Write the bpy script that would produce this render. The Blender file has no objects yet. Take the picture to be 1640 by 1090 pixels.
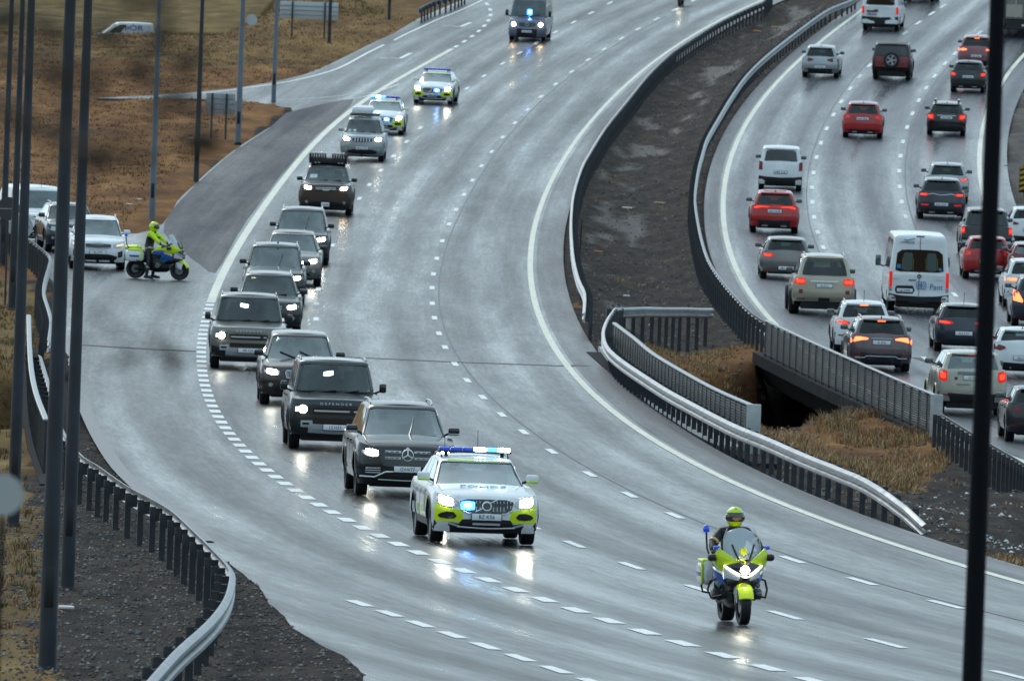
import bpy, bmesh, math, random
import numpy as np
from math import sin, cos, pi, radians, atan, atan2, sqrt, hypot
from mathutils import Vector, Matrix, noise
from mathutils.geometry import delaunay_2d_cdt
random.seed(7)
sc = bpy.context.scene
COL = sc.collection

# ------------------------------------------------------------------ camera (long telephoto, slight roll)
F = 20000.0; PITCH = atan(745 / F); ROLL = radians(2.1); CAMZ = 14.5
cam_d = bpy.data.cameras.new('camera'); cam = bpy.data.objects.new('camera', cam_d); COL.objects.link(cam)
cam_d.sensor_fit = 'HORIZONTAL'; cam_d.sensor_width = 36.0; cam_d.lens = F / 1640 * 36.0
cam_d.clip_start = 5; cam_d.clip_end = 6000
r0 = Vector((1, 0, 0)); u0 = Vector((0, sin(PITCH), cos(PITCH))); d0 = Vector((0, cos(PITCH), -sin(PITCH)))
cr = r0 * cos(ROLL) + u0 * sin(ROLL); cu = u0 * cos(ROLL) - r0 * sin(ROLL)
m = Matrix((cr, cu, -d0)).transposed().to_4x4(); m.translation = (0, 0, CAMZ)
cam.matrix_world = m
cam_d.dof.use_dof = True; cam_d.dof.focus_distance = 245; cam_d.dof.aperture_fstop = 9
sc.camera = cam

# ------------------------------------------------------------------ overcast daylight
SKY = 0.105; SUN = 0.9
w = bpy.data.worlds.new('World'); sc.world = w; w.use_nodes = True
nt = w.node_tree; nt.nodes.clear()
sky = nt.nodes.new('ShaderNodeTexSky'); sky.sky_type = 'NISHITA'; sky.sun_disc = False
sky.sun_elevation = radians(38); sky.sun_rotation = radians(-25); sky.air_density = 1.2; sky.dust_density = 3.0
hs = nt.nodes.new('ShaderNodeHueSaturation'); hs.inputs['Saturation'].default_value = 0.35
mx = nt.nodes.new('ShaderNodeMix'); mx.data_type = 'RGBA'; mx.inputs[0].default_value = 0.72
mx.inputs[7].default_value = (5.15, 7.6, 9.15, 1)
bg = nt.nodes.new('ShaderNodeBackground'); bg.inputs[1].default_value = SKY
wo = nt.nodes.new('ShaderNodeOutputWorld')
nt.links.new(sky.outputs[0], hs.inputs['Color']); nt.links.new(hs.outputs[0], mx.inputs[6])
tcw = nt.nodes.new('ShaderNodeTexCoord'); cn = nt.nodes.new('ShaderNodeTexNoise'); cn.inputs['Scale'].default_value = 2.6; cn.inputs['Detail'].default_value = 6; cn.inputs['Roughness'].default_value = .55
cmr = nt.nodes.new('ShaderNodeMapRange'); cmr.inputs[1].default_value = .3; cmr.inputs[2].default_value = .7; cmr.inputs[3].default_value = .66; cmr.inputs[4].default_value = 1.3
cmx = nt.nodes.new('ShaderNodeVectorMath'); cmx.operation = 'SCALE'
nt.links.new(tcw.outputs['Generated'], cn.inputs['Vector']); nt.links.new(cn.outputs[0], cmr.inputs[0]); nt.links.new(cmr.outputs[0], cmx.inputs['Scale']); nt.links.new(mx.outputs[2], cmx.inputs[0])
nt.links.new(cmx.outputs[0], bg.inputs[0]); nt.links.new(bg.outputs[0], wo.inputs[0])
sl = bpy.data.lights.new('sun', 'SUN'); sl.energy = SUN; sl.angle = radians(25); sl.color = (1.0, .97, .93)
so = bpy.data.objects.new('sun', sl); COL.objects.link(so)
so.rotation_euler = (radians(52), 0, radians(-155))
vs = sc.view_settings; sc.display_settings.display_device = 'sRGB'
vs.view_transform = 'Standard'; vs.look = 'None'; vs.gamma = 1.0; vs.use_curve_mapping = False; vs.exposure = 0.22
sc.cycles.use_denoising = True
sc.cycles.max_bounces = 5; sc.cycles.diffuse_bounces = 2; sc.cycles.glossy_bounces = 3
sc.cycles.sample_clamp_indirect = 25; sc.cycles.sample_clamp_direct = 0
sc.cycles.caustics_reflective = True

# ------------------------------------------------------------------ ground heights and picture -> place
CLP = [0.02148, 0.30166, -3.37833, -6.08209]; CRP = [0.10306, -0.68802, 1.34496, -15.0248]
def _prof(c, Y, y0, y1):
    Y = np.asarray(Y, float); Yc = np.clip(Y, y0, y1)
    z = np.polyval(c, Yc / 100)
    sl1 = np.polyval(np.polyder(np.array(c)), y1 / 100) / 100
    over = np.clip(Y - y1, 0, None)
    return z + sl1 * 110 * (1 - np.exp(-over / 110)) + CAMZ
def hL(Y): return _prof(CLP, Y, 120, 720)
def hR(Y): return _prof(CRP, Y, 250, 690)
def pix_ray(x, y):
    u = (x - 820) / F; v = (545 - y) / F
    a = u * cos(ROLL) - v * sin(ROLL); b = u * sin(ROLL) + v * cos(ROLL)
    return np.array([a, cos(PITCH) + b * sin(PITCH), -sin(PITCH) + b * cos(PITCH)])
_T = np.arange(120, 1100, 1.0)
def _hit(x, y, fn):
    r = pix_ray(x, y); z = r[2] * _T + CAMZ - fn(r[0] * _T, r[1] * _T)
    i = np.where((z[:-1] > 0) & (z[1:] <= 0))[0]
    if len(i) == 0: return None
    i = i[0]; t = _T[i] + z[i] / (z[i] - z[i + 1])
    return (r[0] * t, r[1] * t)
def PL(x, y): return _hit(x, y, lambda X, Y: hL(Y))
def PR(x, y): return _hit(x, y, lambda X, Y: hR(Y))
def curve_fit(pts, fn, deg=6, extra=()):
    Q = [fn(*p) for p in pts]; Q = [q for q in Q if q] + list(extra)
    Q = np.array(sorted(Q, key=lambda q: q[1]))
    co = np.polyfit((Q[:, 1] - 430) / 250, Q[:, 0], min(deg, len(Q) - 1))
    lo, hi = Q[0, 1], Q[-1, 1]
    s0 = np.polyval(np.polyder(co), (lo - 430) / 250) / 250; s1 = np.polyval(np.polyder(co), (hi - 430) / 250) / 250
    def f(Y):
        Y = np.asarray(Y, float); Yc = np.clip(Y, lo, hi)
        return np.polyval(co, (Yc - 430) / 250) + np.minimum(Y - lo, 0) * s0 + np.maximum(Y - hi, 0) * s1
    f.lo = lo; f.hi = hi
    return f
EDGE_L = [(1220,0),(1142,42),(1082,72),(1032,110),(995,142),(945,197),(915,240),(895,272),(867,322),(852,372),(852,427),(855,472),(864,517),(877,544),(905,581),(940,616),(985,659),(1032,694),(1095,734),(1157,766),(1230,796),(1270,816),(1381,854),(1481,886),(1546,908),(1640,931)]
DASH_M = [(1111,1),(1081,16),(1051,31),(1023,47),(995,62),(967,79),(941,96),(914,115),(890,135),(869,155),(846,176),(825,197),(804,220),(786,243),(771,266),(756,289),(743,312),(731,336),(719,359),(709,386),(701,414),(696,439),(692,461),(692,486),(694,509),(702,534),(712,556),(727,583),(747,609),(772,636),(805,664),(845,692),(890,723),(942,759),(1005,792),(1074,825),(1160,860),(1269,896),(1389,931),(1524,968),(1668,1007)]
DASH_C = [(977,5),(946,21),(919,36),(891,52),(859,69),(830,85),(804,102),(775,122),(749,142),(723,163),(699,183),(672,205),(649,227),(629,250),(610,273),(592,296),(575,318),(560,342),(547,366),(535,393),(524,417),(515,440),(509,463),(506,487),(505,511),(507,534),(512,558),(521,583),(534,610),(552,638),(576,666),(605,695),(640,724),(682,753),(730,782),(784,812),(843,842),(910,871),(1013,906),(1125,943),(1261,985),(1423,1030),(1619,1082)]
LINE_D = [(775,2),(685,100),(625,135),(570,172),(520,212),(465,272),(410,352),(382,397),(355,442),(335,478),(326,524),(324,569),(327,605),(338,641),(356,678),(381,710),(417,745),(478,789),(533,822),(600,854),(676,888),(766,921),(840,950),(970,992),(1071,1022),(1186,1057),(1254,1077)]
EDGE_R = [(1380,17),(1330,55),(1285,90),(1255,122),(1230,150),(1202,190),(1175,237),(1165,272),(1157,310),(1157,345),(1166,380),(1182,430),(1205,477),(1230,510),(1547,701),(1640,741)]
DASH_1 = [(1511,10),(1492,22),(1470,37),(1449,53),(1430,70),(1411,88),(1392,105),(1376,123),(1362,142),(1348,163),(1335,184),(1323,206),(1314,229),(1308,252),(1304,277),(1302,301),(1302,324),(1304,348),(1308,372),(1316,396),(1331,424),(1353,452),(1382,485),(1415,523),(1450,550),(1481,575),(1545,615),(1610,655)]
DASH_2 = [(1569,53),(1548,70),(1529,86),(1511,102),(1497,122),(1484,141),(1473,161),(1462,182),(1453,204),(1447,227),(1442,250),(1440,274),(1439,299),(1442,323),(1449,347),(1463,372),(1480,405),(1500,438),(1527,472),(1560,505),(1600,540)]
EDGE_RR = [(1640,92),(1615,125),(1580,182),(1572,212),(1567,272),(1567,285),(1570,305),(1576,322)]
xEL = curve_fit(EDGE_L, PL, extra=[(11.5, 190), (17, 160)]); xM = curve_fit(DASH_M, PL, 8); xC = curve_fit(DASH_C, PL, 8); xD = curve_fit(LINE_D, PL, 8)
xRL = curve_fit(EDGE_R, PR, extra=[(14.9, 300), (18.6, 270), (23.3, 240)])
x1 = curve_fit(DASH_1, PR, 6); x2 = curve_fit(DASH_2, PR, 5)
def xRR(Y): return x2(Y) + 3.42
def ss(t):
    t = np.clip(t, 0, 1); return t * t * (3 - 2 * t)
def G0(X, Y):
    """ground level before ditches and gully: left carriageway, median, right carriageway, field"""
    X = np.asarray(X, float); Y = np.asarray(Y, float)
    a = xEL(Y) + 1.9; b = np.maximum(xRL(Y) - 1.3, a + 1.5)
    k = ss((X - a) / (b - a)); z = hL(Y) * (1 - k) + hR(Y) * k
    fld = ss((-13.0 - X) / 4.0)                     # the far field beyond the crest on the left
    dip = np.interp(Y, [0, 640, 665, 690, 720, 752, 800, 860, 900, 960, 1000, 1100, 3000], [0, 0, -.62, -1.5, -3.65, -6.0, -7.6, -8.7, -9.2, -9.4, -9.2, -7.4, 10])
    return z + fld * dip
def P(x, y):
    q = _hit(x, y, G0)
    return q if q else _hit(x, y + 4, G0)
def g0(x, y): return float(G0(x, y))
def scale_at(Y): return F / Y
def pt_up(x, y, h):
    """place whose point h metres above the ground shows at pixel x, y"""
    q = _hit(x, y, lambda X, Y: G0(X, Y) + h)
    return q

# ------------------------------------------------------------------ small helpers
MATS = {}
def real_glass(name, tint, refl=1.0):
    mt = bpy.data.materials.new(name); mt.use_nodes = True; n = mt.node_tree; n.nodes.clear(); MATS[name] = mt
    o = n.nodes.new('ShaderNodeOutputMaterial'); mx_ = n.nodes.new('ShaderNodeMixShader'); t = n.nodes.new('ShaderNodeBsdfTransparent'); g = n.nodes.new('ShaderNodeBsdfGlossy')
    t.inputs[0].default_value = (*tint, 1); g.inputs['Roughness'].default_value = .03; g.inputs[0].default_value = (.95, 1, 1, 1)
    f = n.nodes.new('ShaderNodeFresnel'); f.inputs[0].default_value = 1.55
    tc = n.nodes.new('ShaderNodeTexCoord'); nz = n.nodes.new('ShaderNodeTexNoise'); nz.inputs['Scale'].default_value = 3.; nz.inputs['Detail'].default_value = 5; n.links.new(tc.outputs['Object'], nz.inputs['Vector'])
    bp = n.nodes.new('ShaderNodeBump'); bp.inputs['Strength'].default_value = .12; bp.inputs['Distance'].default_value = .02; n.links.new(nz.outputs[0], bp.inputs['Height']); n.links.new(bp.outputs[0], g.inputs['Normal'])
    m_ = n.nodes.new('ShaderNodeMath'); m_.operation = 'MULTIPLY'; m_.inputs[1].default_value = refl; n.links.new(f.outputs[0], m_.inputs[0])
    n.links.new(m_.outputs[0], mx_.inputs[0]); n.links.new(t.outputs[0], mx_.inputs[1]); n.links.new(g.outputs[0], mx_.inputs[2]); n.links.new(mx_.outputs[0], o.inputs[0])
    return mt
def mat(name, col=(.5, .5, .5), rough=.5, metal=0., spec=.5, coat=0., emit=None, es=0., bump=0., bscale=30., var=0., vscale=4., vcol=None, alpha=1., tr=0.):
    if name in MATS: return MATS[name]
    mt = bpy.data.materials.new(name); mt.use_nodes = True; MATS[name] = mt
    n = mt.node_tree; b = n.nodes['Principled BSDF']
    b.inputs['Base Color'].default_value = (*col, 1); b.inputs['Roughness'].default_value = rough
    b.inputs['Metallic'].default_value = metal; b.inputs['Specular IOR Level'].default_value = spec
    if coat: b.inputs['Coat Weight'].default_value = coat; b.inputs['Coat Roughness'].default_value = .06
    if emit: b.inputs['Emission Color'].default_value = (*emit, 1); b.inputs['Emission Strength'].default_value = es
    if tr: b.inputs['Transmission Weight'].default_value = tr
    if alpha < 1: b.inputs['Alpha'].default_value = alpha
    if var or bump:
        tc = n.nodes.new('ShaderNodeTexCoord')
    if var:
        nz = n.nodes.new('ShaderNodeTexNoise'); nz.inputs['Scale'].default_value = vscale; nz.inputs['Detail'].default_value = 6
        n.links.new(tc.outputs['Object'], nz.inputs['Vector'])
        cr_ = n.nodes.new('ShaderNodeMapRange'); cr_.inputs[1].default_value = .3; cr_.inputs[2].default_value = .7
        n.links.new(nz.outputs[0], cr_.inputs[0])
        mi = n.nodes.new('ShaderNodeMix'); mi.data_type = 'RGBA'
        mi.inputs[6].default_value = (*[c * (1 - var) for c in col], 1)
        mi.inputs[7].default_value = (*(vcol if vcol else [min(1, c * (1 + var)) for c in col]), 1)
        n.links.new(cr_.outputs[0], mi.inputs[0]); n.links.new(mi.outputs[2], b.inputs['Base Color'])
        mr = n.nodes.new('ShaderNodeMapRange'); mr.inputs[3].default_value = rough * .8; mr.inputs[4].default_value = min(1, rough * 1.25)
        n.links.new(nz.outputs[0], mr.inputs[0]); n.links.new(mr.outputs[0], b.inputs['Roughness'])
    if bump:
        nb = n.nodes.new('ShaderNodeTexNoise'); nb.inputs['Scale'].default_value = bscale; nb.inputs['Detail'].default_value = 4
        n.links.new(tc.outputs['Object'], nb.inputs['Vector'])
        bp = n.nodes.new('ShaderNodeBump'); bp.inputs['Strength'].default_value = bump; bp.inputs['Distance'].default_value = .02
        n.links.new(nb.outputs[0], bp.inputs['Height']); n.links.new(bp.outputs[0], b.inputs['Normal'])
    return mt

def link(o, parent=None):
    COL.objects.link(o)
    if parent is not None: o.parent = parent
    return o
def mesh_obj(name, vs_, fs_, m=None, parent=None, smooth=False, mesh=None):
    if mesh is None:
        me = bpy.data.meshes.new(name); me.from_pydata([tuple(v) for v in vs_], [], [tuple(f) for f in fs_]); me.update()
        if m is not None: me.materials.append(m)
        if smooth:
            me.polygons.foreach_set('use_smooth', [True] * len(me.polygons))
            try: me.set_sharp_from_angle(angle=radians(38))
            except Exception: pass
    else: me = mesh
    return link(bpy.data.objects.new(name, me), parent)
def tag(o, label=None, cat=None, group=None, kind=None):
    if label: o['label'] = label
    if cat: o['category'] = cat
    if group: o['group'] = group
    if kind: o['kind'] = kind
    return o
def empty(name, loc=(0, 0, 0), rz=0, label=None, cat=None, group=None):
    o = bpy.data.objects.new(name, None); COL.objects.link(o); o.location = loc; o.rotation_euler = (0, 0, rz)
    o.empty_display_size = .3
    return tag(o, label, cat, group)
class MB:
    def __init__(s): s.v = []; s.f = []
    def add(s, v, f):
        b = len(s.v); s.v += [tuple(p) for p in v]; s.f += [tuple(i + b for i in q) for q in f]; return s
    def box(s, x0, x1, y0, y1, z0, z1, bev=0.):
        if bev <= 0:
            v = [(x, y, z) for z in (z0, z1) for y in (y0, y1) for x in (x0, x1)]
            return s.add(v, [(0, 2, 3, 1), (4, 5, 7, 6), (0, 1, 5, 4), (1, 3, 7, 5), (3, 2, 6, 7), (2, 0, 4, 6)])
        b = min(bev, (x1 - x0) / 2.01, (y1 - y0) / 2.01, (z1 - z0) / 2.01); n = 3
        rings = []
        for (zz, ins) in ((z0, b), (z0 + .3 * b, .3 * b), (z0 + b, 0), (z1 - b, 0), (z1 - .3 * b, .3 * b), (z1, b)):
            ring = []
            for cx, cy, a0 in ((x1 - b, y1 - b, 0), (x0 + b, y1 - b, 90), (x0 + b, y0 + b, 180), (x1 - b, y0 + b, 270)):
                for k in range(n + 1):
                    a = radians(a0 + 90 * k / n); rr = b - ins * .999
                    ring.append((cx + rr * cos(a), cy + rr * sin(a), zz))
            rings.append(ring)
        return s.rings(rings, True)
    def rings(s, rings, caps=True, closed=True):
        n = len(rings[0]); v = [p for r in rings for p in r]; f = []
        for i in range(len(rings) - 1):
            for j in range(n if closed else n - 1):
                k = (j + 1) % n
                f.append((i * n + j, i * n + k, (i + 1) * n + k, (i + 1) * n + j))
        if caps: f.append(tuple(range(n))[::-1]); f.append(tuple((len(rings) - 1) * n + j for j in range(n)))
        return s.add(v, f)
    def tube(s, pts, r, n=8, caps=True):
        pts = [Vector(p) for p in pts]; rs = r if isinstance(r, (list, tuple)) else [r] * len(pts)
        rings = []; prev = None
        for i, p in enumerate(pts):
            t = (pts[min(i + 1, len(pts) - 1)] - pts[max(i - 1, 0)]).normalized()
            if prev is None:
                a = Vector((0, 0, 1)) if abs(t.z) < .9 else Vector((1, 0, 0))
                nx = t.cross(a).normalized()
            else: nx = (prev - t * prev.dot(t)).normalized()
            prev = nx; ny = t.cross(nx)
            rings.append([p + (nx * cos(2 * pi * k / n) + ny * sin(2 * pi * k / n)) * rs[i] for k in range(n)])
        return s.rings(rings, caps)
    def lathe(s, prof, n=20, axis='x', c=(0, 0, 0), caps=True):
        rings = []
        for (r, h) in prof:
            ring = []
            for k in range(n):
                a = 2 * pi * k / n
                q = {'x': (h, r * cos(a), r * sin(a)), 'y': (r * cos(a), h, r * sin(a)), 'z': (r * cos(a), r * sin(a), h)}[axis]
                ring.append((q[0] + c[0], q[1] + c[1], q[2] + c[2]))
            rings.append(ring)
        return s.rings(rings, caps)
    def build(s, name, m, parent=None, smooth=True): return mesh_obj(name, s.v, s.f, m, parent, smooth)
def text_obj(name, body, size, m, parent, loc, rot, align='CENTER', ext=.004, sx=1.0):
    cu_ = bpy.data.curves.new(name, 'FONT'); cu_.body = body; cu_.size = size; cu_.align_x = align; cu_.align_y = 'CENTER'
    cu_.extrude = ext; cu_.materials.append(m); cu_.resolution_u = 3
    o = bpy.data.objects.new(name, cu_); COL.objects.link(o); dg = bpy.context.evaluated_depsgraph_get()
    me = bpy.data.meshes.new_from_object(o.evaluated_get(dg)); bpy.data.objects.remove(o); bpy.data.curves.remove(cu_)
    me.materials.clear(); me.materials.append(m); o = link(bpy.data.objects.new(name, me), parent); o.location = loc; o.rotation_euler = rot; o.scale = (sx, 1, 1)
    return o
# ------------------------------------------------------------------ the land
def poly_world(px, fn=None): return [(fn or P)(x, y) for x, y in px]
def in_poly(X, Y, poly):
    X = np.asarray(X); Y = np.asarray(Y); c = np.zeros(X.shape, bool); n = len(poly)
    for i in range(n):
        xa, ya = poly[i]; xb, yb = poly[(i + 1) % n]
        if ya == yb: continue
        t = ((ya > Y) != (yb > Y)) & (X < (xb - xa) * (Y - ya) / (yb - ya) + xa)
        c ^= t
    return c
def smooth_line(pts, n=3):
    """Catmull-Rom through world points"""
    out = []; p = [pts[0]] + list(pts) + [pts[-1]]
    for i in range(1, len(p) - 2):
        a, b, c, d = [np.array(q, float) for q in p[i - 1:i + 3]]
        for k in range(n):
            t = k / n
            out.append(tuple(.5 * ((2 * b) + (-a + c) * t + (2 * a - 5 * b + 4 * c - d) * t * t + (-a + 3 * b - 3 * c + d) * t ** 3)))
    out.append(tuple(pts[-1])); return out
def resample(pts, step):
    L = [0]
    for i in range(1, len(pts)): L.append(L[-1] + hypot(pts[i][0] - pts[i - 1][0], pts[i][1] - pts[i - 1][1]))
    n = max(1, round(L[-1] / step)); t = np.linspace(0, L[-1], n + 1)
    return list(zip(np.interp(t, L, [p[0] for p in pts]), np.interp(t, L, [p[1] for p in pts])))
def fbm(X, Y, sx, sy, seed=0, o=3):
    """cheap smooth lattice noise, vectorised"""
    r = np.random.RandomState(seed); tab = r.rand(256, 256); out = 0; amp = 1; tot = 0
    for k in range(o):
        u = X / sx * 2 ** k + 37.3 * k; v = Y / sy * 2 ** k + 11.7 * k
        i = np.floor(u).astype(int); j = np.floor(v).astype(int); fu = ss(u - i); fv = ss(v - j)
        a = tab[i % 256, j % 256]; b = tab[(i + 1) % 256, j % 256]; c = tab[i % 256, (j + 1) % 256]; d = tab[(i + 1) % 256, (j + 1) % 256]
        out = out + amp * ((a * (1 - fu) + b * fu) * (1 - fv) + (c * (1 - fu) + d * fu) * fv); tot += amp; amp *= .5
    return out / tot - .5
Ys = np.arange(150, 800, 4.0)
# left boundary of the paved surface, as picture points on the ground, near -> far
LEFT_NEAR = smooth_line(poly_world([(583,1090),(561,1057),(518,1035),(473,1007),(435,967),(410,937),(369,903),(330,874),(271,818),(235,792),(190,753),(150,701),(128,650),(116,600),(106,560),(100,520),(95,480),(84,450),(60,425),(30,405),(-10,392)]), 3)
LEFT_MID = smooth_line(poly_world([(-10,352),(60,360),(150,370),(220,374),(262,357),(284,322),(308,299),(336,272),(375,240),(425,208),(468,180),(455,172),(400,163),(300,158.5),(180,158),(160,156.5),(250,152.5),(330,146),(410,136),(485,120),(540,97),(600,67),(630,54),(670,30),(740,0)]), 2)
right_edge = [(float(xEL(y)) + 1.15, y) for y in Ys[::-1]]
p0 = LEFT_NEAR[0]; pe = LEFT_MID[-1]
_ln = resample(LEFT_NEAR, .8); _j = fbm(np.array([p[0] for p in _ln]) * 0, np.array([p[1] for p in _ln]), 1, 3.0, 91, 4) * .13
LEFT_NEAR = [(p[0] + float(j) * (1 if p[1] < 372 else .3), p[1]) for p, j in zip(_ln, _j)]
ROAD_L = [(p0[0] + 4.5, 150), *LEFT_NEAR, *LEFT_MID, (pe[0] + 5, 796)] + right_edge
ROAD_R = [(float(xRL(y)) - .75, y) for y in np.arange(232, 800, 4.)] + [(float(xRR(y)) + 1.2, y) for y in np.arange(796, 232, -4.)]
def sheet(name, poly, m, dz=0., step=(1.2, 5.), uvf=None, zfun=None, parent=None):
    poly = [(float(a), float(b)) for a, b in poly]
    xs = [p[0] for p in poly]; ys = [p[1] for p in poly]
    gx, gy = np.meshgrid(np.arange(min(xs), max(xs), step[0]), np.arange(min(ys), max(ys), step[1]))
    gx = gx.ravel(); gy = gy.ravel(); k = in_poly(gx, gy, poly)
    pts = [Vector(p) for p in poly] + [Vector((a, b)) for a, b in zip(gx[k], gy[k])]
    n = len(poly); r = delaunay_2d_cdt(pts, [(i, (i + 1) % n) for i in range(n)], [list(range(n))], 1, 1e-4)
    V = r[0]; X = np.array([v.x for v in V]); Y = np.array([v.y for v in V]); Z = (zfun or G0)(X, Y) + dz
    F_ = [tuple(f) if (V[f[1]] - V[f[0]]).cross(V[f[2]] - V[f[0]]) > 0 else tuple(f)[::-1] for f in r[2]]
    VV = list(zip(X, Y, Z)); nb = len(VV)
    if dz == 0.:          # the pavement has real thickness at its edge
        bz = (zfun or G0)(np.array([p[0] for p in poly]), np.array([p[1] for p in poly]))
        VV += [(p[0], p[1], z) for p, z in zip(poly, bz)] + [(p[0], p[1], z - .25) for p, z in zip(poly, bz)]
        F_ += [(nb + i, nb + (i + 1) % n, nb + n + (i + 1) % n, nb + n + i) for i in range(n)]
        X = np.concatenate([X, [p[0] for p in poly] * 2]); Y = np.concatenate([Y, [p[1] for p in poly] * 2])
    o = mesh_obj(name, VV, F_, m, parent)
    if uvf is not None:
        uv = o.data.uv_layers.new(name='lane'); U, W_ = uvf(X, Y)
        li = np.zeros(len(o.data.loops), int); o.data.loops.foreach_get('vertex_index', li)
        uv.data.foreach_set('uv', np.column_stack([U[li], W_[li]]).ravel())
    return o
def asphalt(name, tint=(.052, .057, .062), track=1.0, streak=1.0, r0_=.30):
    mt = bpy.data.materials.new(name); mt.use_nodes = True; n = mt.node_tree; L = n.links.new; b = n.nodes['Principled BSDF']
    def N(t, **k):
        q = n.nodes.new(t)
        for a, v in k.items(): setattr(q, a, v)
        return q
    uv = N('ShaderNodeUVMap'); uv.uv_map = 'lane'
    geo = N('ShaderNodeNewGeometry')
    # streaks along the lanes
    mp = N('ShaderNodeMapping'); mp.inputs['Scale'].default_value = (1.35, .011, 1); L(uv.outputs[0], mp.inputs[0])
    n1 = N('ShaderNodeTexNoise'); n1.inputs['Scale'].default_value = 1.; n1.inputs['Detail'].default_value = 4; n1.inputs['Roughness'].default_value = .55; L(mp.outputs[0], n1.inputs['Vector'])
    mp2 = N('ShaderNodeMapping'); mp2.inputs['Scale'].default_value = (6., .09, 1); L(uv.outputs[0], mp2.inputs[0])
    n2 = N('ShaderNodeTexNoise'); n2.inputs['Scale'].default_value = 1.; n2.inputs['Detail'].default_value = 5; L(mp2.outputs[0], n2.inputs['Vector'])
    # wheel tracks: two worn, wetter bands per lane
    sx = N('ShaderNodeSeparateXYZ'); L(uv.outputs[0], sx.inputs[0])
    m1 = N('ShaderNodeMath', operation='MULTIPLY'); m1.inputs[1].default_value = 2 * pi / 1.75; L(sx.outputs[0], m1.inputs[0])
    m2 = N('ShaderNodeMath', operation='COSINE'); L(m1.outputs[0], m2.inputs[0])
    # large patches and grain in place coordinates
    mp3 = N('ShaderNodeMapping'); mp3.inputs['Scale'].default_value = (.33, .016, 1); L(uv.outputs[0], mp3.inputs[0])
    n3 = N('ShaderNodeTexNoise'); n3.inputs['Scale'].default_value = 1.; n3.inputs['Detail'].default_value = 5; n3.inputs['Roughness'].default_value = .6; L(mp3.outputs[0], n3.inputs['Vector'])
    mp4 = N('ShaderNodeMapping'); mp4.inputs['Scale'].default_value = (9., .42, 1); L(uv.outputs[0], mp4.inputs[0])
    n4 = N('ShaderNodeTexNoise'); n4.inputs['Scale'].default_value = 1.; n4.inputs['Detail'].default_value = 6; n4.inputs['Roughness'].default_value = .75; L(mp4.outputs[0], n4.inputs['Vector'])
    mp6 = N('ShaderNodeMapping'); mp6.inputs['Scale'].default_value = (1.1, .07, 1); L(uv.outputs[0], mp6.inputs[0])
    n6 = N('ShaderNodeTexNoise'); n6.inputs['Scale'].default_value = 1.; n6.inputs['Detail'].default_value = 7; n6.inputs['Roughness'].default_value = .65; L(mp6.outputs[0], n6.inputs['Vector'])
    def mul(a, k, o=0.):
        q = N('ShaderNodeMath', operation='MULTIPLY_ADD'); L(a, q.inputs[0]); q.inputs[1].default_value = k; q.inputs[2].default_value = o; return q.outputs[0]
    def add(a, c):
        q = N('ShaderNodeMath', operation='ADD'); L(a, q.inputs[0]); L(c, q.inputs[1]); return q.outputs[0]
    s = add(add(mul(n1.outputs[0], 1.0 * streak, -.5 * streak), mul(n2.outputs[0], .26 * streak, -.13 * streak)),
            add(mul(m2.outputs[0], .16 * track), add(mul(n3.outputs[0], 1.5, -.75), add(mul(n6.outputs[0], .9, -.45), mul(n4.outputs[0], .95, -.47)))))
    s = mul(s, 1., .5)
    cl = N('ShaderNodeClamp'); L(s, cl.inputs[0]); s = cl.outputs[0]
    rr = mul(s, .36, r0_ - .14); L(rr, b.inputs['Roughness'])
    sp = mul(s, -.42, .66); L(sp, b.inputs['Specular IOR Level'])
    mi = N('ShaderNodeMix', data_type='RGBA'); L(s, mi.inputs[0])
    mi.inputs[6].default_value = (*[c * .62 for c in tint], 1); mi.inputs[7].default_value = (*[c * 1.45 for c in tint], 1)
    L(mi.outputs[2], b.inputs['Base Color'])
    bp = N('ShaderNodeBump'); bp.inputs['Strength'].default_value = .35; bp.inputs['Distance'].default_value = .006
    n5 = N('ShaderNodeTexNoise'); n5.inputs['Scale'].default_value = 22.; n5.inputs['Detail'].default_value = 3; L(geo.outputs[0], n5.inputs['Vector'])
    L(n5.outputs[0], bp.inputs['Height']); L(bp.outputs[0], b.inputs['Normal'])
    return mt
def uvL(X, Y): return (xEL(Y) - X - .8, Y)
def uvR(X, Y): return (X - xRL(Y) + .9, Y)
A_WET = asphalt('wet_asphalt'); A_WET2 = asphalt('wet_asphalt_worn', (.060, .066, .080), 1.5, 1.2, .30)
A_SH = asphalt('shoulder_asphalt', (.075, .075, .085), .0, 1.3, .42)
A_DARK = asphalt('dark_asphalt', (.030, .031, .042), .0, 1.2, .66)
road_left = sheet('road', ROAD_L, A_WET, uvf=uvL); tag(road_left, 'wet grey left carriageway with the slip roads joining it', kind='structure')
road_right = sheet('road', ROAD_R, A_WET2, uvf=uvR); tag(road_right, 'wet grey right carriageway full of queuing traffic', kind='structure')
# shoulder strips (dirtier, outside the edge lines), and the rough dark apron beside the slip road
def band(f0, f1, y0, y1, st=6.): 
    a = np.arange(y0, y1, st); return [(float(f0(y)), float(y)) for y in a] + [(float(f1(y)), float(y)) for y in a[::-1]]
sh1 = sheet('road_shoulder', band(lambda y: xEL(y) + .22, lambda y: xEL(y) + 1.14, 152, 794), A_SH, .004, (2, 6), uvL, parent=road_left)
sh2 = sheet('road_shoulder', band(lambda y: xRL(y) - .74, lambda y: xRL(y) - .2, 236, 794), A_SH, .004, (2, 6), uvR, parent=road_right)
def pxpoly(px, n=3): return smooth_line(poly_world(px), n)
apron = sheet('dark_apron', pxpoly([(458,181),(520,166),(566,160),(545,185),(505,218),(450,280),(396,352),(368,398),(345,437),(322,425),(290,400),(262,372),(270,345),(290,320),(312,298),(340,272),(378,241),(427,209)], 2), A_DARK, .004, (1.2, 5), uvL, parent=road_left)

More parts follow.
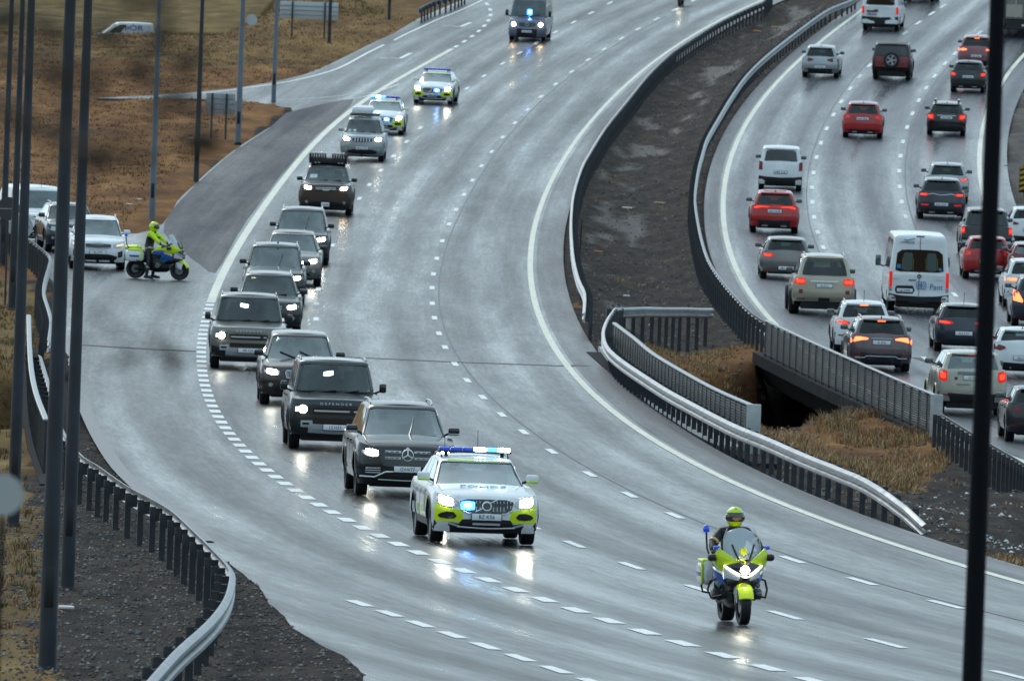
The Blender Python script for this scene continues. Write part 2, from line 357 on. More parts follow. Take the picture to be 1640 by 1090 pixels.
# --- gully under the two bridges
def gully(X, Y):
    X = np.asarray(X, float)
    c = 333 + 7.7 * (np.clip(X, 2.0, 15) - 4.4) + np.clip(X - 15, 0, None) * 1.5 + np.clip(X - 2.0, None, 0) * 1.2
    q = np.abs(Y - c)
    return 3.9 * (1 - ss((q - 10) / 13.0))
ROAD_ALL = [ROAD_L, ROAD_R]
_pn = {}
GP = [  # dry grass areas in picture points
    [(1025,528),(1085,540),(1150,535),(1216,545),(1232,610),(1218,690),(1150,650),(1075,600)],
    [(1215,690),(1240,655),(1310,648),(1400,655),(1512,685),(1530,722),(1490,742),(1440,752),(1380,750),(1300,735)],
    [(930,476),(945,486),(930,492),(915,484)], [(1420,1110),(1660,905),(1660,880),(1590,885)],
]
GPW = [poly_world(g) for g in GP]
SOILX = poly_world([(70,1100),(62,1000),(58,900),(48,800),(30,735),(58,700),(62,640),(66,560),(60,470),(20,420)])
def soil_x(Y): 
    q = sorted(SOILX, key=lambda t: t[1]); return np.interp(Y, [t[1] for t in q], [t[0] for t in q])
def terr(X, Y, bumps=True):
    X = np.asarray(X, float); Y = np.asarray(Y, float)
    z = G0(X, Y)
    inL = in_poly(X, Y, ROAD_L); inR = in_poly(X, Y, ROAD_R); road = inL | inR
    a = xEL(Y) + 1.3; b = xRL(Y) - .9; t = (X - a) / np.maximum(b - a, .5); med = (t > 0) & (t < 1)
    dit = np.where(med, -.55 * np.sin(pi * np.clip(t, 0, 1)) ** 1.2, 0.)
    bm = np.clip(np.minimum(np.abs(X - a), np.abs(X - b)) / 1.5, .12, 1)
    left = X < np.where(Y < 690, xD(Y) - 3, xC(Y) - 7)
    n = fbm(X, Y, 2.0, 8, 3, 4) * .42 + fbm(X, Y, .7, 2.2, 5, 3) * .20
    nl = fbm(X, Y, 5, 22, 8, 4) * .6 + fbm(X, Y, .9, 2.2, 9, 3) * .16
    rough = np.where(left, nl * np.clip((Y - 330) / 200, .5, 1), n * bm)
    ys_ = [p[1] for p in LEFT_NEAR]; o_ = np.argsort(ys_); xe = np.interp(Y, np.array(ys_)[o_], np.array([p[0] for p in LEFT_NEAR])[o_])
    rough = np.where(left & (Y < 372), rough * np.clip((xe - X - .15) / 1.6, 0.02, 1) + .05, rough)
    gl = gully(X, Y)
    mound = 1.0 * np.exp(-((X - 11.7) / 2.2) ** 2 - ((Y - 272) / 16) ** 2)   # spoil heap on the right
    drop = np.where(left & (Y < 372) & (X < xe + 3), -.02 - .12 * np.clip((X - xe - .6) / 2, 0, 1), -.14)
    z = z + np.where(road, drop, dit + rough - .06 + mound) - gl
    return z, road, med, left, gl
gx = np.concatenate([np.arange(-60, -26, 2.), np.arange(-26, -12, .8), np.arange(-12, 20, .4), np.arange(20, 34, 1.), np.arange(34, 62, 2.5)])
gy = np.concatenate([np.arange(110, 420, 1.5), np.arange(420, 720, 2.2), np.arange(720, 1100, 7)])
XX, YY = np.meshgrid(gx, gy); sh = XX.shape
Z, road_m, med_m, left_m, gl_m = terr(XX.ravel(), YY.ravel())
X_, Y_ = XX.ravel(), YY.ravel()
grass = np.zeros(len(X_)); olive = np.zeros(len(X_)); wet = np.zeros(len(X_))
for g in GPW: grass[in_poly(X_, Y_, g)] = 1
wob = fbm(X_, Y_, 1.2, 9, 21, 4) * 1.6
ll = left_m & ~road_m & (X_ < soil_x(Y_) + wob * .8) & (Y_ < 400); grass[ll] = 1
grass[left_m & ~road_m & (Y_ >= 400)] = 1
olive[ll] = .8
olive[left_m & (Y_ > 628)] = .55; olive[left_m & (Y_ > 735)] = .95
tmid = (X_ - xEL(Y_) - 1.3) / np.maximum(xRL(Y_) - xEL(Y_) - 2.2, .5)
wet[med_m & (tmid < .55) & (tmid > .1) & (fbm(X_, Y_, 1.2, 14, 31, 3) > .09) & (Y_ > 360)] = 1
wet[(X_ > xRR(Y_) + 1.0) & (Y_ > 330)] = .9
def land_mat():
    mt = bpy.data.materials.new('soil_and_dry_grass'); mt.use_nodes = True; n = mt.node_tree; L = n.links.new; b = n.nodes['Principled BSDF']
    at = n.nodes.new('ShaderNodeVertexColor'); at.layer_name = 'cover'; sp = n.nodes.new('ShaderNodeSeparateColor'); L(at.outputs[0], sp.inputs[0])
    g = n.nodes.new('ShaderNodeNewGeometry')
    def nz(s, d, vec=None, r=.6):
        q = n.nodes.new('ShaderNodeTexNoise'); q.inputs['Scale'].default_value = s; q.inputs['Detail'].default_value = d; q.inputs['Roughness'].default_value = r
        L(vec or g.outputs[0], q.inputs['Vector']); return q.outputs[0]
    mp = n.nodes.new('ShaderNodeMapping'); mp.inputs['Scale'].default_value = (.4, .1, 1); L(g.outputs[0], mp.inputs[0])
    def ramp(f, stops):
        r = n.nodes.new('ShaderNodeValToRGB'); L(f, r.inputs[0]); e = r.color_ramp.elements
        while len(e) < len(stops): e.new(.5)
        for q, (p, c) in zip(e, stops): q.position = p; q.color = (*c, 1)
        return r.outputs[0]
    def mix(f, a, c):
        q = n.nodes.new('ShaderNodeMix'); q.data_type = 'RGBA'; L(f, q.inputs[0]); L(a, q.inputs[6]); L(c, q.inputs[7]); return q.outputs[2]
    mps = n.nodes.new('ShaderNodeMapping'); mps.inputs['Scale'].default_value = (1.6, .35, 1); L(g.outputs[0], mps.inputs[0])
    soil = ramp(nz(1., 12, mps.outputs[0], .78), [(.28, (.006, .005, .006)), (.44, (.022, .018, .018)), (.54, (.050, .037, .031)), (.64, (.085, .066, .054)), (.80, (.22, .19, .16))])
    gr = ramp(nz(1., 9, mp.outputs[0], .7), [(.28, (.055, .022, .009)), (.45, (.16, .068, .022)), (.6, (.29, .135, .045)), (.75, (.42, .24, .10))])
    ol = ramp(nz(1., 9, mp.outputs[0], .7), [(.28, (.045, .030, .012)), (.45, (.135, .088, .030)), (.6, (.22, .15, .052)), (.75, (.38, .28, .13))])
    c = mix(sp.outputs[1], gr, ol)
    # break the grass edge with noise
    ad = n.nodes.new('ShaderNodeMath'); ad.operation = 'ADD'; L(sp.outputs[0], ad.inputs[0]); L(nz(2.2, 6), ad.inputs[1])
    mr = n.nodes.new('ShaderNodeMapRange'); mr.inputs[1].default_value = .85; mr.inputs[2].default_value = 1.1; L(ad.outputs[0], mr.inputs[0])
    c = mix(mr.outputs[0], soil, c)
    L(c, b.inputs['Base Color'])
    w1 = n.nodes.new('ShaderNodeMath'); w1.operation = 'MULTIPLY'; L(sp.outputs[2], w1.inputs[0]); w1.inputs[1].default_value = -.36
    w2 = n.nodes.new('ShaderNodeMath'); w2.operation = 'ADD'; L(w1.outputs[0], w2.inputs[0]); w2.inputs[1].default_value = .86
    L(w2.outputs[0], b.inputs['Roughness'])
    bp = n.nodes.new('ShaderNodeBump'); bp.inputs['Strength'].default_value = .9; bp.inputs['Distance'].default_value = .12; L(nz(3.5, 8, r=.75), bp.inputs['Height']); L(bp.outputs[0], b.inputs['Normal'])
    b.inputs['Specular IOR Level'].default_value = .08
    return mt
LAND = land_mat()
R, C = sh; idx = np.arange(R * C).reshape(R, C)
quads = np.stack([idx[:-1, :-1], idx[:-1, 1:], idx[1:, 1:], idx[1:, :-1]], -1).reshape(-1, 4)
me = bpy.data.meshes.new('ground'); me.from_pydata(np.column_stack([X_, Y_, Z]).tolist(), [], quads.tolist()); me.materials.append(LAND)
me.polygons.foreach_set('use_smooth', [True] * len(me.polygons))
ca = me.color_attributes.new('cover', 'FLOAT_COLOR', 'POINT'); ca.data.foreach_set('color', np.column_stack([grass, olive, wet, np.ones(len(X_))]).ravel())
tag(link(bpy.data.objects.new('ground', me)), 'dark gravelly soil and brown grass around the roads', kind='structure')
# land out to the horizon, plus an unseen hill added behind the camera
ex = np.concatenate([np.arange(-3000, -200, 200), np.arange(-200, 201, 20), np.arange(400, 3001, 200)])
ey = np.concatenate([np.arange(-1500, 100, 200), np.arange(100, 1200, 20), np.arange(1200, 5000, 200)])
EX, EY = np.meshgrid(ex, ey); e1, e2 = EX.ravel(), EY.ravel(); ez = G0(e1, e2) - .9
ins = (np.abs(e1) < 62) & (e2 > 105) & (e2 < 1100); ez = np.where(ins, ez - 5, ez)
ez = ez + np.clip((-100 - e2) / 500, 0, 1) ** .8 * 130 * (e2 < -101) - np.where((e2 > -250) & (e2 < 100) & (np.abs(e1) < 250), 4, 0)  # added rise behind the camera, gives car fronts something dark to reflect
ez = ez + np.where((np.abs(e1) > 90), np.clip((np.abs(e1) - 90) / 900, 0, 1) * 6, 0)
R, C = EX.shape; idx = np.arange(R * C).reshape(R, C)
quads = np.stack([idx[:-1, :-1], idx[:-1, 1:], idx[1:, 1:], idx[1:, :-1]], -1).reshape(-1, 4)
me = bpy.data.meshes.new('terrain'); me.from_pydata(np.column_stack([e1, e2, ez]).tolist(), [], quads.tolist()); me.materials.append(LAND)
ca = me.color_attributes.new('cover', 'FLOAT_COLOR', 'POINT'); ca.data.foreach_set('color', np.tile([1., .8, 0, 1], (len(e1), 1)).ravel())
tag(link(bpy.data.objects.new('terrain', me)), 'open brown fields reaching the horizon, with an added unseen hill behind the camera', kind='structure')

# ------------------------------------------------------------------ painted markings
PAINT = mat('road_paint_white', (.78, .79, .78), .45, var=.22, vscale=9., bump=.2, bscale=60)
PAINTY = mat('road_paint_cream', (.72, .69, .58), .5, var=.25, vscale=5., bump=.2, bscale=60)
def ribbon(name, pts, w, m, parent, dz=.009, w1=None):
    V = []; F_ = []
    for i, p in enumerate(pts):
        a = pts[max(i - 1, 0)]; b = pts[min(i + 1, len(pts) - 1)]; d = Vector((b[0] - a[0], b[1] - a[1])).normalized(); nx = Vector((d.y, -d.x))
        ww = (w if w1 is None else w + (w1 - w) * i / (len(pts) - 1)) / 2
        for s in (-1, 1):
            q = (p[0] + nx.x * ww * s, p[1] + nx.y * ww * s); V.append((q[0], q[1], g0(*q) + dz))
        if i: F_.append((2 * i - 2, 2 * i - 1, 2 * i + 1, 2 * i))
    return mesh_obj(name, V, F_, m, parent)
def fline(f, y0, y1, st=4): return [(float(f(y)), float(y)) for y in np.linspace(y0, y1, max(2, int(abs(y1 - y0) / st)))]
ribbon('edge_line', fline(xEL, 152, 796), .19, PAINTY, road_left)
ribbon('edge_line', fline(xRL, 240, 796), .2, PAINTY, road_right)
ribbon('edge_line', fline(xRR, 300, 796), .2, PAINTY, road_right)
ribbon('edge_line', fline(xD, 381, 655), .27, PAINTY, road_left)
def dash(f, yc, ln, w, parent): ribbon('lane_dash', fline(f, yc - ln / 2, yc + ln / 2, 1.6), w, PAINT, parent)
for f, src, fn, par in ((xM, DASH_M, PL, road_left), (xC, DASH_C, PL, road_left), (x1, DASH_1, PR, road_right), (x2, DASH_2, PR, road_right)):
    for px in src:
        q = fn(*px)
        if q: dash(f, q[1], 3.1, .16, par)
y = 379.0
while y > 160: dash(xD, y, 1.95, .26, road_left); y -= 3.72
y = 657.5
while y < 712: dash(xD, y, 2.6, .2, road_left); y += 6.0
E1 = PL(576, 966); E2 = PL(890, 1072); sl_ = (E2[0] - E1[0]) / (E2[1] - E1[1])
for k in range(12):
    yy = E1[1] - 3.55 * k; dash(lambda Y: E1[0] + (Y - E1[1]) * sl_, yy, 2.2, .2, road_left)
def pxline(name, px, w, parent, m=PAINT, n=4): return ribbon(name, smooth_line(poly_world(px), n), w, m, parent, .03 if name == 'silt_strip' else .009)
pxline('edge_line', [(790,-8),(740,16),(700,32),(672,45),(650,55),(631,65)], .14, road_left)
pxline('edge_line', [(615,72),(585,87),(550,106),(520,117),(472,129),(410,139),(330,149),(250,154)], .16, road_left)
pxline('silt_strip', [(131,644),(143,672),(160,706),(190,751),(235,794),(271,818),(305,846),(330,868)], .30, road_left, mat('pale_silt', (.20, .20, .21), .55))
pxline('hatch_line', [(440,160),(500,158),(560,152),(600,148),(640,135)], .10, road_left)
pxline('hatch_line', [(470,163),(530,161),(575,157),(598,150)], .08, road_left)
pxline('painted_arrow', [(709,41.5),(738,43)], .34, road_left); pxline('painted_arrow', [(738,43),(754,36.5)], .22, road_left)
pxline('painted_arrow', [(609,93),(621,93.5)], .5, road_left); pxline('painted_arrow', [(623,93),(641,94)], .3, road_left); pxline('painted_arrow', [(641,94),(658,85.5)], .22, road_left)
# expansion joints at the ends of the bridge
JOINT = mat('joint_rubber', (.012, .012, .014), .6)
for px in ([(130,552),(220,558),(322,563)], [(380,567),(560,572),(712,579),(850,584),(905,586),(935,585)], [(1475,573),(1530,590),(1600,610)]):
    pxline('expansion_joint', px, .55 if px[0][0] < 1400 else .6, road_left if px[0][0] < 1400 else road_right, JOINT)
# lane seams, thin darker tar joints beside the dashes
SEAM = mat('tar_seam', (.02, .022, .026), .45)
for f, o_, par, y0, y1 in ((xM, .22, road_left, 160, 700), (x1, -.22, road_right, 430, 660), (x2, .25, road_right, 430, 640)):
    ribbon('tar_seam', fline(lambda Y: f(Y) + o_, y0, y1), .045, SEAM, par, .006)
# ------------------------------------------------------------------ steel guardrails, bridge parapets, slabs
GALV = mat('galvanised_steel', (.27, .29, .31), .38, .7, var=.35, vscale=2.)
GALVD = mat('backlit_steel_post', (.055, .06, .068), .5, .5, var=.3, vscale=5.)  # galvanised steel with the shade of backlit posts put into its colour
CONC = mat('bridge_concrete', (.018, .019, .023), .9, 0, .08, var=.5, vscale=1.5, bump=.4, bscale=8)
CONCL = mat('pale_concrete', (.42, .43, .43), .7, var=.2, vscale=3)
PARA = mat('parapet_steel', (.075, .085, .09), .5, .3, var=.3, vscale=6)
WPROF = [(.0, .155), (.02, .15), (.08, .105), (.08, .055), (.005, .02), (.005, -.02), (.08, -.055), (.08, -.105), (.02, -.15), (.0, -.155)]
def rail_mesh(parent, pts, hts, side, name='rail'):
    """one W-beam section through world points; side +1 = face to the right of travel"""
    mb = MB(); rings = []
    for i, (p, h) in enumerate(zip(pts, hts)):
        a = pts[max(i - 1, 0)]; b = pts[min(i + 1, len(pts) - 1)]; d = Vector((b[0] - a[0], b[1] - a[1])).normalized(); nx = Vector((d.y, -d.x)) * side
        z = g0(*p) + h - .155
        rings.append([(p[0] + nx.x * o, p[1] + nx.y * o, z + q) for o, q in WPROF] + [(p[0] + nx.x * (o - .012), p[1] + nx.y * (o - .012), z + q) for o, q in WPROF[::-1]])
    mb.rings(rings, True)
    o = mb.build(name, GALV, parent, False); return o
_post = {}
def post_mesh(h):
    k = round(h, 2)
    if k not in _post:
        mb = MB(); mb.box(-.06, .06, -.05, -.042, -h, 0); mb.box(-.06, -.05, -.042, .05, -h, 0); mb.box(.05, .06, -.042, .05, -h, 0)
        mb.box(-.035, .035, .052, .16, -.24, -.02)
        _post[k] = mesh_obj('post', mb.v, mb.f, GALVD).data; bpy.data.objects.remove([o for o in COL.objects if o.data == _post[k]][0])
    return _post[k]
BOLT = None
def guardrail(name, line, label, side, ht=.78, sec=4.0, post=2.0, hts=None, group=None, cat='guardrail', deep=.55):
    pts = resample(line, sec / 2); root = empty(name, (0, 0, 0), 0, label, cat, group)
    n = len(pts); hs = [ht] * n
    if hts: hs = list(np.interp(np.linspace(0, 1, n), [a for a, b in hts], [b for a, b in hts]))
    i = 0
    while i < n - 1:
        j = min(i + 2, n - 1); rail_mesh(root, pts[i:j + 1], hs[i:j + 1], side); i = j
    pp = resample(line, post); pm = post_mesh(ht - .03 + deep)
    for i, p in enumerate(pp):
        a = pp[max(i - 1, 0)]; b = pp[min(i + 1, len(pp) - 1)]; ang = atan2(b[1] - a[1], b[0] - a[0])
        h = float(np.interp(i / (len(pp) - 1) * (n - 1), range(n), hs))
        if h < .3: continue
        o = link(bpy.data.objects.new('post', pm), root)
        nx = (sin(ang) * side, -cos(ang) * side)
        o.location = (p[0] - nx[0] * .17, p[1] - nx[1] * .17, g0(*p) + h - .03); o.rotation_euler = (0, 0, ang + (pi if side > 0 else 0))
    return root
def up_line(px, h, n=3): return smooth_line([pt_up(x, y, h) for x, y in px], n)
LB2 = [(1232,-10),(1220,4),(1195,15),(1145,40),(1095,72),(1070,90),(1037,122),(1002,165),(970,205),(945,245),(932,270),(920,310),(916,352),(917,385),(920,415),(928,447),(938,470),(937,500)]
RB = [(1375,-8),(1360,1),(1325,15),(1280,47),(1230,86),(1195,120),(1170,155),(1152,185),(1132,220),(1124,245),(1117,272),(1112,309),(1113,332),(1120,372),(1132,412),(1152,444),(1175,472),(1202,499),(1230,518)]
LB3 = [(987,492),(975,509),(968,530),(973,553),(995,574),(1032,599),(1070,623),(1107,643),(1145,663),(1182,681),(1230,700),(1280,722),(1330,742),(1380,762),(1417,783),(1455,812),(1483,842)]
RB2 = [(1508,662),(1545,685),(1590,712),(1640,741),(1700,776)]
NB = [(62,568),(78,620),(86,655),(100,692),(129,728),(155,744),(190,769),(215,784),(270,814),(309,849),(337,876),(362,903),(369,921),(362,952),(347,977),(324,1002),(281,1040),(236,1090),(212,1120)]
NB2 = [(-10,366),(20,372),(45,382),(62,394),(78,409),(77,425),(72,442),(68,465),(75,490),(80,512),(76,545)]
guardrail('guardrail', up_line(LB2, .78), 'long steel guardrail along the left edge of the gravel median, kinked at its near end', 1, group='guardrails along the carriageways')
guardrail('guardrail', up_line(RB, .78), 'long steel guardrail along the right edge of the gravel median, beside the queuing traffic', -1, group='guardrails along the carriageways')
l3 = smooth_line([pt_up(x, y, h) for (x, y), h in zip(LB3, [.78] * 12 + [.76, .70, .6, .36, .08])], 3)
_l = [0]
for a, b in zip(l3, l3[1:]): _l.append(_l[-1] + hypot(b[0] - a[0], b[1] - a[1]))
hh = [(_l[3 * i] / _l[-1], h) for i, h in enumerate([.78] * 12 + [.76, .70, .6, .36, .12])]
guardrail('guardrail', l3, 'pale guardrail before the near bridge railing, its end dipping to the ground', 1, hts=hh, group='guardrails along the carriageways', post=2.)
guardrail('guardrail', up_line(RB2, .78), 'short guardrail on dark posts beyond the end of the far bridge railing', -1, group='guardrails along the carriageways', post=1.6)
guardrail('guardrail', up_line(NB, .78), 'guardrail on black posts curving round the outside of the bend at the lower left', -1, group='guardrails along the carriageways', post=3.3)
guardrail('guardrail', up_line(NB2, .78), 'bent guardrail between the street lamps in front of the waiting white cars', -1, group='guardrails along the carriageways')
guardrail('guardrail', up_line([(985,492),(1010,491),(1060,491),(1100,491),(1140,492)], .8, 1), 'low dark guardrail crossing the median in front of the gully', 1, group='guardrails along the carriageways', deep=.7)
guardrail('guardrail', up_line([(740,-16),(720,-6),(690,3),(671,13)], .8), 'short guardrail end on the brown bank at the top of the picture', 1, group='guardrails along the carriageways')

# parapets
def parapet(line, label, ht=1.12, bay=2.0, slats=15, cat='bridge railing', ends=True, mesh_gap=.08, vert=False):
    pts = resample(line, bay); root = empty('bridge_railing', (0, 0, 0), 0, label, cat, 'railings of the bridges')
    pm = MB().box(-.05, .05, -.035, .035, 0, ht - .06); pmd = mesh_obj('post', pm.v, pm.f, GALVD).data; bpy.data.objects.remove([o for o in COL.objects if o.data == pmd][0])
    sm = None
    for i in range(len(pts)):
        a = pts[max(i - 1, 0)]; b = pts[min(i + 1, len(pts) - 1)]; ang = atan2(b[1] - a[1], b[0] - a[0])
        o = link(bpy.data.objects.new('post', pmd), root); o.location = (*pts[i], g0(*pts[i])); o.rotation_euler = (0, 0, ang)
        if i < len(pts) - 1:
            p, q = pts[i], pts[i + 1]; ln = hypot(q[0] - p[0], q[1] - p[1]); an = atan2(q[1] - p[1], q[0] - p[0])
            zp, zq = g0(*p), g0(*q)
            if sm is None:
                mb = MB()
                for k in range(slats):
                    z = .12 + (ht - .24) * k / (slats - 1); mb.box(.05, bay - .05, -.02, .02, z - .021, z + .021)
                mb.box(.06, .09, -.022, .022, .1, ht - .1); mb.box(bay - .09, bay - .06, -.022, .022, .1, ht - .1)
                tm = mesh_obj('slat_panel', mb.v, mb.f, PARA); sm = tm.data; bpy.data.objects.remove(tm)
                mb = MB().box(-.02, bay + .02, -.06, .06, ht - .06, ht, .02); tm = mesh_obj('handrail', mb.v, mb.f, GALV); hm = tm.data; bpy.data.objects.remove(tm)
            for nm, me_ in (('slat_panel', sm), ('handrail', hm)):
                o = link(bpy.data.objects.new(nm, me_), root); o.location = (*p, zp); o.rotation_euler = (0, -atan2(zq - zp, ln), an); o.scale = (ln / bay, 1, 1)
                if nm == 'slat_panel': o['kind'] = 'stuff'
    if ends:
        for p, q in ((pts[-1], pts[-2]),) if ends == 1 else ((pts[0], pts[1]), (pts[-1], pts[-2])):
            d = Vector((p[0] - q[0], p[1] - q[1])).normalized() * .12
            MB().box(p[0] + d.x - .16, p[0] + d.x + .16, p[1] + d.y - .07, p[1] + d.y + .07, g0(*p) - .05, g0(*p) + ht + .02, .02).build('end_post', CONCL, root)
    return root, pts
P2L = up_line([(1228,512),(1300,546),(1370,577),(1430,603),(1500,632)], 1.12)
P1L = up_line([(984,516),(1017,541),(1045,564),(1095,594),(1145,621),(1195,643),(1207,648)], 1.12)
P0L = up_line([(46,505),(47,545),(50,590),(58,630),(74,672)], 1.1)
parapet(P2L, 'tall grey slatted railing on the far bridge beside the queuing traffic', ends=1)
parapet(P1L, 'slatted bridge railing with a white end post behind the pale guardrail', ends=1, bay=1.6)
parapet(P0L, 'perforated bridge railing at the left edge behind the street lamps', ends=0, bay=1.5)
# bridge slabs: real thickness under the carriageways
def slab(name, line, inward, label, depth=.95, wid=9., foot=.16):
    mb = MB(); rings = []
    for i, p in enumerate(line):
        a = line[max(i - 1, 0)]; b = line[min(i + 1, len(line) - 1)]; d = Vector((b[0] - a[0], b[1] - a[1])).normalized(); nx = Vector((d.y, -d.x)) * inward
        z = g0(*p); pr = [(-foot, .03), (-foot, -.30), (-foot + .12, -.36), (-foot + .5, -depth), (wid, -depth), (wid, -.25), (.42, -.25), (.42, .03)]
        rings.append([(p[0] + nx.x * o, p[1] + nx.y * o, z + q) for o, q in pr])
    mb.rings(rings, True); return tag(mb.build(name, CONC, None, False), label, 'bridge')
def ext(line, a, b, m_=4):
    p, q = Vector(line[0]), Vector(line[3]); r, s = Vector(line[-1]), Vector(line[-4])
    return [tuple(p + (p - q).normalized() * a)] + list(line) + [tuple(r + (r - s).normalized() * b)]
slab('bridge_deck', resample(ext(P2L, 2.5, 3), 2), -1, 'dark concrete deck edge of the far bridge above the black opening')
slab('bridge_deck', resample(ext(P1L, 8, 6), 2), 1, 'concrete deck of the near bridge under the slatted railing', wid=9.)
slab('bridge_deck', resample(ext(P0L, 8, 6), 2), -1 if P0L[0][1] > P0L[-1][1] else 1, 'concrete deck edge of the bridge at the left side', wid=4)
# pale kerb in front of the near bridge railing
kb = [P(x, y) for x, y in [(962,560),(985,590),(1012,620),(1045,650),(1090,680),(1130,704),(1172,722)]]
mb = MB(); rg = []
for p in resample(smooth_line(kb, 3), 3): rg.append([(p[0] - .07, p[1], g0(*p) - .1), (p[0] - .07, p[1], g0(*p) + .10), (p[0] + .4, p[1], g0(*p) + .10), (p[0] + .4, p[1], g0(*p) - .1)])
tag(mb.rings(rg).build('kerb', CONCL, None, False), 'low pale kerb at the foot of the pale guardrail', 'kerb')

# ------------------------------------------------------------------ street lamps
POLE = mat('lamp_pole_steel', (.030, .036, .048), .5, .2, var=.4, vscale=.8)
POLEL = mat('lamp_pole_pale_steel', (.16, .19, .23), .5, .4, var=.25, vscale=1.2)
POLEB = mat('lamp_pole_black', (.004, .005, .009), .7, 0, .15)
HATCH = mat('pole_hatch', (.008, .009, .012), .6)
LAMPG = mat('lamp_glass', (.5, .5, .48), .2)
def lamp(base, dia, m_, label, H=12., hatch=True, stub=True, grp='street lamps on the left verge'):
    x, y = base; z = g0(x, y) - .15
    root = empty('street_lamp', (x, y, z), 0, label, 'street lamp', grp)
    r = dia / 2
    mb = MB().lathe([(r * 1.02, 0), (r, .4), (r * .97, 2.2), (r * .95, 2.25), (r * .5, H)], 16, 'z'); mb.build('pole', m_, root)
    if hatch: MB().box(-r * .55, r * .55, -r * 1.06, -r * .6, .95, 1.5, .03).build('hatch', HATCH, root)
    MB().lathe([(r * 1.25, -.25), (r * 1.25, .14), (r * 1.05, .17)], 16, 'z').build('base_collar', HATCH, root)
    MB().tube([(0, 0, H - .1), (.25, -.1, H + .35), (1.0, -.3, H + .55), (1.8, -.5, H + .6)], [r * .45, r * .42, r * .36, r * .3], 8).build('arm', m_, root)
    hd = MB().box(1.6, 2.35, -.72, -.4, H + .52, H + .66, .05).build('lamp_head', POLEL, root); MB().box(1.7, 2.25, -.68, -.44, H + .495, H + .525).build('lamp_glass', LAMPG, hd)
    return root
LP = [((75,1068), .235, POLE, 'thickest street lamp post of the row, rising from the dirt at the bottom left'),
      ((108,940), .215, POLE, 'dark street lamp post just right of the thickest one'),
      ((21,838), .22, POLE, 'street lamp post beside the pale blurred disc at the left edge'),
      ((19,494), .23, POLE, 'street lamp post in front of the white van, left of a thicker one'),
      ((4,425), .23, POLE, 'leftmost slim street lamp post by the round signs'),
      ((243,352), .23, POLEL, 'pale street lamp post rising behind the standing motorcycle'),
      ((314,290), .22, POLE, 'street lamp post between the tall pale post and the small sign back'),
      ((381,228), .26, POLEL, 'street lamp post right of the small sign back, with a round plate at its top'),
      ((438,163), .22, POLEL, 'street lamp post where the exit road branches off'),
      ((527,68), .19, POLE, 'street lamp post in front of the right end of the large sign back'),
      ((623,29), .18, POLE, 'farthest street lamp post at the top edge by the exit lane')]
lamps = [lamp(P(*b), d, m_, l) for b, d, m_, l in LP]
# round sign plates on posts
def disc_sign(px, h, R_, label, m_, y_at=None, base_px=None):
    b = P(*base_px); root = empty('round_sign', (b[0], b[1], g0(*b)), 0, label, 'road sign', 'backs of round road signs')
    MB().tube([(0, 0.05, -.2), (0, .05, h + R_ * .8)], .03, 8).build('post', POLE, root)
    MB().lathe([(R_, -.012), (R_, .012)], 28, 'y', (0, 0, h)).build('sign_plate', m_, root)
    MB().box(-R_ * .7, R_ * .7, -.03, -.013, h - .02, h + .02).build('clamp', GALV, root)
SB = mat('sign_back_grey', (.30, .32, .34), .5, .3, var=.2); SBD = mat('sign_back_dark', (.05, .05, .055), .6)
SBL = mat('sign_back_pale', (.46, .50, .52), .5, .2)
q = pix_ray(5, 792); sy = 60.; root = empty('round_sign', (q[0] / q[1] * sy, sy, CAMZ + q[2] / q[1] * sy - 2.0), 0, 'pale blurred round sign plate close to the camera at the lower left edge', 'road sign', 'backs of round road signs')
MB().lathe([(.10, -.005), (.10, .005)], 28, 'y', (0, 0, 2.0)).build('sign_plate', SBL, root); MB().tube([(0, .02, 0), (0, .02, 2.1)], .012, 6).build('post', POLEB, root)
disc_sign(None, 2.35, .36, 'pale round sign back low in front of the white van', SBL, base_px=(29,489))
disc_sign(None, 2.75, .36, 'dark round sign back at the left edge in front of the white van', SBD, base_px=(8,480))
tl = lamps[7]; MB().lathe([(.24, -.01), (.24, .01)], 24, 'y', (.42, -.05, 5.5)).build('round_plate', SBL, tl)
# rectangular sign backs
def board(x0, x1, y0, y1, base, posts, label, m_, h_):
    Y = P(*base)[1]; s = F / Y; xm = (x0 + x1) / 2; b = P(xm, base[1]); root = empty('sign_board', (b[0], b[1], g0(*b)), 0, label, 'road sign', 'sign boards seen from behind')
    wd = (x1 - x0) / s; ht = (y1 - y0) / s; zb = h_
    MB().box(-wd / 2, wd / 2, -.02, .02, zb, zb + ht, .015).build('sign_plate', m_, root)
    for k in range(1, 4): MB().box(-wd / 2 + .02, wd / 2 - .02, -.045, -.02, zb + ht * k / 4 - .02, zb + ht * k / 4 + .02).build('stiffener', GALV, root)
    for q in posts: MB().tube([((q - xm) / s, -.08, -.3), ((q - xm) / s, -.08, zb + ht)], .045, 8).build('post', GALVD, root)
board(328,375,150,183,(349,221),(338,361),'small rectangular grey sign back on two dark posts on the brown bank', SB, 1.05)
board(447,540,3,31,(490,60),(467,519),'wide pale sign back on two posts at the top left', SBL, .95)
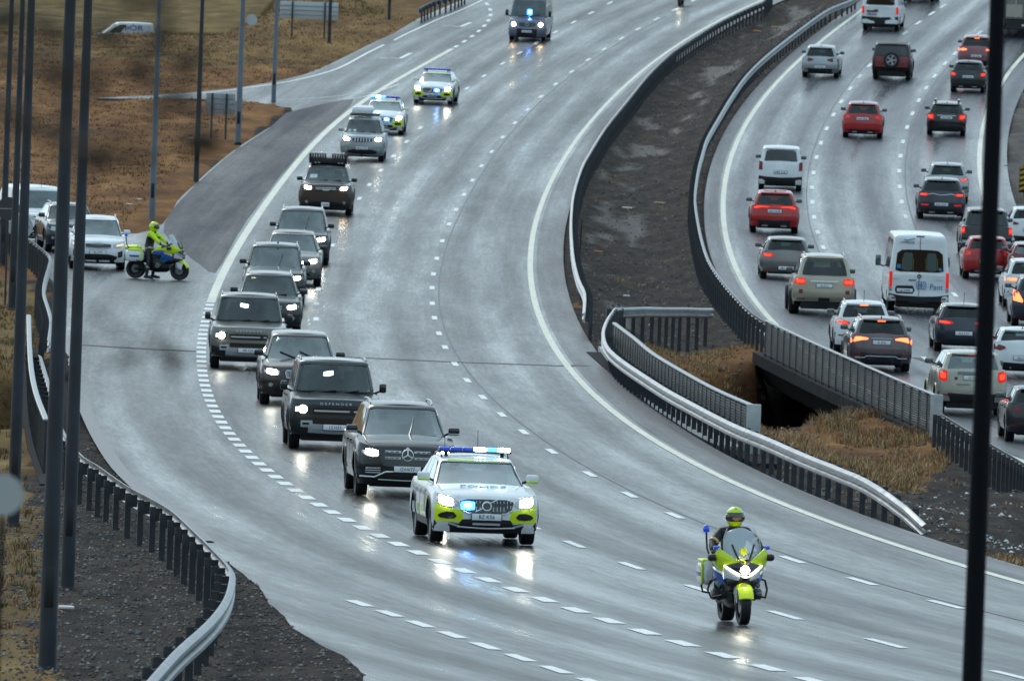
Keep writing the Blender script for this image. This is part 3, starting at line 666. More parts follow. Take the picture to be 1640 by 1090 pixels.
# chevron board at the right edge
cb = P(1640,313); root = empty('chevron_board', (cb[0], cb[1], g0(*cb)), 0, 'black and yellow striped hazard board at the right edge', 'road sign')
MB().box(-.22, .3, -.03, .03, .12, 1.2, .01).build('board', mat('chevron_black', (.01, .01, .01), .5), root)
YEL = mat('chevron_yellow', (.55, .30, .01), .5)
for k in range(5):
    z = .2 + k * .22; v = [(-.2, -.034, z), (.28, -.034, z + .17), (.28, -.034, min(z + .28, 1.17)), (-.2, -.034, z + .11)]
    v += [(a, b + .004, c) for a, b, c in v]; mesh_obj('stripe', v, [(0, 1, 2, 3), (7, 6, 5, 4), (0, 4, 5, 1), (1, 5, 6, 2), (2, 6, 7, 3), (3, 7, 4, 0)], YEL, root)
MB().box(-.02, .03, .03, .08, -.2, 1.1).build('post', GALVD, root)
# foreground lamp post, close to the camera and out of focus
fy = 91.; fx = (1562 - 820) / (F / fy) * 1.0
q = pix_ray(1561, 1090); fx = q[0] / q[1] * fy - .02
root = lamp((fx, fy), .168, POLEB, 'black out-of-focus post standing in front of the whole scene at the right', 14, False, grp='street lamps in the foreground')
# marker rod in the median
q = P(929,396); rod = MB().tube([(q[0], q[1], g0(*q) - .3), (q[0] + .03, q[1], g0(*q) + 1.0)], .025, 6).build('marker_rod', HATCH); tag(rod, 'thin dark marker rod standing in the gravel right of the median guardrail', 'marker rod')

# ------------------------------------------------------------------ stones, grass, litter
def tz(x, y): return float(terr(np.array([x]), np.array([y]))[0][0])
rs = np.random.RandomState(11)
def scatter(n, test, region, hts):
    X = rs.uniform(region[0], region[1], n * 6); Y = rs.uniform(region[2], region[3], n * 6)
    k = test(X, Y); X = X[k][:n]; Y = Y[k][:n]; Zt, road, med, left, gl = terr(X, Y); ok = ~road
    return X[ok], Y[ok], Zt[ok]
def tri_cloud(name, X, Y, Z, fn, m_, label, cat):
    V, F_ = fn(X, Y, Z); me = bpy.data.meshes.new(name); me.from_pydata(V.tolist(), [], F_.tolist())
    for q in (m_ if isinstance(m_, list) else [m_]): me.materials.append(q)
    if isinstance(m_, list):
        per = len(F_) // max(1, len(X)); me.polygons.foreach_set('material_index', np.repeat(rs.randint(0, len(m_), len(X)), per))
    return tag(link(bpy.data.objects.new(name, me)), label, cat, kind='stuff')
def stones(smin, smax):
    def f(X, Y, Z):
        n = len(X); s = rs.uniform(smin, smax, n) ** 1.; base = np.array([[1,0,0],[0,1,0],[-1,0,0],[0,-1,0],[0,0,.8],[0,0,-.6]], float)
        V = base[None] * s[:, None, None] * rs.uniform(.6, 1.3, (n, 6, 1)); V += np.stack([X, Y, Z + .01], -1)[:, None]
        fc = np.array([[0,1,4],[1,2,4],[2,3,4],[3,0,4],[1,0,5],[2,1,5],[3,2,5],[0,3,5]])
        return V.reshape(-1, 3), (fc[None] + np.arange(n)[:, None, None] * 6).reshape(-1, 3)
    return f
def tufts(h0, h1, nb, lean=.5, wd=.02, spread=.12):
    def f(X, Y, Z):
        n = len(X); h = rs.uniform(h0, h1, (n, nb)); a = rs.uniform(0, 2 * pi, (n, nb)); r = rs.uniform(0, spread, (n, nb)); ln = rs.uniform(.1, lean, (n, nb)) * h
        bx = X[:, None] + r * np.cos(a); by = Y[:, None] + r * np.sin(a); bz = np.repeat(Z[:, None] - .03, nb, 1)
        wx = np.cos(a + 1.57) * wd; wy = np.sin(a + 1.57) * wd
        v0 = np.stack([bx - wx, by - wy, bz], -1); v1 = np.stack([bx + wx, by + wy, bz], -1)
        m0 = np.stack([bx + .35 * ln * np.cos(a) - wx * .7, by + .35 * ln * np.sin(a) - wy * .7, bz + .6 * h], -1); m1 = m0 + np.stack([wx * 1.4, wy * 1.4, h * 0], -1)
        t = np.stack([bx + ln * np.cos(a), by + ln * np.sin(a), bz + h], -1)
        V = np.stack([v0, v1, m1, m0, t], 2).reshape(-1, 3); q = np.arange(n * nb)[:, None] * 5
        F_ = np.concatenate([q + np.array([[0, 1, 2]]), q + np.array([[0, 2, 3]]), q + np.array([[3, 2, 4]])], 1).reshape(-1, 3)
        return V, F_
    return f
G_T = [mat('dry_grass_tan', (.36, .20, .08), .7), mat('dry_grass_brown', (.20, .095, .038), .8), mat('dry_grass_pale', (.46, .31, .15), .7)]
G_O = [mat('olive_grass', (.10, .08, .025), .8), mat('olive_grass_pale', (.24, .18, .07), .8), G_T[1]]
G_F = [mat('field_grass_brown', (.20, .095, .04), .8), mat('field_grass_rust', (.13, .055, .022), .8), mat('field_grass_straw', (.30, .18, .085), .8)]
STN = [mat('stone_dark', (.03, .03, .033), .6), mat('stone_grey', (.15, .145, .14), .6), mat('stone_brown', (.07, .05, .04), .7)]
def med_test(X, Y): return (X > xEL(Y) + 1.3) & (X < xRL(Y) - .9)
X, Y, Zz = scatter(6500, med_test, (-2, 16, 160, 720), None)
tri_cloud('median_gravel', X, Y, Zz, stones(.015, .07), STN, 'loose stones scattered over the dark median', 'gravel')
X, Y, Zz = scatter(9000, lambda X, Y: (X < xD(Y) - 3) & (X > -9) & (Y < 300), (-9, 0, 160, 300), None)
tri_cloud('verge_gravel', X, Y, Zz, stones(.006, .042), STN, 'small stones over the dirt at the lower left', 'gravel')
def in_gp(k): return lambda X, Y: in_poly(X, Y, GPW[k])
def bb(k): a = GPW[k]; return (min(p[0] for p in a), max(p[0] for p in a), min(p[1] for p in a), max(p[1] for p in a))
for k, n, h in ((0, 2000, (.04, .20)), (1, 2100, (.04, .30)), (3, 700, (.06, .18))):
    X, Y, Zz = scatter(n, lambda X, Y, k=k: in_poly(X, Y, GPW[k]) & (fbm(X, Y, .9, 4.5, 40 + k, 3) > -.03), bb(k), None)
    tri_cloud('dry_grass', X, Y, Zz, tufts(h[0], h[1], 8, .95, .010, .22), G_T + [G_O[0], G_T[2]], ['brown grass on the bank below the median guardrail', 'tall dry grass before the dark opening under the far bridge', '', 'low dry grass by the right edge of the road'][k], 'dry grass')
X, Y, Zz = scatter(11000, lambda X, Y: (X < xD(Y) - 4.5) & (Y > 425) & (X > -28 - Y * .0) , (-30, -3, 425, 690), None)
tri_cloud('field_grass', X, Y, Zz, tufts(.05, .15, 5, .9, .02, .3), G_F, 'short brown grass over the field on the left', 'dry grass')
X, Y, Zz = scatter(9000, lambda X, Y: (X < xD(Y) - 3.5) & (X < soil_x(Y)) & (Y < 420), (-18, -5, 170, 420), None)
k_ = fbm(X, Y, 1.4, 7, 63, 3) > -.02; X, Y, Zz = X[k_], Y[k_], Zz[k_]
tri_cloud('verge_grass', X, Y, Zz, tufts(.05, .22, 7, .8, .012), [G_O[0], G_O[0], G_O[1], G_T[1], G_T[0], G_F[0]], 'tufts of yellow and olive grass at the left edge', 'dry grass')
X, Y, Zz = scatter(9000, lambda X, Y: (X < xD(Y) - 6) & (X > -30), (-30, -2, 690, 900), None)
tri_cloud('ridge_grass', X, Y, Zz, tufts(.06, .22, 5, .8, .025, .3), G_O, 'olive grass on the ridge and the field behind it', 'dry grass')
X, Y, Zz = scatter(1400, lambda X, Y: med_test(X, Y) & (fbm(X, Y, 1.5, 6, 77, 2) > .16), (-2, 16, 200, 560), None)
tri_cloud('median_weeds', X, Y, Zz, tufts(.04, .14, 6, .8, .012), G_T, 'sparse brown weeds on the median', 'dry grass')
# litter one can pick out
LIT = mat('pale_litter', (.72, .72, .70), .6); WOOD = mat('split_wood', (.55, .38, .18), .7, var=.3); ORG = mat('orange_scrap', (.55, .22, .05), .6)
def plank(px, ln, ang, m_, label, w_=.09):
    q = P(*px); z = tz(*q) + .03; o = MB().box(-ln / 2, ln / 2, -w_ / 2, w_ / 2, 0, .05, .008).build('plank', m_); o.location = (q[0], q[1], z); o.rotation_euler = (.02, .03, radians(ang)); tag(o, label, 'plank')
plank((1060,306), .55, 8, WOOD, 'pale yellow plank lying high on the median by the right guardrail', .25); plank((958,386), .34, -25, ORG, 'short orange stick on the median beside the marker rod')
plank((1078,480), .35, 4, LIT, 'white strip lying on the gravel before the crossing guardrail'); plank((1005,312), .4, -5, LIT, 'grey strip on the wet gravel near the left guardrail', .2)
plank((1245,30), .5, 20, WOOD, 'crumpled yellow sheet on the far end of the median', .5); plank((1213,41), .45, 0, ORG, 'orange rag near the top of the median', .4); plank((396,754), .3, 10, LIT, 'white scrap') if 0 else None
plank((1397,745), .28, 4, LIT, 'largest white stone-like scrap in the dry grass before the far bridge', .3)
for i, (px, lb) in enumerate((((1380,748), 'white scrap left of the largest one in the dry grass'), ((1410,747), 'white scrap right of the largest one in the dry grass'), ((1004,450), 'small white scrap near the lower end of the left median guardrail'),
      ((222,319), 'white scrap on the brown field behind the motorcycle'), ((306,219), 'pale scrap on the brown bank below the small sign'), ((770-563,329), 'small white scrap lowest on the brown field behind the motorcycle'), ((106,972), 'white scrap between the two nearest lamp posts'))):
    q = P(*px); z = tz(*q); o = MB().box(-.12, .12, -.07, .07, 0, .05, .02).build('litter', LIT); o.location = (q[0], q[1], z + .02); tag(o, lb, 'litter')
wl = [P(x, y) for x, y in [(1490,805),(1478,812),(1485,800),(1470,817),(1600,790),(1585,850),(1560,840),(1610,860),(1530,830),(1620,820),(1550,800),(1590,815),(1600,845),(1575,835)]]
X = np.array([p[0] for p in wl for k in range(12)]) + rs.normal(0, .35, len(wl) * 12); Y = np.array([p[1] for p in wl for k in range(12)]) + rs.normal(0, 3., len(wl) * 12)
tri_cloud('pale_pebbles', X, Y, terr(X, Y)[0], stones(.02, .06), [LIT, STN[1]], 'pale pebbles on the dark heap at the right', 'gravel')

# bare shrub close to the camera: its twigs hang into the upper left, far out of focus
BARK = mat('twig_bark', (.018, .014, .012), .8); DL = mat('withered_leaf', (.035, .022, .012), .8)
def sp3(px, py, Y): q = pix_ray(px, py); return Vector((q[0] / q[1] * Y, Y, CAMZ + q[2] / q[1] * Y))
rt = empty('bare_shrub', (-2.4, 20, 4.0), 0, 'dark out-of-focus twigs of a bare shrub hanging across the left side', 'shrub')
O = Vector((-2.4, 20, 4.0)); hub = sp3(-700, -80, 20)
MB().tube([(0, 0, -2), (.1, .1, 4), tuple(hub - O + Vector((-.3, 0, -1.5))), tuple(hub - O)], [.11, .08, .05, .03], 8).build('trunk', BARK, rt)
rr_ = random.Random(5)
for (x, y) in [(235, 575), (265, 100), (205, 70), (300, 150), (40, 30), (60, 200), (180, 250), (110, 120), (240, 20), (330, 235)]:
    Yd = 20 + rr_.uniform(-2, 2); e = sp3(x, y, Yd); mid = (hub + e) / 2 + Vector((0, 0, rr_.uniform(.0, .12)))
    tw = MB().tube([tuple(hub - O), tuple(mid - O), tuple(e - O)], [.012, .006, .003], 5)
    tw.build('twig', BARK, rt)
    for k in range(4):
        c0 = e - O + Vector((rr_.uniform(-.05, .05), 0, rr_.uniform(-.02, .02))); a = rr_.uniform(0, pi)
        MB().tube([tuple(c0 - Vector((.035 * cos(a), 0, .02 * sin(a)))), tuple(c0), tuple(c0 + Vector((.035 * cos(a), 0, .02 * sin(a))))], [.002, .014, .002], 5).build('leaf', DL, rt)
# ------------------------------------------------------------------ road vehicles
GLASS = mat('tinted_glass', (.016, .024, .028), .04, 0, .8, coat=.6, var=.75, vscale=1.7, vcol=(.045, .07, .075))
GLASSL = mat('pale_reflecting_glass', (.045, .075, .085), .05, 0, .9, coat=.7, var=.6, vscale=1.5, vcol=(.10, .15, .17))
GV = real_glass('clear_window_glass', (.46, .55, .56), 1.9); GVL = real_glass('wet_windscreen_glass', (.42, .54, .58), 3.6); GVR = real_glass('rear_window_glass', (.30, .38, .38), 1.1); GVD = real_glass('dark_window_glass', (.10, .12, .12))
GLASSD = mat('privacy_glass', (.006, .007, .009), .05, 0, .6, coat=.4)
TRIM = mat('black_plastic', (.018, .019, .021), .45, 0, .4)
TRIMG = mat('gloss_black', (.008, .008, .010), .12, 0, .5, coat=.5)
RUB = mat('tyre_rubber', (.014, .014, .016), .6, 0, .4)
ALLOY = mat('alloy_wheel', (.50, .51, .53), .38, .5)
ALLOYD = mat('dark_alloy_wheel', (.04, .04, .045), .3, .6)
CHROME = mat('chrome', (.86, .87, .88), .2, .12, coat=.6)
SILV = mat('silver_trim', (.50, .52, .54), .3, .3)
PLATE = mat('number_plate_white', (.82, .83, .85), .35, coat=.3)
PLTXT = mat('number_plate_blue', (.02, .045, .16), .4)
HEAD = mat('headlamp_lit', (.9, .9, .85), .2, emit=(1., .96, .80), es=48.)
HEADW = mat('headlamp_warm', (.9, .8, .6), .2, emit=(1., .72, .40), es=30.)
HEADC = mat('headlamp_housing', (.42, .44, .46), .08, .2, .8, coat=1.)
DRL = mat('daylight_strip', (.9, .9, .9), .3, emit=(.95, .98, 1.), es=2.2)
TAILL = mat('tail_lamp_lit', (.35, .008, .006), .3, 0, .2, emit=(1., .022, .012), es=.42, coat=.1)
TAILC = mat('tail_lamp_core', (.5, .02, .01), .3, 0, .1, emit=(1., .045, .02), es=2.2)
TAILH = mat('brake_lamp_lit', (.8, .2, .1), .15, emit=(1., .13, .03), es=4., coat=.8)
TAILR = mat('tail_lamp_red', (.20, .008, .009), .2, 0, .3, coat=.3)
TAILD = mat('tail_lamp_dim', (.6, .03, .02), .15, emit=(1., .03, .02), es=.28, coat=.2)
AMB = mat('amber_lens', (.7, .2, .02), .2, coat=.6)
BLUEL = mat('blue_lamp_lit', (.1, .3, .9), .2, emit=(.02, .16, 1.), es=10.)
BLUEW = mat('blue_lamp_core', (.6, .8, 1.), .2, emit=(.45, .8, 1.), es=40.)
BLUED = mat('blue_lamp_lens', (.01, .035, .30), .12, coat=1., emit=(.0, .06, .8), es=.35)
NEON = mat('fluorescent_yellow', (.68, .86, .004), .4, coat=.4, emit=(.55, .75, .0), es=.0)
def paint(name, c, metal=.0, rough=.28, coat=.7): return mat(name, c, rough, metal, .5, coat=coat, var=.10, vscale=1.5)
P_WHITE = paint('white_car_paint', (.80, .81, .82)); P_BLACK = paint('black_car_paint', (.006, .007, .009), .1, .22, .5); P_DGREY = paint('dark_grey_car_paint', (.024, .027, .032), .3, .25, .5)
P_GREY = paint('grey_car_paint', (.13, .14, .145), .45); P_SILV = paint('silver_car_paint', (.36, .38, .40), .6); P_BEIGE = paint('beige_car_paint', (.40, .35, .27), .45)
P_RED = paint('red_car_paint', (.42, .012, .014), .15); P_DRED = paint('dark_red_car_paint', (.20, .012, .022), .2); P_PINK = paint('rose_car_paint', (.26, .10, .12), .4)
P_NAVY = paint('dark_blue_car_paint', (.020, .028, .045), .3); P_BROWN = paint('brown_black_car_paint', (.055, .036, .03), .4); P_TITAN = paint('titanium_car_paint', (.19, .175, .165), .5)
P_LAV = paint('blue_grey_van_paint', (.16, .17, .24), .3)
_wm = {}
def wheel_meshes(r, w, am, spokes=5):
    k = (round(r, 2), round(w, 2), am.name, spokes)
    if k in _wm: return _wm[k]
    h = w / 2
    mb = MB().lathe([(r * .66, -h * .8), (r * .74, -h), (r * .93, -h), (r * .985, -h * .8), (r, -h * .5), (r, -h * .06), (r * .985, -h * .03), (r * .985, h * .03), (r, h * .06), (r, h * .5), (r * .985, h * .8), (r * .93, h), (r * .74, h), (r * .66, h * .8), (r * .66, -h * .8)], 28, 'x', caps=False)
    t = mb.build('wheel', RUB).data
    mb = MB(); q = r * .67
    mb.lathe([(q, -h * .75), (q, h * .82), (q * .93, h * .84), (q * .9, h * .5), (q * .88, -h * .2), (q * .88, -h * .2)], 24, 'x', caps=False)
    nd0 = len(mb.f); mb.lathe([(.001, h * .1), (q * .9, -h * .1), (q * .9, -h * .25), (.001, -h * .3)], 24, 'x', caps=False); nd1 = len(mb.f)
    for i in range(spokes):
        a = 2 * pi * i / spokes
        for da in (-.13, .13):
            c_, s_ = cos(a + da), sin(a + da); tx, ty = -s_ * q * .085, c_ * q * .085
            v = []
            for rr, hh in ((q * .16, h * .62), (q * .92, h * .74)):
                for sg in (-1, 1):
                    for dz in (0, -h * .5): v.append((hh + dz, rr * c_ + tx * sg, rr * s_ + ty * sg))
            mb.add(v, [(0, 2, 6, 4), (0, 1, 3, 2), (4, 6, 7, 5), (0, 4, 5, 1), (2, 3, 7, 6)])
    mb.lathe([(.001, h * .7), (q * .2, h * .68), (q * .22, h * .3)], 12, 'x', caps=False)
    rm = mb.build('rim', am).data; rm.materials.append(TRIM); rm.polygons.foreach_set('material_index', [1 if nd0 <= i < nd1 else 0 for i in range(len(rm.polygons))])
    for o in list(COL.objects):
        if o.data in (t, rm): bpy.data.objects.remove(o)
    _wm[k] = (t, rm); return t, rm
def nn(a, b, c, d):
    return (Vector(b) - Vector(a)).cross(Vector(d) - Vector(c))
class Car:
    def __init__(s, label, cat, L=4.7, W=1.88, H=1.65, hood=.98, hoodf=.82, cowl=1.35, belt=1.02, roof_f=2.05, roof_r=None, rear_b=None, tail=None,
                 wb=2.75, ax=.9, r=.36, ra=None, sill=.30, zf=.24, zr=.30, cf=.55, pf=2.6, cr=.38, pr=3., nose=None, tailp=None, wt=.66, wg=.87,
                 track=None, group=None, name='car', crown=.05, roofarc=.05, tw=.235):
        s.L, s.W, s.H = L, W, H; s.hood, s.hoodf, s.cowl, s.belt, s.roof_f = hood, hoodf, cowl, belt, roof_f
        s.roof_r = roof_r if roof_r is not None else L - .55; s.rear_b = rear_b if rear_b is not None else L - .12; s.tail = tail if tail is not None else belt + .02
        s.wb, s.ax, s.r = wb, ax, r; s.ra = ra or r * 1.13 + .02; s.sill, s.zf, s.zr = sill, zf, zr; s.cf, s.pf, s.cr, s.pr = cf, pf, cr, pr
        s.nose = nose or [(zf, .10), (zf + .12, .03), (.55, .0), (hoodf - .08, .03), (hoodf, .09)]
        s.tailp = tailp or [(zr, .07), (zr + .15, .0), (.65, .0), (s.tail - .05, .05), (s.tail, .07)]
        s.wt, s.wg = wt, wg; s.crown, s.roofarc = crown, roofarc; s.track = track or (W - tw - .05); s.tw = tw
        s.root = empty(name, (0, 0, 0), 0, label, cat, group); s.solid = False; s.rear_open = True
    def ztop(s, l): return float(np.interp(l, [0, .3, s.cowl, s.cowl + .35, s.rear_b, s.L], [s.hoodf, s.hoodf + (s.hood - s.hoodf) * .45, s.hood, s.belt, s.tail + .02, s.tail]))
    def zbot(s, l):
        z = float(np.interp(l, [0, s.ax - s.ra, s.ax + s.ra, s.ax + s.wb - s.ra, s.L], [s.zf, s.zf, s.sill, s.sill, s.zr]))
        for a in (s.ax, s.ax + s.wb):
            d = s.ra ** 2 - (l - a) ** 2
            if d > 0: z = max(z, s.r + sqrt(d))
        return z
    def hw(s, t): # half width against height fraction
        return s.W / 2 * (.955 + .045 * float(ss(t / .3)) - .05 * max(0, (t - .72) / .28) ** 2)
    def nf(s, z): return float(np.interp(z, [a for a, b in s.nose], [b for a, b in s.nose]))
    def tf(s, z): return float(np.interp(z, [a for a, b in s.tailp], [b for a, b in s.tailp]))
    def front(s, y, z, off=0.):
        t = (z - s.zf) / (s.hoodf - s.zf); w_ = s.hw(min(1, max(0, t))); q = min(.999, abs(y) / w_)
        l = s.nf(z) + s.cf * (1 - (1 - q ** s.pf) ** (1 / s.pf)) - off
        # push outwards sideways as the corner turns
        return (y * (1 + off * .5), l - s.L / 2, z)
    def rear(s, y, z, off=0.):
        t = (z - s.zr) / (s.tail - s.zr); w_ = s.hw(min(1, max(0, t))); q = min(.999, abs(y) / w_)
        l = s.L - s.tf(z) - s.cr * (1 - (1 - q ** s.pr) ** (1 / s.pr)) + off
        return (y * (1 + off * .5), l - s.L / 2, z)
    def side(s, l, z, sg, off=0.):
        zb, zt = s.zbot(l), s.ztop(l); zb0 = s.sill
        t = (z - zb0) / (zt - zb0); return (sg * (s.hw(min(1, max(0, t))) + off), l - s.L / 2, z)
    def body(s, m, rows=11):
        qs = [sin(radians(a)) for a in (0, 12, 24, 35, 45, 54, 62, 69, 75, 80, 84.5)]
        l0 = s.cf * 1.0; l1 = s.L - s.cr
        ls = list(np.linspace(l0 + .05, l1 - .04, 14))
        for a in (s.ax, s.ax + s.wb): ls += [a + s.ra * cos(radians(k)) for k in range(0, 181, 15)] + [a - s.ra - .004, a + s.ra + .004]
        ls = sorted(set(round(v, 4) for v in ls if l0 + .02 < v < l1 - .02))
        st = [('f', q) for q in qs] + [('s', v) for v in ls] + [('r', q) for q in qs[::-1]]
        ts = [0, .06, .14, .26, .4, .54, .68, .8, .9, .96, 1.][:rows]
        cols = []
        for kd, v in st:
            col = []
            if kd == 'f': ln = s.cf * (1 - (1 - v ** s.pf) ** (1 / s.pf))
            elif kd == 'r': ln = s.L - s.cr * (1 - (1 - v ** s.pr) ** (1 / s.pr))
            else: ln = v
            zb, zt = s.zbot(ln), s.ztop(ln)
            for t in ts:
                z = zb + (zt - zb) * t
                tt = (z - min(s.sill, zb)) / (zt - min(s.sill, zb)); w_ = s.hw(tt)
                if kd == 'f': x, l = v * w_, s.nf(z) + ln
                elif kd == 'r': x, l = v * w_, ln - s.tf(z)
                else:
                    k0 = max(0, 1 - (v - l0) / .35); k1 = max(0, 1 - (l1 - v) / .35)
                    x, l = w_, v + s.nf(z) * k0 - s.tf(z) * k1
                col.append((x, l - s.L / 2, z))
            cols.append(col)
        mb = MB(); n = len(ts)
        for sg in (1, -1):
            v = [(sg * x, y, z) for c in cols for x, y, z in c]
            f = []
            for i in range(len(cols) - 1):
                for j in range(n - 1):
                    q = (i * n + j, (i + 1) * n + j, (i + 1) * n + j + 1, i * n + j + 1); f.append(q if sg > 0 else q[::-1])
            mb.add(v, f)
        # top skin (bonnet, shoulders, tail), crowned
        M = [-1, -.86, -.6, -.3, 0, .3, .6, .86, 1]; v = []
        for c in cols:
            x, y, z = c[-1]
            for k in M: v.append((x * k, y, z + s.crown * (1 - k * k) * min(1, x / (s.W * .4))))
        f = []; K = len(M)
        for i in range(len(cols) - 1):
            for j in range(K - 1): f.append((i * K + j, i * K + j + 1, (i + 1) * K + j + 1, (i + 1) * K + j))
        mb.add(v, f)
        o = mb.build('body', m, s.root)
        bm = bmesh.new(); bm.from_mesh(o.data); bmesh.ops.remove_doubles(bm, verts=bm.verts, dist=.001); bmesh.ops.recalc_face_normals(bm, faces=bm.faces); bm.to_mesh(o.data); bm.free()
        for p_ in o.data.polygons: p_.use_smooth = True
        o.data.set_sharp_from_angle(angle=radians(42))
        h = s.W / 2
        MB().box(-h + .26, h - .26, -s.L / 2 + .28, s.L / 2 - .22, .20, .62, .04).box(-h + .07, h - .07, -s.L / 2 + s.ax + s.ra + .02, -s.L / 2 + s.ax + s.wb - s.ra - .02, s.sill - .04, .5, .03).build('underbody', TRIM, s.root)
        return o
    # greenhouse
    def gh(s, kd, v, t, off=0.):
        e = max(0, (t - .9) / .1); wz = s.W / 2 * (s.wg + (s.wt - s.wg) * t ** 1.2) - .045 * e * e
        lf = s.cowl + (s.roof_f - s.cowl) * (t ** .95) + .05 * e * e; lr = s.rear_b + (s.roof_r - s.rear_b) * (t ** 1.1) - .06 * e * e
        if kd == 'f': q = min(.9995, abs(v)); l = lf + .20 * (1 - (1 - q ** 2.6) ** (1 / 2.6)) - off; x = v * wz
        elif kd == 'r': q = min(.9995, abs(v)); l = lr - .16 * (1 - (1 - q ** 3.2) ** (1 / 3.2)) + off; x = v * wz
        else:
            l = lf + .20 + (lr - .16 - lf - .20) * abs(v); x = (wz + off) * (1 if v > 0 else -1)
        zb = s.ztop(l if kd != 'f' else s.cowl) - .03 + (s.crown * (1 - min(1, abs(v)) ** 2) * .8 if kd == 'f' else 0)
        lm = (s.roof_f + s.roof_r) / 2; zr = s.H - s.roofarc * min(1.3, abs(l - lm) / (s.roof_r - s.roof_f) * 2) ** 2
        z = zb + (zr - zb) * (t - .25 * e * e * .1) + off * .35
        return (x, l - s.L / 2, z)
    def cabin(s, m, roofm=None, holes=True):
        qs = [sin(radians(a)) for a in (0, 15, 30, 44, 57, 68, 77, 85)]
        st = [('f', q) for q in qs] + [('s', k) for k in (.001, .02, .12, .22, .33, .355, .45, .56, .66, .69, .8, .93, .999)] + [('r', q) for q in qs[::-1]]
        ts = [0, .085, .145, .3, .45, .6, .775, .845, .9, .94, .97, 1.]; mb = MB(); n = len(ts); blk = []
        for sg in (1, -1):
            v = []
            for kd, a in st:
                for t in ts:
                    x, y, z = s.gh(kd, a, t); v.append((sg * x, y, z))
            f = []
            for i in range(len(st) - 1):
                ka, va = st[i]; kb, vb = st[i + 1]
                for j in range(n - 1):
                    t_a, t_b = ts[j], ts[j + 1]; hole = edge = False
                    if holes:
                        if ka == kb == 'f': hole = max(va, vb) < .93 and t_a > .08 and t_b < .85; edge = max(va, vb) < .98 and t_b < .91
                        elif ka == kb == 'r': hole = s.rear_open and max(va, vb) < .75 and t_a > .14 and t_b < .78; edge = max(va, vb) < .86 and t_a > .08 and t_b < .85
                        elif ka == kb == 's': hole = t_a > .08 and t_b < .85 and vb <= .93 and (va, vb) not in ((.33, .355), (.66, .69)) and va > .01; edge = t_a > .08 and t_b < .85 and vb <= .93
                    if hole: continue
                    q = (i * n + j, (i + 1) * n + j, (i + 1) * n + j + 1, i * n + j + 1); f.append(q if sg > 0 else q[::-1]); blk.append(1 if edge else 0)
            mb.add(v, f)
        o = mb.build('cabin', m, s.root); o.data.materials.append(TRIMG); o.data.polygons.foreach_set('material_index', blk)
        bm = bmesh.new(); bm.from_mesh(o.data); bmesh.ops.remove_doubles(bm, verts=bm.verts, dist=.0008); bmesh.ops.recalc_face_normals(bm, faces=bm.faces); bm.to_mesh(o.data); bm.free()
        for p_ in o.data.polygons: p_.use_smooth = True
        if holes: s.interior()
        M = [-1, -.8, -.5, -.2, .2, .5, .8, 1]; v = []; f = []; K = len(M)
        for kd, a in st:
            x, y, z = s.gh(kd, a, 1.)
            for k in M: v.append((x * k, y, z + .03 * (1 - k * k) * min(1, abs(x) / .5)))
        for i in range(len(st) - 1):
            for j in range(K - 1): f.append((i * K + j, i * K + j + 1, (i + 1) * K + j + 1, (i + 1) * K + j))
        return mesh_obj('roof', v, f, roofm or m, s.root, True)
    def interior(s):
        INT = mat('cabin_lining', (.03, .03, .032), .8); SEAT = mat('seat_cloth', (.045, .045, .05), .85)
        b = s.belt; y0 = s.cowl - s.L / 2; wi = s.W / 2 * s.wg - .12
        MB().box(-wi, wi, y0 + .25, y0 + .62, b - .12, b + .03, .04).build('dashboard', INT, s.root)
        if s.L < 5.0 or True:
            for x in (-.38, .38):
                ys = y0 + 1.25; q = MB().box(x - .24, x + .24, ys, ys + .13, b - .2, b + .27, .06).box(x - .12, x + .12, ys + .03, ys + .11, b + .29, b + .45, .035).build('seat', SEAT, s.root)
        ys = min(y0 + 2.15, s.roof_r - s.L / 2 - .25); q = MB().box(-.62, .62, ys, ys + .13, b - .2, b + .2, .05)
        for x in (-.42, .42): q.box(x - .11, x + .11, ys + .03, ys + .1, b + .2, b + .34, .03)
        q.build('rear_seat', SEAT, s.root)
        rg = [(.38 + .17 * cos(a), y0 + .78 + .05 * sin(a), b + .02 + .16 * sin(a)) for a in np.linspace(0, 2 * pi, 15)]; MB().tube(rg, .014, 5).build('steering_wheel', INT, s.root)
        MB().box(-.11, .11, y0 + (s.roof_f - s.cowl) * .92 + .12, y0 + (s.roof_f - s.cowl) * .92 + .15, b + (s.H - b) * .70, b + (s.H - b) * .80, .012).build('rear_view_mirror', TRIMG, s.root)
    def patch(s, name, fn, cols, m, off=.006, rows=3, thick=.03, parent=None, label=None):
        """cols: (u, v0, v1); fn(u, v, off) -> point"""
        v = []; R_ = rows + 1; n = len(cols)
        for u, a, b in cols:
            for j in range(R_): v.append(fn(u, a + (b - a) * j / rows, off))
        for u, a, b in cols:
            for j in range(R_): v.append(fn(u, a + (b - a) * j / rows, off - thick))
        N = n * R_; f = []
        for i in range(n - 1):
            for j in range(rows): f.append((i * R_ + j, (i + 1) * R_ + j, (i + 1) * R_ + j + 1, i * R_ + j + 1))
        for i in range(n - 1):
            f.append((i * R_, N + i * R_, N + (i + 1) * R_, (i + 1) * R_)); k = rows
            f.append((i * R_ + k, (i + 1) * R_ + k, N + (i + 1) * R_ + k, N + i * R_ + k))
        for j in range(rows):
            f.append((j, j + 1, N + j + 1, N + j)); b_ = (n - 1) * R_; f.append((b_ + j, N + b_ + j, N + b_ + j + 1, b_ + j + 1))
        o = mesh_obj(name, v, f, m, parent or s.root)
        bm = bmesh.new(); bm.from_mesh(o.data); bmesh.ops.recalc_face_normals(bm, faces=bm.faces)
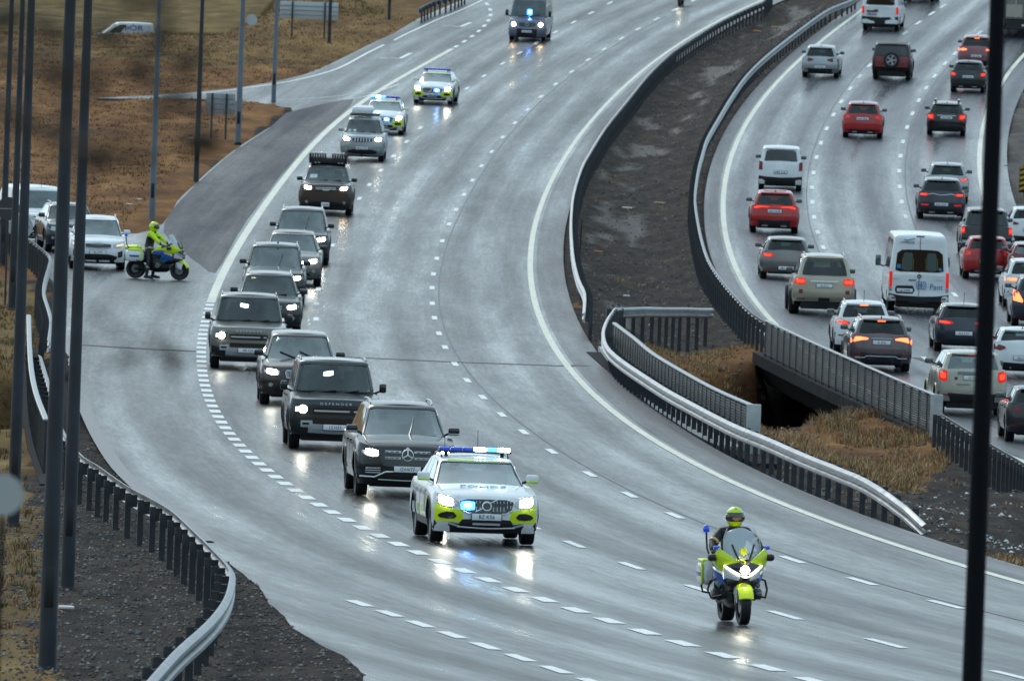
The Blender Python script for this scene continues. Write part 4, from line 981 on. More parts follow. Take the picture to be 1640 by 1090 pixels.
        # make the outer sheet look outwards
        bm.faces.ensure_lookup_table(); c = sum((q.calc_center_median() for q in bm.faces), Vector()) / len(bm.faces)
        bm.to_mesh(o.data); bm.free()
        for p_ in o.data.polygons: p_.use_smooth = p_.index < (n - 1) * rows
        try: o.data.set_sharp_from_angle(angle=radians(40))
        except Exception: pass
        if label: o['label'] = label
        return o
    def F(s, name, cols, m, mirror=False, **k):
        fn = lambda y, z, off: s.front(y, z, off)
        o = [s.patch(name, fn, cols, m, **k)]
        if mirror: o.append(s.patch(name, fn, [(-u, a, b) for u, a, b in cols][::-1], m, **k))
        return o
    def B(s, name, cols, m, mirror=False, **k):
        fn = lambda y, z, off: s.rear(y, z, off)
        o = [s.patch(name, fn, cols, m, **k)]
        if mirror: o.append(s.patch(name, fn, [(-u, a, b) for u, a, b in cols][::-1], m, **k))
        return o
    def glass(s, gm=None, sm=None, rm=None, ws=.93, t0=.05, t1=.88, rw=.86, rt0=.10, rt1=.82, sides=True, rear=True, rs=None, frame=True):
        gm = gm or GLASS; sm = sm or GLASS; rm = rm or GLASS
        if not s.solid: gm, sm, rm = [{GLASS: GV, GLASSL: GVL, GLASSD: GVD}.get(q, q) for q in (gm, sm, rm)]; rm = GVR if rm is GV else rm
        ff = lambda q, t, off: s.gh('f', q, t, off)
        cl = []
        for i in range(13):
            u = -ws + 2 * ws * i / 12; k = min(1, (ws - abs(u)) / .05); cl.append((u, t0 + .02 * (1 - k), t1 - .03 * (1 - k) - .015 * abs(u) ** 2))
        if frame: MB().tube([s.gh('f', u * 1.02, a - .02, .008) for u, a, b in cl] + [s.gh('f', u * 1.02, b + .01, .008) for u, a, b in cl[::-1]] + [s.gh('f', cl[0][0] * 1.02, cl[0][1] - .02, .008)], .012, 5).build('windscreen_frame', TRIMG, s.root)
        s.ws = s.patch('windscreen', ff, cl, gm, off=.011, rows=6)
        if rear:
            fr = lambda q, t, off: s.gh('r', q, t, off); cl = []
            for i in range(11):
                u = -rw + 2 * rw * i / 10; k = min(1, (rw - abs(u)) / .12); cl.append((u, rt0 + (.05 if rs is None else rs) * (1 - k), rt1 - .08 * (1 - k) - .03 * abs(u) ** 2))
            s.rwin = s.patch('rear_window', fr, cl, rm, off=.008, rows=5)
        if sides:
            for sg in (1, -1):
                fs = lambda u, t, off, sg=sg: s.gh('s', sg * u, t, off)
                for a, b in ((.02, .33), (.355, .66), (.69, .93)):
                    cl = [(a + (b - a) * k / 4, .10, .84 if not (a < .1 and k == 0) else .60) for k in range(5)]
                    s.patch('side_window', fs, cl, sm, off=.008, rows=4)
        return s
    def wheels(s, am=None, spokes=5):
        t, rm = wheel_meshes(s.r, s.tw, am or ALLOY, spokes)
        for a in (s.ax, s.ax + s.wb):
            for sg in (-1, 1):
                o = link(bpy.data.objects.new('wheel', t), s.root); o.location = (sg * s.track / 2, a - s.L / 2, s.r)
                if sg < 0: o.rotation_euler = (0, 0, pi)
                link(bpy.data.objects.new('rim', rm), o)
        return s
    def arches(s, m=None, w_=.055, off=.018, sillh=.12):
        m = m or TRIM
        for sg in (1, -1):
            fn = lambda l, z, off, sg=sg: s.side(l, z, sg, off)
            for a in (s.ax, s.ax + s.wb):
                V = []; n = 15; mb = MB(); rings = []
                for k in range(n):
                    an = radians(-12 + 204 * k / (n - 1)); pts = []
                    for rr, oo in ((s.ra - .005, .0), (s.ra - .005, off), (s.ra + w_, off), (s.ra + w_, -.02)):
                        l = a + rr * cos(an); z = max(s.sill - .03, s.r + rr * sin(an)); pts.append(s.side(l, z, sg, oo))
                    rings.append(pts)
                mb.rings(rings, True); mb.build('wheel_arch_trim', m, s.root)
            l0, l1 = s.ax + s.ra + .03, s.ax + s.wb - s.ra - .03
            s.patch('sill_trim', fn, [(l0 + (l1 - l0) * k / 4, s.sill - .01, s.sill + sillh) for k in range(5)], m, off=.012, rows=1)
        return s
    def doors(s, m=None):
        m = m or TRIM
        for sg in (1, -1):
            fn = lambda l, z, off, sg=sg: s.side(l, z, sg, off)
            for l in (s.cowl + .42, s.cowl + 1.25, s.cowl + 2.1):
                if l < s.L - .5:
                    zb = max(s.zbot(l), s.sill) + .06; s.patch('door_gap', fn, [(l, zb, s.ztop(l) - .02), (l + .012, zb, s.ztop(l) - .02)], TRIMG, off=.003, rows=4, thick=.01)
            for l in (s.cowl + 1.02, s.cowl + 1.9):
                z = s.belt - .12; s.patch('door_handle', fn, [(l, z, z + .035), (l + .2, z, z + .035)], s.bm if hasattr(s, 'bm') else m, off=.03, rows=1, thick=.035)
        return s
    def mirrors(s, m, z=None, l=None, w_=.22, h=.15, d=.12, m2=None, out=-.09, tall=False):
        z = z or s.belt + .06; l = l or s.cowl + .42
        for sg in (1, -1):
            x0 = s.W / 2 * .96 + out; mb = MB(); xa, xb = sorted((sg * x0 + sg * .04, sg * (x0 + .04 + w_)))
            y0 = l - s.L / 2
            mb.box(xa, xb, y0 - d / 2, y0 + d / 2, z, z + h, .035); o = mb.build('mirror', m, s.root)
            MB().tube([(sg * (x0 - .1), y0, z - .03), (sg * (x0 + .08), y0, z + .04)], .025, 6).build('mirror_arm', TRIM, o)
            MB().box(xa + .015, xb - .015, y0 + d / 2 - .004, y0 + d / 2 + .006, z + .015, z + h - .015, .01).build('mirror_glass', GLASSL, o)
            if m2: MB().box(xa - .003, xb + .003, y0 - d / 2 - .003, y0 + d / 2 - .02, z - .004, z + h * .42, .035).build('mirror_band', m2, o)
        return s
    def plate(s, where, z, txt, w_=.52, h=.115, m=None, tm=None, y=0., off=.03):
        p = (s.front if where == 'f' else s.rear)(y, z, off); sgn = -1 if where == 'f' else 1
        fr = MB().box(y - w_ / 2 - .012, y + w_ / 2 + .012, min(p[1], p[1] - sgn * .02), max(p[1], p[1] - sgn * .02), z - h / 2 - .012, z + h / 2 + .012, .005).build('plate_holder', TRIM, s.root)
        o = MB().box(y - w_ / 2, y + w_ / 2, min(p[1], p[1] + sgn * .006), max(p[1], p[1] + sgn * .006), z - h / 2, z + h / 2, .002).build('number_plate', m or PLATE, s.root)
        if txt not in ('GV V77', 'LS H33', 'BZ K56', 'IE Z02', 'UI T24', 'LK YA48', 'KU F 23', 'AG U24', 'RJ Z12', 'PB X26', 'BL Z79'):   # too small to read in the photograph
            mb = MB(); rk_ = random.Random(txt)
            for k in range(6):
                xa = y - w_ * .36 + w_ * .125 * k + (w_ * .06 if k > 2 else 0); mb.box(xa, xa + w_ * rk_.uniform(.05, .085), min(p[1] + sgn * .005, p[1] + sgn * .009), max(p[1] + sgn * .005, p[1] + sgn * .009), z - h * .26, z + h * rk_.uniform(.1, .28))
            mb.build('plate_marks', tm or PLTXT, o); return o
        t = text_obj('plate_text', txt, h * .86, tm or PLTXT, o, (y, p[1] + sgn * .009, z - .002), (pi / 2, 0, 0 if sgn < 0 else pi), ext=.001, sx=.92)
        return o
    def rails(s, m=None, h=.045, inset=.06, r_=.018):
        for sg in (1, -1):
            pts = []
            for k in range(9):
                u = .06 + .88 * k / 8; x, y, z = s.gh('s', sg * u, .97); e = 0 if k in (0, 8) else 1
                pts.append((x - sg * inset * .3, y, z + .02 + h * e))
            MB().tube(pts, r_, 6).build('roof_rail', m or SILV, s.root)
        return s
    def wipers(s, style=0):
        f = lambda q, t: s.gh('f', q, t, .03)
        sets = {0: [((-.55, .02), (.05, .10)), ((.10, .02), (.62, .12))], 1: [((-.6, .32), (-.05, .04)), ((.0, .34), (.55, .04))], 2: [((.12, .03), (.30, .66)), ((.20, .01), (.75, .05))]}[style]
        for (a, b), (c, d) in sets: MB().tube([f(a, b), f((a + c) / 2, (b + d) / 2), f(c, d)], .016, 5).build('wiper', TRIMG, s.root)
        return s
    def antenna(s, fin=True, l=None):
        l = l or s.roof_r - .25; y = l - s.L / 2
        lm = (s.roof_f + s.roof_r) / 2; z = s.H - s.roofarc * min(1.3, abs(l - lm) / (s.roof_r - s.roof_f) * 2) ** 2 + .02
        if fin: v = [(-.02, y, z), (.02, y, z), (.02, y + .16, z), (-.02, y + .16, z), (0, y + .13, z + .08), (0, y + .16, z + .07)]; mesh_obj('antenna', v, [(0, 1, 4), (1, 2, 5, 4), (2, 3, 5), (3, 0, 4, 5), (0, 3, 2, 1)], TRIMG, s.root)
        else: MB().tube([(0, y, z), (0, y + .1, z + .36)], .008, 5).build('antenna', TRIM, s.root)
        return s
    def bonnet(s, m, x0=.0, x1=.86, l0=.30):
        """shut bonnet skin standing 4 mm proud of the body"""
        V = []; F_ = []; ks = [-x1, -.6, -.3, 0, .3, .6, x1]; ls = np.linspace(l0, s.cowl - .02, 8)
        for l in ls:
            z = s.ztop(l); w_ = s.hw(1) * (1 if l > s.cf else (1 - (1 - l / s.cf) ** s.pf) ** (1 / s.pf))
            for k in ks:
                kk = k; V.append((kk * w_, l - s.L / 2, z + s.crown * (1 - kk * kk) * min(1, w_ / (s.W * .4)) + .004 + (0 if l > ls[0] + .01 else -.03)))
        n = len(ks)
        for i in range(len(ls) - 1):
            for j in range(n - 1): F_.append((i * n + j, i * n + j + 1, (i + 1) * n + j + 1, (i + 1) * n + j))
        return mesh_obj('bonnet', V, F_, m, s.root, True)
    def place(s, px, py, axle, yaw, h=None):
        """stand the axle centre on the ground point seen at pixel px, py"""
        A = P(px, py) if h is None else h
        la = (s.ax if axle == 'f' else s.ax + s.wb) - s.L / 2; lo = (s.ax if axle == 'r' else s.ax + s.wb) - s.L / 2
        if callable(yaw): yaw = yaw(A[1])
        c, sn = cos(yaw), sin(yaw); ox, oy = A[0] + la * sn, A[1] - la * c
        Bp = (ox - lo * sn, oy + lo * c); zA, zB = g0(*A), g0(*Bp)
        sl = (zB - zA) / (lo - la); s.root.location = (ox, oy, zA - sl * la + .004); s.root.rotation_euler = (atan(sl), 0, yaw); return s
def rect(x0, x1, z0, z1, n=4, r=.0):
    out = []
    for i in range(n + 1):
        x = x0 + (x1 - x0) * i / n; e = r if i in (0, n) else 0; out.append((x, z0 + e, z1 - e))
    return out
def poly4(x0, a0, b0, x1, a1, b1, n=3): return [(x0 + (x1 - x0) * i / n, a0 + (a1 - a0) * i / n, b0 + (b1 - b0) * i / n) for i in range(n + 1)]
def disc(cx, cz, r, n=8): return [(cx + r * sin(pi * (i / n - .5)), cz - r * cos(pi * (i / n - .5)) - 1e-4, cz + r * cos(pi * (i / n - .5)) + 1e-4) for i in range(n + 1)]
def ringobj(s, name, where, y, z, R_, r_, m, n=20):
    mb = MB(); rg = []; fn = s.front if where == 'f' else s.rear
    for i in range(n + 1):
        a = 2 * pi * i / n; c = []
        for k in range(5):
            b = 2 * pi * k / 5; rr = R_ + r_ * cos(b); p = fn(y + rr * cos(a), z + rr * sin(a), .02 + r_ * sin(b)); c.append(p)
        rg.append(c)
    return mb.rings(rg, False).build(name, m, s.root)
def bar(s, name, where, pts, r_, m, off=.02):
    fn = s.front if where == 'f' else s.rear
    return MB().tube([fn(a, b, off) for a, b in pts], r_, 6).build(name, m, s.root)
def yaw_in(f): return lambda Y: -atan(float(f(Y + 2) - f(Y - 2)) / 4)
def yaw_out(f): return lambda Y: pi - atan(float(f(Y + 2) - f(Y - 2)) / 4)
def xCon(Y): return (xC(Y) + xD(Y)) / 2
GC = 'dark vehicles of the escorted convoy'; GP_ = 'marked police cars in the convoy'; GQ = 'cars in the right carriageway traffic'
BLUEP = mat('livery_blue', (.02, .10, .42), .35, coat=.4); LETT = mat('bonnet_lettering', (.14, .22, .34), .5)
LOGO = mat('logo_blue', (.03, .20, .48), .5)
def police(label, px, py, bar_lit, bar_side, yaw=None, full=False, dyaw=0., grille_lit=-.33, plate='BZ K56'):
    c = Car(label, 'police car', L=4.94, W=1.9, H=1.50, hood=.99, hoodf=.83, cowl=1.42, belt=1.0, roof_f=2.3, roof_r=4.1, rear_b=4.78, wb=2.94, ax=.9, r=.355, cf=.5, pf=2.5, sill=.3, zf=.22, wt=.66, wg=.86, group=GP_, name='police_car')
    c.bm = P_WHITE; c.body(P_WHITE); c.cabin(P_WHITE); c.glass(GLASSL, GLASS, GLASS, t1=.86); c.wheels(ALLOY, 10); c.arches(TRIM, .05); c.doors(); c.mirrors(P_WHITE, m2=NEON); c.bonnet(P_WHITE); c.rails(TRIMG, .03)
    c.F('front_bumper', [(-.90, .40, .80), (-.84, .40, .79), (-.72, .40, .68), (-.6, .40, .635), (-.5, .40, .62), (0, .40, .60), (.5, .40, .62), (.6, .40, .635), (.72, .40, .68), (.84, .40, .79), (.90, .40, .80)], NEON, off=.008, rows=4, label='fluorescent yellow front bumper')
    c.F('lower_bumper', [(-.9, .22, .42), (-.6, .22, .39), (-.3, .22, .34), (0, .22, .34), (.3, .22, .34), (.6, .22, .39), (.9, .22, .42)], TRIM, off=.014, rows=3)
    c.F('grille', [(-.47, .72, .775), (-.44, .63, .79), (-.34, .575, .80), (-.15, .57, .80), (0, .57, .80), (.15, .57, .80), (.34, .575, .80), (.44, .63, .79), (.47, .72, .775)], TRIMG, off=.018, rows=3)
    for k in range(15):
        y = -.42 + .06 * k; 
        if abs(y) > .11: c.F('grille_bar', rect(y - .006, y + .006, .60 if abs(y) < .35 else .66, .785, 1), SILV, off=.026, rows=1, thick=.012)
    ringobj(c, 'badge_ring', 'f', 0, .69, .075, .013, CHROME); bar(c, 'badge_bar', 'f', [(-.20, .585), (-.07, .655)], .011, CHROME, .03); bar(c, 'badge_arrow', 'f', [(.05, .745), (.18, .80)], .011, CHROME, .03)
    c.F('badge_plate', disc(0, .69, .065), TRIMG, off=.03, thick=.012)
    for e, m_ in (((-.47, .72), 0), ((.47, .72), 0)): pass
    bar(c, 'grille_surround', 'f', [(-.48, .77), (-.45, .63), (-.34, .562), (0, .556), (.34, .562), (.45, .63), (.48, .77), (.34, .81), (0, .812), (-.34, .81), (-.48, .77)], .010, CHROME, .018)
    c.F('headlight', [(.50, .70, .765), (.56, .665, .80), (.66, .66, .835), (.76, .68, .855), (.84, .72, .87), (.88, .76, .87)], HEADC, True, off=.014)
    c.F('headlight_beam', [(.60, .69, .80), (.68, .69, .83), (.76, .70, .845), (.82, .74, .855)], HEAD, True, off=.024)
    c.F('fog_vent', [(.53, .49, .515), (.58, .455, .57), (.7, .45, .575), (.80, .465, .545), (.84, .49, .51)], TRIMG, True, off=.016)
    c.F('lower_grille', [(-.50, .33, .345), (-.42, .30, .45), (0, .30, .47), (.42, .30, .45), (.50, .33, .345)], TRIMG, off=.022)
    c.F('skid_plate', poly4(.46, .30, .335, .66, .36, .40), SILV, True, off=.026); bar(c, 'skid_bar', 'f', [(-.5, .315), (-.2, .30), (0, .295), (.2, .30), (.5, .315)], .015, SILV, .03)
    c.F('led_strip', rect(-.24, .24, .355, .39, 4), SILV, off=.036)
    c.plate('f', .50, plate)
    if grille_lit is not None:
        c.F('grille_blue_lamp', rect(grille_lit - .055, grille_lit + .055, .67, .73, 2, .01), BLUEW, off=.045); c.F('grille_blue_glow', rect(grille_lit - .12, grille_lit + .12, .61, .775, 2, .02), BLUEL, off=.028)
    # light bar
    y0 = 2.75 - c.L / 2; z0 = 1.545
    lb = MB().box(-.66, .66, y0 - .13, y0 + .13, z0, z0 + .03, .01).build('light_bar', TRIM, c.root)
    for i in range(6):
        xa = -.64 + i * .2133; lit = bar_lit and ((i >= 3) if bar_side > 0 else (i < 3))
        MB().box(xa + .006, xa + .207, y0 - .12, y0 + .12, z0 + .03, z0 + .095, .02).build('lamp_segment', (BLUEW if i % 2 else BLUEL) if lit else BLUED, lb)
    for x in (-.5, .5): MB().box(x - .03, x + .03, y0 - .05, y0 + .05, z0 - .06, z0).build('bar_foot', TRIM, lb)
    if full:
        MB().tube([(-.48, y0 + .5, 1.5), (-.48, y0 + .55, 1.83)], .006, 5).build('antenna', TRIM, c.root); MB().tube([(.14, y0 + .8, 1.5), (.14, y0 + .85, 1.92)], .006, 5).build('antenna', TRIM, c.root)
        text_obj('bonnet_lettering', 'POLICE', .30, LETT, c.root, (0, .86 - c.L / 2, c.ztop(.86) + .066), (radians(5.5), 0, 0), ext=.003, sx=.85)
    # livery
    f = lambda q, t, off: c.gh('f', q, t, off); c.patch('roof_stripe', f, [(u, .925, .97) for u in (-.8, -.5, 0, .5, .8)], NEON, off=.012, rows=2)
    for sg in (1, -1):
        fn = lambda l, z, off, sg=sg: c.side(l, z, sg, off)
        l0 = c.ax + c.ra + .08
        c.patch('livery_panel', fn, [(l0 + .0 + .05 * k, .36, .86) for k in range(4)], NEON, off=.006, rows=3); c.patch('livery_panel', fn, [(l0 + .2 + .05 * k, .36, .9) for k in range(4)], BLUEP, off=.006, rows=3)
        for k, m_ in enumerate((NEON, BLUEP, NEON, BLUEP)): c.patch('livery_panel', fn, [(l0 + .75 + k * .5 + .11 * j, .42, .62) for j in range(5)], m_, off=.006, rows=2)
    c.place(px, py, 'f', (lambda Y: yaw_in(xCon)(Y) + dyaw) if yaw is None else yaw); return c
police('white and fluorescent yellow police car leading the cars, plate BZ K56', 770, 870, True, 1, full=True)

def defender(label, px, py, m, roofm, plate, badge, sc_=1.):
    c = Car(label, 'off-road car', L=4.76, W=2.0, H=1.93, hood=1.20, hoodf=1.08, cowl=1.28, belt=1.22, roof_f=1.78, roof_r=4.4, rear_b=4.62, wb=3.02, ax=.85, r=.40, cf=.32, pf=3.4, sill=.38, zf=.33, wt=.74, wg=.88, group=GC, name='suv_car', crown=.03, roofarc=.02)
    c.bm = m; c.body(m); c.cabin(m, roofm); c.glass(GLASS, GLASS, GLASSD, t0=.10, t1=.86, ws=.92); c.wheels(ALLOYD); c.arches(TRIM, .07, .025); c.doors(); c.mirrors(TRIMG, w_=.15, h=.20, z=1.24, out=.0); c.rails(TRIMG, .03); c.wipers(0); c.bonnet(m, x1=.6)
    c.F('front_panel', rect(-.86, .86, .70, .99, 8), m, off=.006); c.F('headlight', rect(.58, .86, .80, .97, 4, .02), TRIMG, True, off=.014)
    c.F('headlight_beam', disc(.70, .885, .085), HEAD, True, off=.03); c.F('lamp_strip', rect(.80, .845, .83, .93, 1), DRL, True, off=.026)
    c.F('upper_grille', rect(-.50, .50, .78, .93, 6, .01), TRIMG, off=.012); c.F('grille_bar', rect(-.46, .46, .84, .875, 6), SILV, off=.026); c.F('badge', disc(.34, .85, .045), TRIM, off=.04, thick=.015)
    c.F('lower_grille', rect(-.48, .48, .60, .70, 6), TRIMG, off=.014)
    c.F('bumper_panel', [(-.74, .50, .64), (-.5, .50, .645), (-.49, .46, .57), (0, .45, .56), (.49, .46, .57), (.5, .50, .645), (.74, .50, .64)], SILV, off=.03, rows=2); c.F('skid_plate', [(-.58, .38, .5), (0, .36, .5), (.58, .38, .5)], SILV, off=.025)
    c.F('fog_slot', rect(.56, .70, .555, .60, 2), TRIMG, True, off=.042); c.F('bumper_corner', [(.60, .34, .50), (.8, .36, .58), (.95, .40, .62)], TRIM, True, off=.018)
    c.plate('f', .51, plate, off=.05)
    y, z = c.front(0, 1.0, .03)[1:]; text_obj('bonnet_lettering', 'D E F E N D E R', .075, SILV, c.root, (0, y, 1.01), (radians(80), 0, 0), ext=.006, sx=1.35)
    if badge: c.F('glowing_strip', rect(-.86 + .0, -.80, .83, .93, 1), DRL, off=.03)  # emissive strip at the outer end of one headlight
    c.place(px, py, 'f', yaw_in(xCon)); return c
defender('near-black boxy off-road car with plate LS H33 and a silver bumper panel', 533, 720, P_DGREY, P_GREY, 'LS H33', True)
defender('pale grey boxy off-road car, foremost of the grey pair, plate PB X26', 396, 591, paint('warm_grey_paint', (.17, .165, .15), .3), P_DGREY, 'PB X26', False)

# the large black car directly behind the police car
c = Car('large black off-road car with a round star badge and plate GV V77', 'car', L=5.2, W=1.97, H=1.80, hood=1.15, hoodf=.96, cowl=1.30, belt=1.14, roof_f=2.12, roof_r=4.6, rear_b=5.05, wb=3.13, ax=.88, r=.40, cf=.55, pf=2.6, sill=.36, zf=.25, wt=.65, wg=.85, group=GC, name='suv_car')
c.bm = P_BLACK; c.body(P_BLACK); c.cabin(P_BLACK, P_DGREY); c.glass(GLASSL, GLASS, GLASSD, t1=.87); c.wheels(ALLOYD); c.doors(); c.mirrors(P_BLACK, m2=SILV); c.rails(SILV, .05); c.wipers(2); c.bonnet(P_BLACK); c.arches(P_BLACK, .04, .02)
c.F('grille', [(-.52, .70, .72), (-.46, .62, .93), (-.3, .60, .96), (0, .60, .97), (.3, .60, .96), (.46, .62, .93), (.52, .70, .72)], TRIMG, off=.012, rows=3)
for z in (.895, .775):
    for sg in (1, -1):
        c.F('grille_bar', [(sg * a, z - .022, z + .022) for a in ((.13, .3, .44) if sg > 0 else (.44, .3, .13))], SILV, off=.026, rows=2)
        for k in range(3): c.F('grille_slot', rect(min(sg * (.17 + .1 * k), sg * (.24 + .1 * k)), max(sg * (.17 + .1 * k), sg * (.24 + .1 * k)), z - .008, z + .006, 1), TRIMG, off=.032, rows=1, thick=.01)
ringobj(c, 'badge_ring', 'f', 0, .835, .105, .014, CHROME); c.F('badge_plate', disc(0, .835, .10), TRIMG, off=.034, thick=.02)
for a in (90, 210, 330): bar(c, 'badge_spoke', 'f', [(0, .835), (.10 * cos(radians(a)), .835 + .10 * sin(radians(a)))], .013, CHROME, .045)
ringobj(c, 'bonnet_badge', 'f', 0, .955, .02, .012, CHROME, 10)
c.F('headlight', [(.56, .80, .90), (.62, .78, .93), (.76, .80, .955), (.88, .86, .965)], HEADC, True, off=.012); c.F('headlight_beam', [(.58, .81, .91), (.70, .81, .925), (.80, .84, .935)], HEAD, True, off=.024)
for z in (.565, .52, .475): bar(c, 'air_slat', 'f', [(-.80, z), (-.52, z + .005)], .011, SILV, .015); bar(c, 'air_slat', 'f', [(.80, z), (.52, z + .005)], .011, SILV, .015)
c.F('side_intake', [(.50, .46, .58), (.82, .46, .60)], TRIMG, True, off=.010)
bar(c, 'bumper_trim', 'f', [(-.90, .40), (-.62, .395), (-.42, .50), (0, .515), (.42, .50), (.62, .395), (.90, .40)], .015, CHROME, .03)
c.F('lower_grille', [(-.60, .33, .38), (-.4, .32, .48), (0, .31, .50), (.4, .32, .48), (.60, .33, .38)], TRIMG, off=.014); bar(c, 'skid_bar', 'f', [(-.55, .345), (0, .335), (.55, .345)], .012, SILV, .03)
c.plate('f', .56, 'GV V77', off=.035); c.F('plate_sticker', disc(-.005, .56, .016), YEL, off=.05, thick=.012)
c.place(646, 795, 'f', yaw_in(xCon))

def gensuv(label, px, py, m, roofm=None, grille='bars', W=1.93, H=1.72, L=4.8, axle='f', yaw=None, lit=HEAD, group=GC, rails=SILV, glass=GLASS, plate=None, wip=0, cat='car', arch=True, mirror=None, lamps=(True, True), hood=1.06, hoodf=.90, name='suv_car', belt=1.08, roof_f=2.02, cf=.5, **kw):
    c = Car(label, cat, L=L, W=W, H=H, hood=hood, hoodf=hoodf, cowl=1.25, belt=belt, roof_f=roof_f, wb=kw.pop('wb', 2.88), ax=.88, r=kw.pop('r', .375), cf=cf, sill=.34, zf=.27, group=group, name=name, **kw)
    c.bm = m; c.body(m); c.cabin(m, roofm or m); c.glass(glass, GLASS, GLASSD); c.wheels(); c.doors(); c.mirrors(mirror or TRIMG); c.bonnet(m)
    if arch: c.arches(TRIM, .05)
    if rails: c.rails(rails)
    if wip is not None: c.wipers(wip)
    zt = hoodf
    c.F('headlight', [(.50, zt - .15, zt - .06), (.58, zt - .17, zt - .03), (.72, zt - .16, zt - .01), (.86, zt - .10, zt)], HEADC, True, off=.012)
    k = [(.56, zt - .145, zt - .05), (.66, zt - .15, zt - .035), (.78, zt - .12, zt - .02)]
    if lit:
        if lamps[0]: c.F('headlight_beam', [(-a, b, d) for a, b, d in k][::-1], lit, off=.024)
        if lamps[1]: c.F('headlight_beam', k, lit, off=.024)
    c.F('grille', [(-.42, zt - .17, zt - .06), (-.3, zt - .2, zt - .03), (0, zt - .21, zt - .02), (.3, zt - .2, zt - .03), (.42, zt - .17, zt - .06)], TRIMG, off=.012)
    if grille == 'bars':
        for z in (zt - .08, zt - .14): bar(c, 'grille_bar', 'f', [(-.38, z), (0, z + .005), (.38, z)], .012, CHROME, .02)
    elif grille == 'kidney':
        for sg in (1, -1):
            p = [(sg * .06, zt - .05), (sg * .32, zt - .05), (sg * .35, zt - .09), (sg * .32, zt - .22), (sg * .08, zt - .23), (sg * .05, zt - .1), (sg * .06, zt - .05)]; bar(c, 'grille_surround', 'f', p, .013, CHROME, .03)
            for j in range(7): bar(c, 'grille_bar', 'f', [(sg * (.085 + .037 * j), zt - .07), (sg * (.09 + .037 * j), zt - .21)], .008, SILV, .03)
    elif grille == 'slots':
        for j in range(6): bar(c, 'grille_bar', 'f', [(-.3 + .12 * j, zt - .04), (-.3 + .12 * j, zt - .19)], .018, CHROME, .03)
    c.F('lower_grille', [(-.62, .36, .46), (-.4, .33, .52), (0, .32, .53), (.4, .33, .52), (.62, .36, .46)], TRIMG, off=.012)
    c.F('fog_lamp', disc(.70, .50, .05), HEADC, True, off=.02); c.F('lower_bumper', [(-.88, .28, .38), (0, .26, .34), (.88, .28, .38)], TRIM, off=.016)
    if plate: c.plate('f', .58, plate)
    c.place(px, py, axle, yaw or yaw_in(xCon)); return c
c = gensuv('dark off-road car with a tall twin grille and parked wiper blades up', 478, 649, P_BROWN, P_GREY, 'kidney', W=1.93, H=1.74, L=4.85, rails=None, wip=1, plate=None, glass=GLASSL)
c = gensuv('dark grey off-road car close behind the pale grey boxy one, chrome grille bars', 428, 535, P_DGREY, P_GREY, 'bars', W=1.94, H=1.73, rails=CHROME, wip=0)
c = gensuv('dark tall off-road car with a dim yellow headlamp, third up the convoy stack', 438, 489, P_DGREY, P_GREY, 'bars', W=1.92, H=1.86, belt=1.16, hood=1.12, hoodf=.96, lit=HEADW, wip=2, wt=.71, wg=.88, glass=GLASSL)
MB().box(.04, .09, -.52, -.46, c.H - .01, c.H + .07, .01).build('roof_sensor', TRIMG, c.root)
c = gensuv('dark brown-grey low off-road car with one bright lamp showing, fourth up the stack', 466, 457, P_TITAN, P_DGREY, 'bars', W=1.94, H=1.70, rails=None, wip=None, glass=GLASSL)
c = gensuv('black square-backed off-road car with silver roof rails, topmost of the tight stack', 481, 423, P_DGREY, P_GREY, 'bars', W=1.92, H=1.87, belt=1.16, hood=1.12, hoodf=.96, wt=.71, wg=.88, rails=CHROME, wip=2, glass=GLASSL)
# dark pick-up like vehicle carrying a rack of gear
c = gensuv('brown-black vehicle with black gear on its roof and two amber-white headlamps', 521, 344, P_BROWN, P_BLACK, 'bars', W=2.02, H=1.86, L=5.6, hood=1.22, hoodf=1.12, belt=1.18, lit=HEADW, rails=None, wb=3.3, r=.40, wt=.68, name='pickup_truck', cat='pickup truck', cf=.35, glass=GLASS)
c.F('bonnet_front', rect(-.5, .5, 1.0, 1.10, 4), P_BLACK, off=.008); c.plate('f', .42, 'US', w_=.30, h=.15)
c.F('badge', rect(-.12, .12, .935, .975, 2), SILV, off=.045)
y0 = 2.35 - c.L / 2
rk = MB().box(-.72, .72, y0, y0 + 1.5, 1.87, 2.09, .04).build('roof_rack_box', TRIM, c.root)
for j in range(14):
    x = -.70 + .094 * j
    if not (-.12 < x < .08): MB().box(x, x + .05, y0 - .06, y0 + 1.4, 2.09, 2.28, .02).build('gear_rib', TRIMG, rk)
for x in (-.72, .62): MB().box(x, x + .10, y0 - .1, y0 + .02, 2.0, 2.25, .03).build('gear_end', TRIM, rk)
for x in (-.5, -.38, .38, .5): MB().box(x, x + .07, y0 - .02, y0, 1.89, 1.93).build('rack_clip', SILV, rk)
f = lambda q, t, off: c.gh('f', q, t, off)
PAP = mat('pale_paper', (.5, .62, .60), .5)
c.patch('windscreen_card', f, [(-.78, .25, .48), (-.45, .25, .48)], PAP, off=.016)
c = gensuv('silver off-road car with a white roof box, tall slotted grille and both headlamps on', 580, 258, P_SILV, P_SILV, 'slots', W=1.89, H=1.82, L=4.8, hood=1.16, hoodf=1.04, belt=1.14, wt=.67, mirror=P_SILV, arch=False, plate='RAV 88', glass=GLASS, rails=SILV)
f = lambda q, t, off: c.gh('f', q, t, off); c.patch('windscreen_card', f, [(-.8, .12, .26), (-.4, .12, .26)], PAP, off=.016)
rb = MB().box(-.55, .35, -.25, 1.5, 1.94, 2.26, .13).build('roof_box', P_WHITE, c.root); MB().box(-.62, .62, -.12, -.06, 1.86, 1.93, .01).box(-.62, .62, 1.1, 1.16, 1.86, 1.93, .01).build('crossbar', TRIMG, c.root)
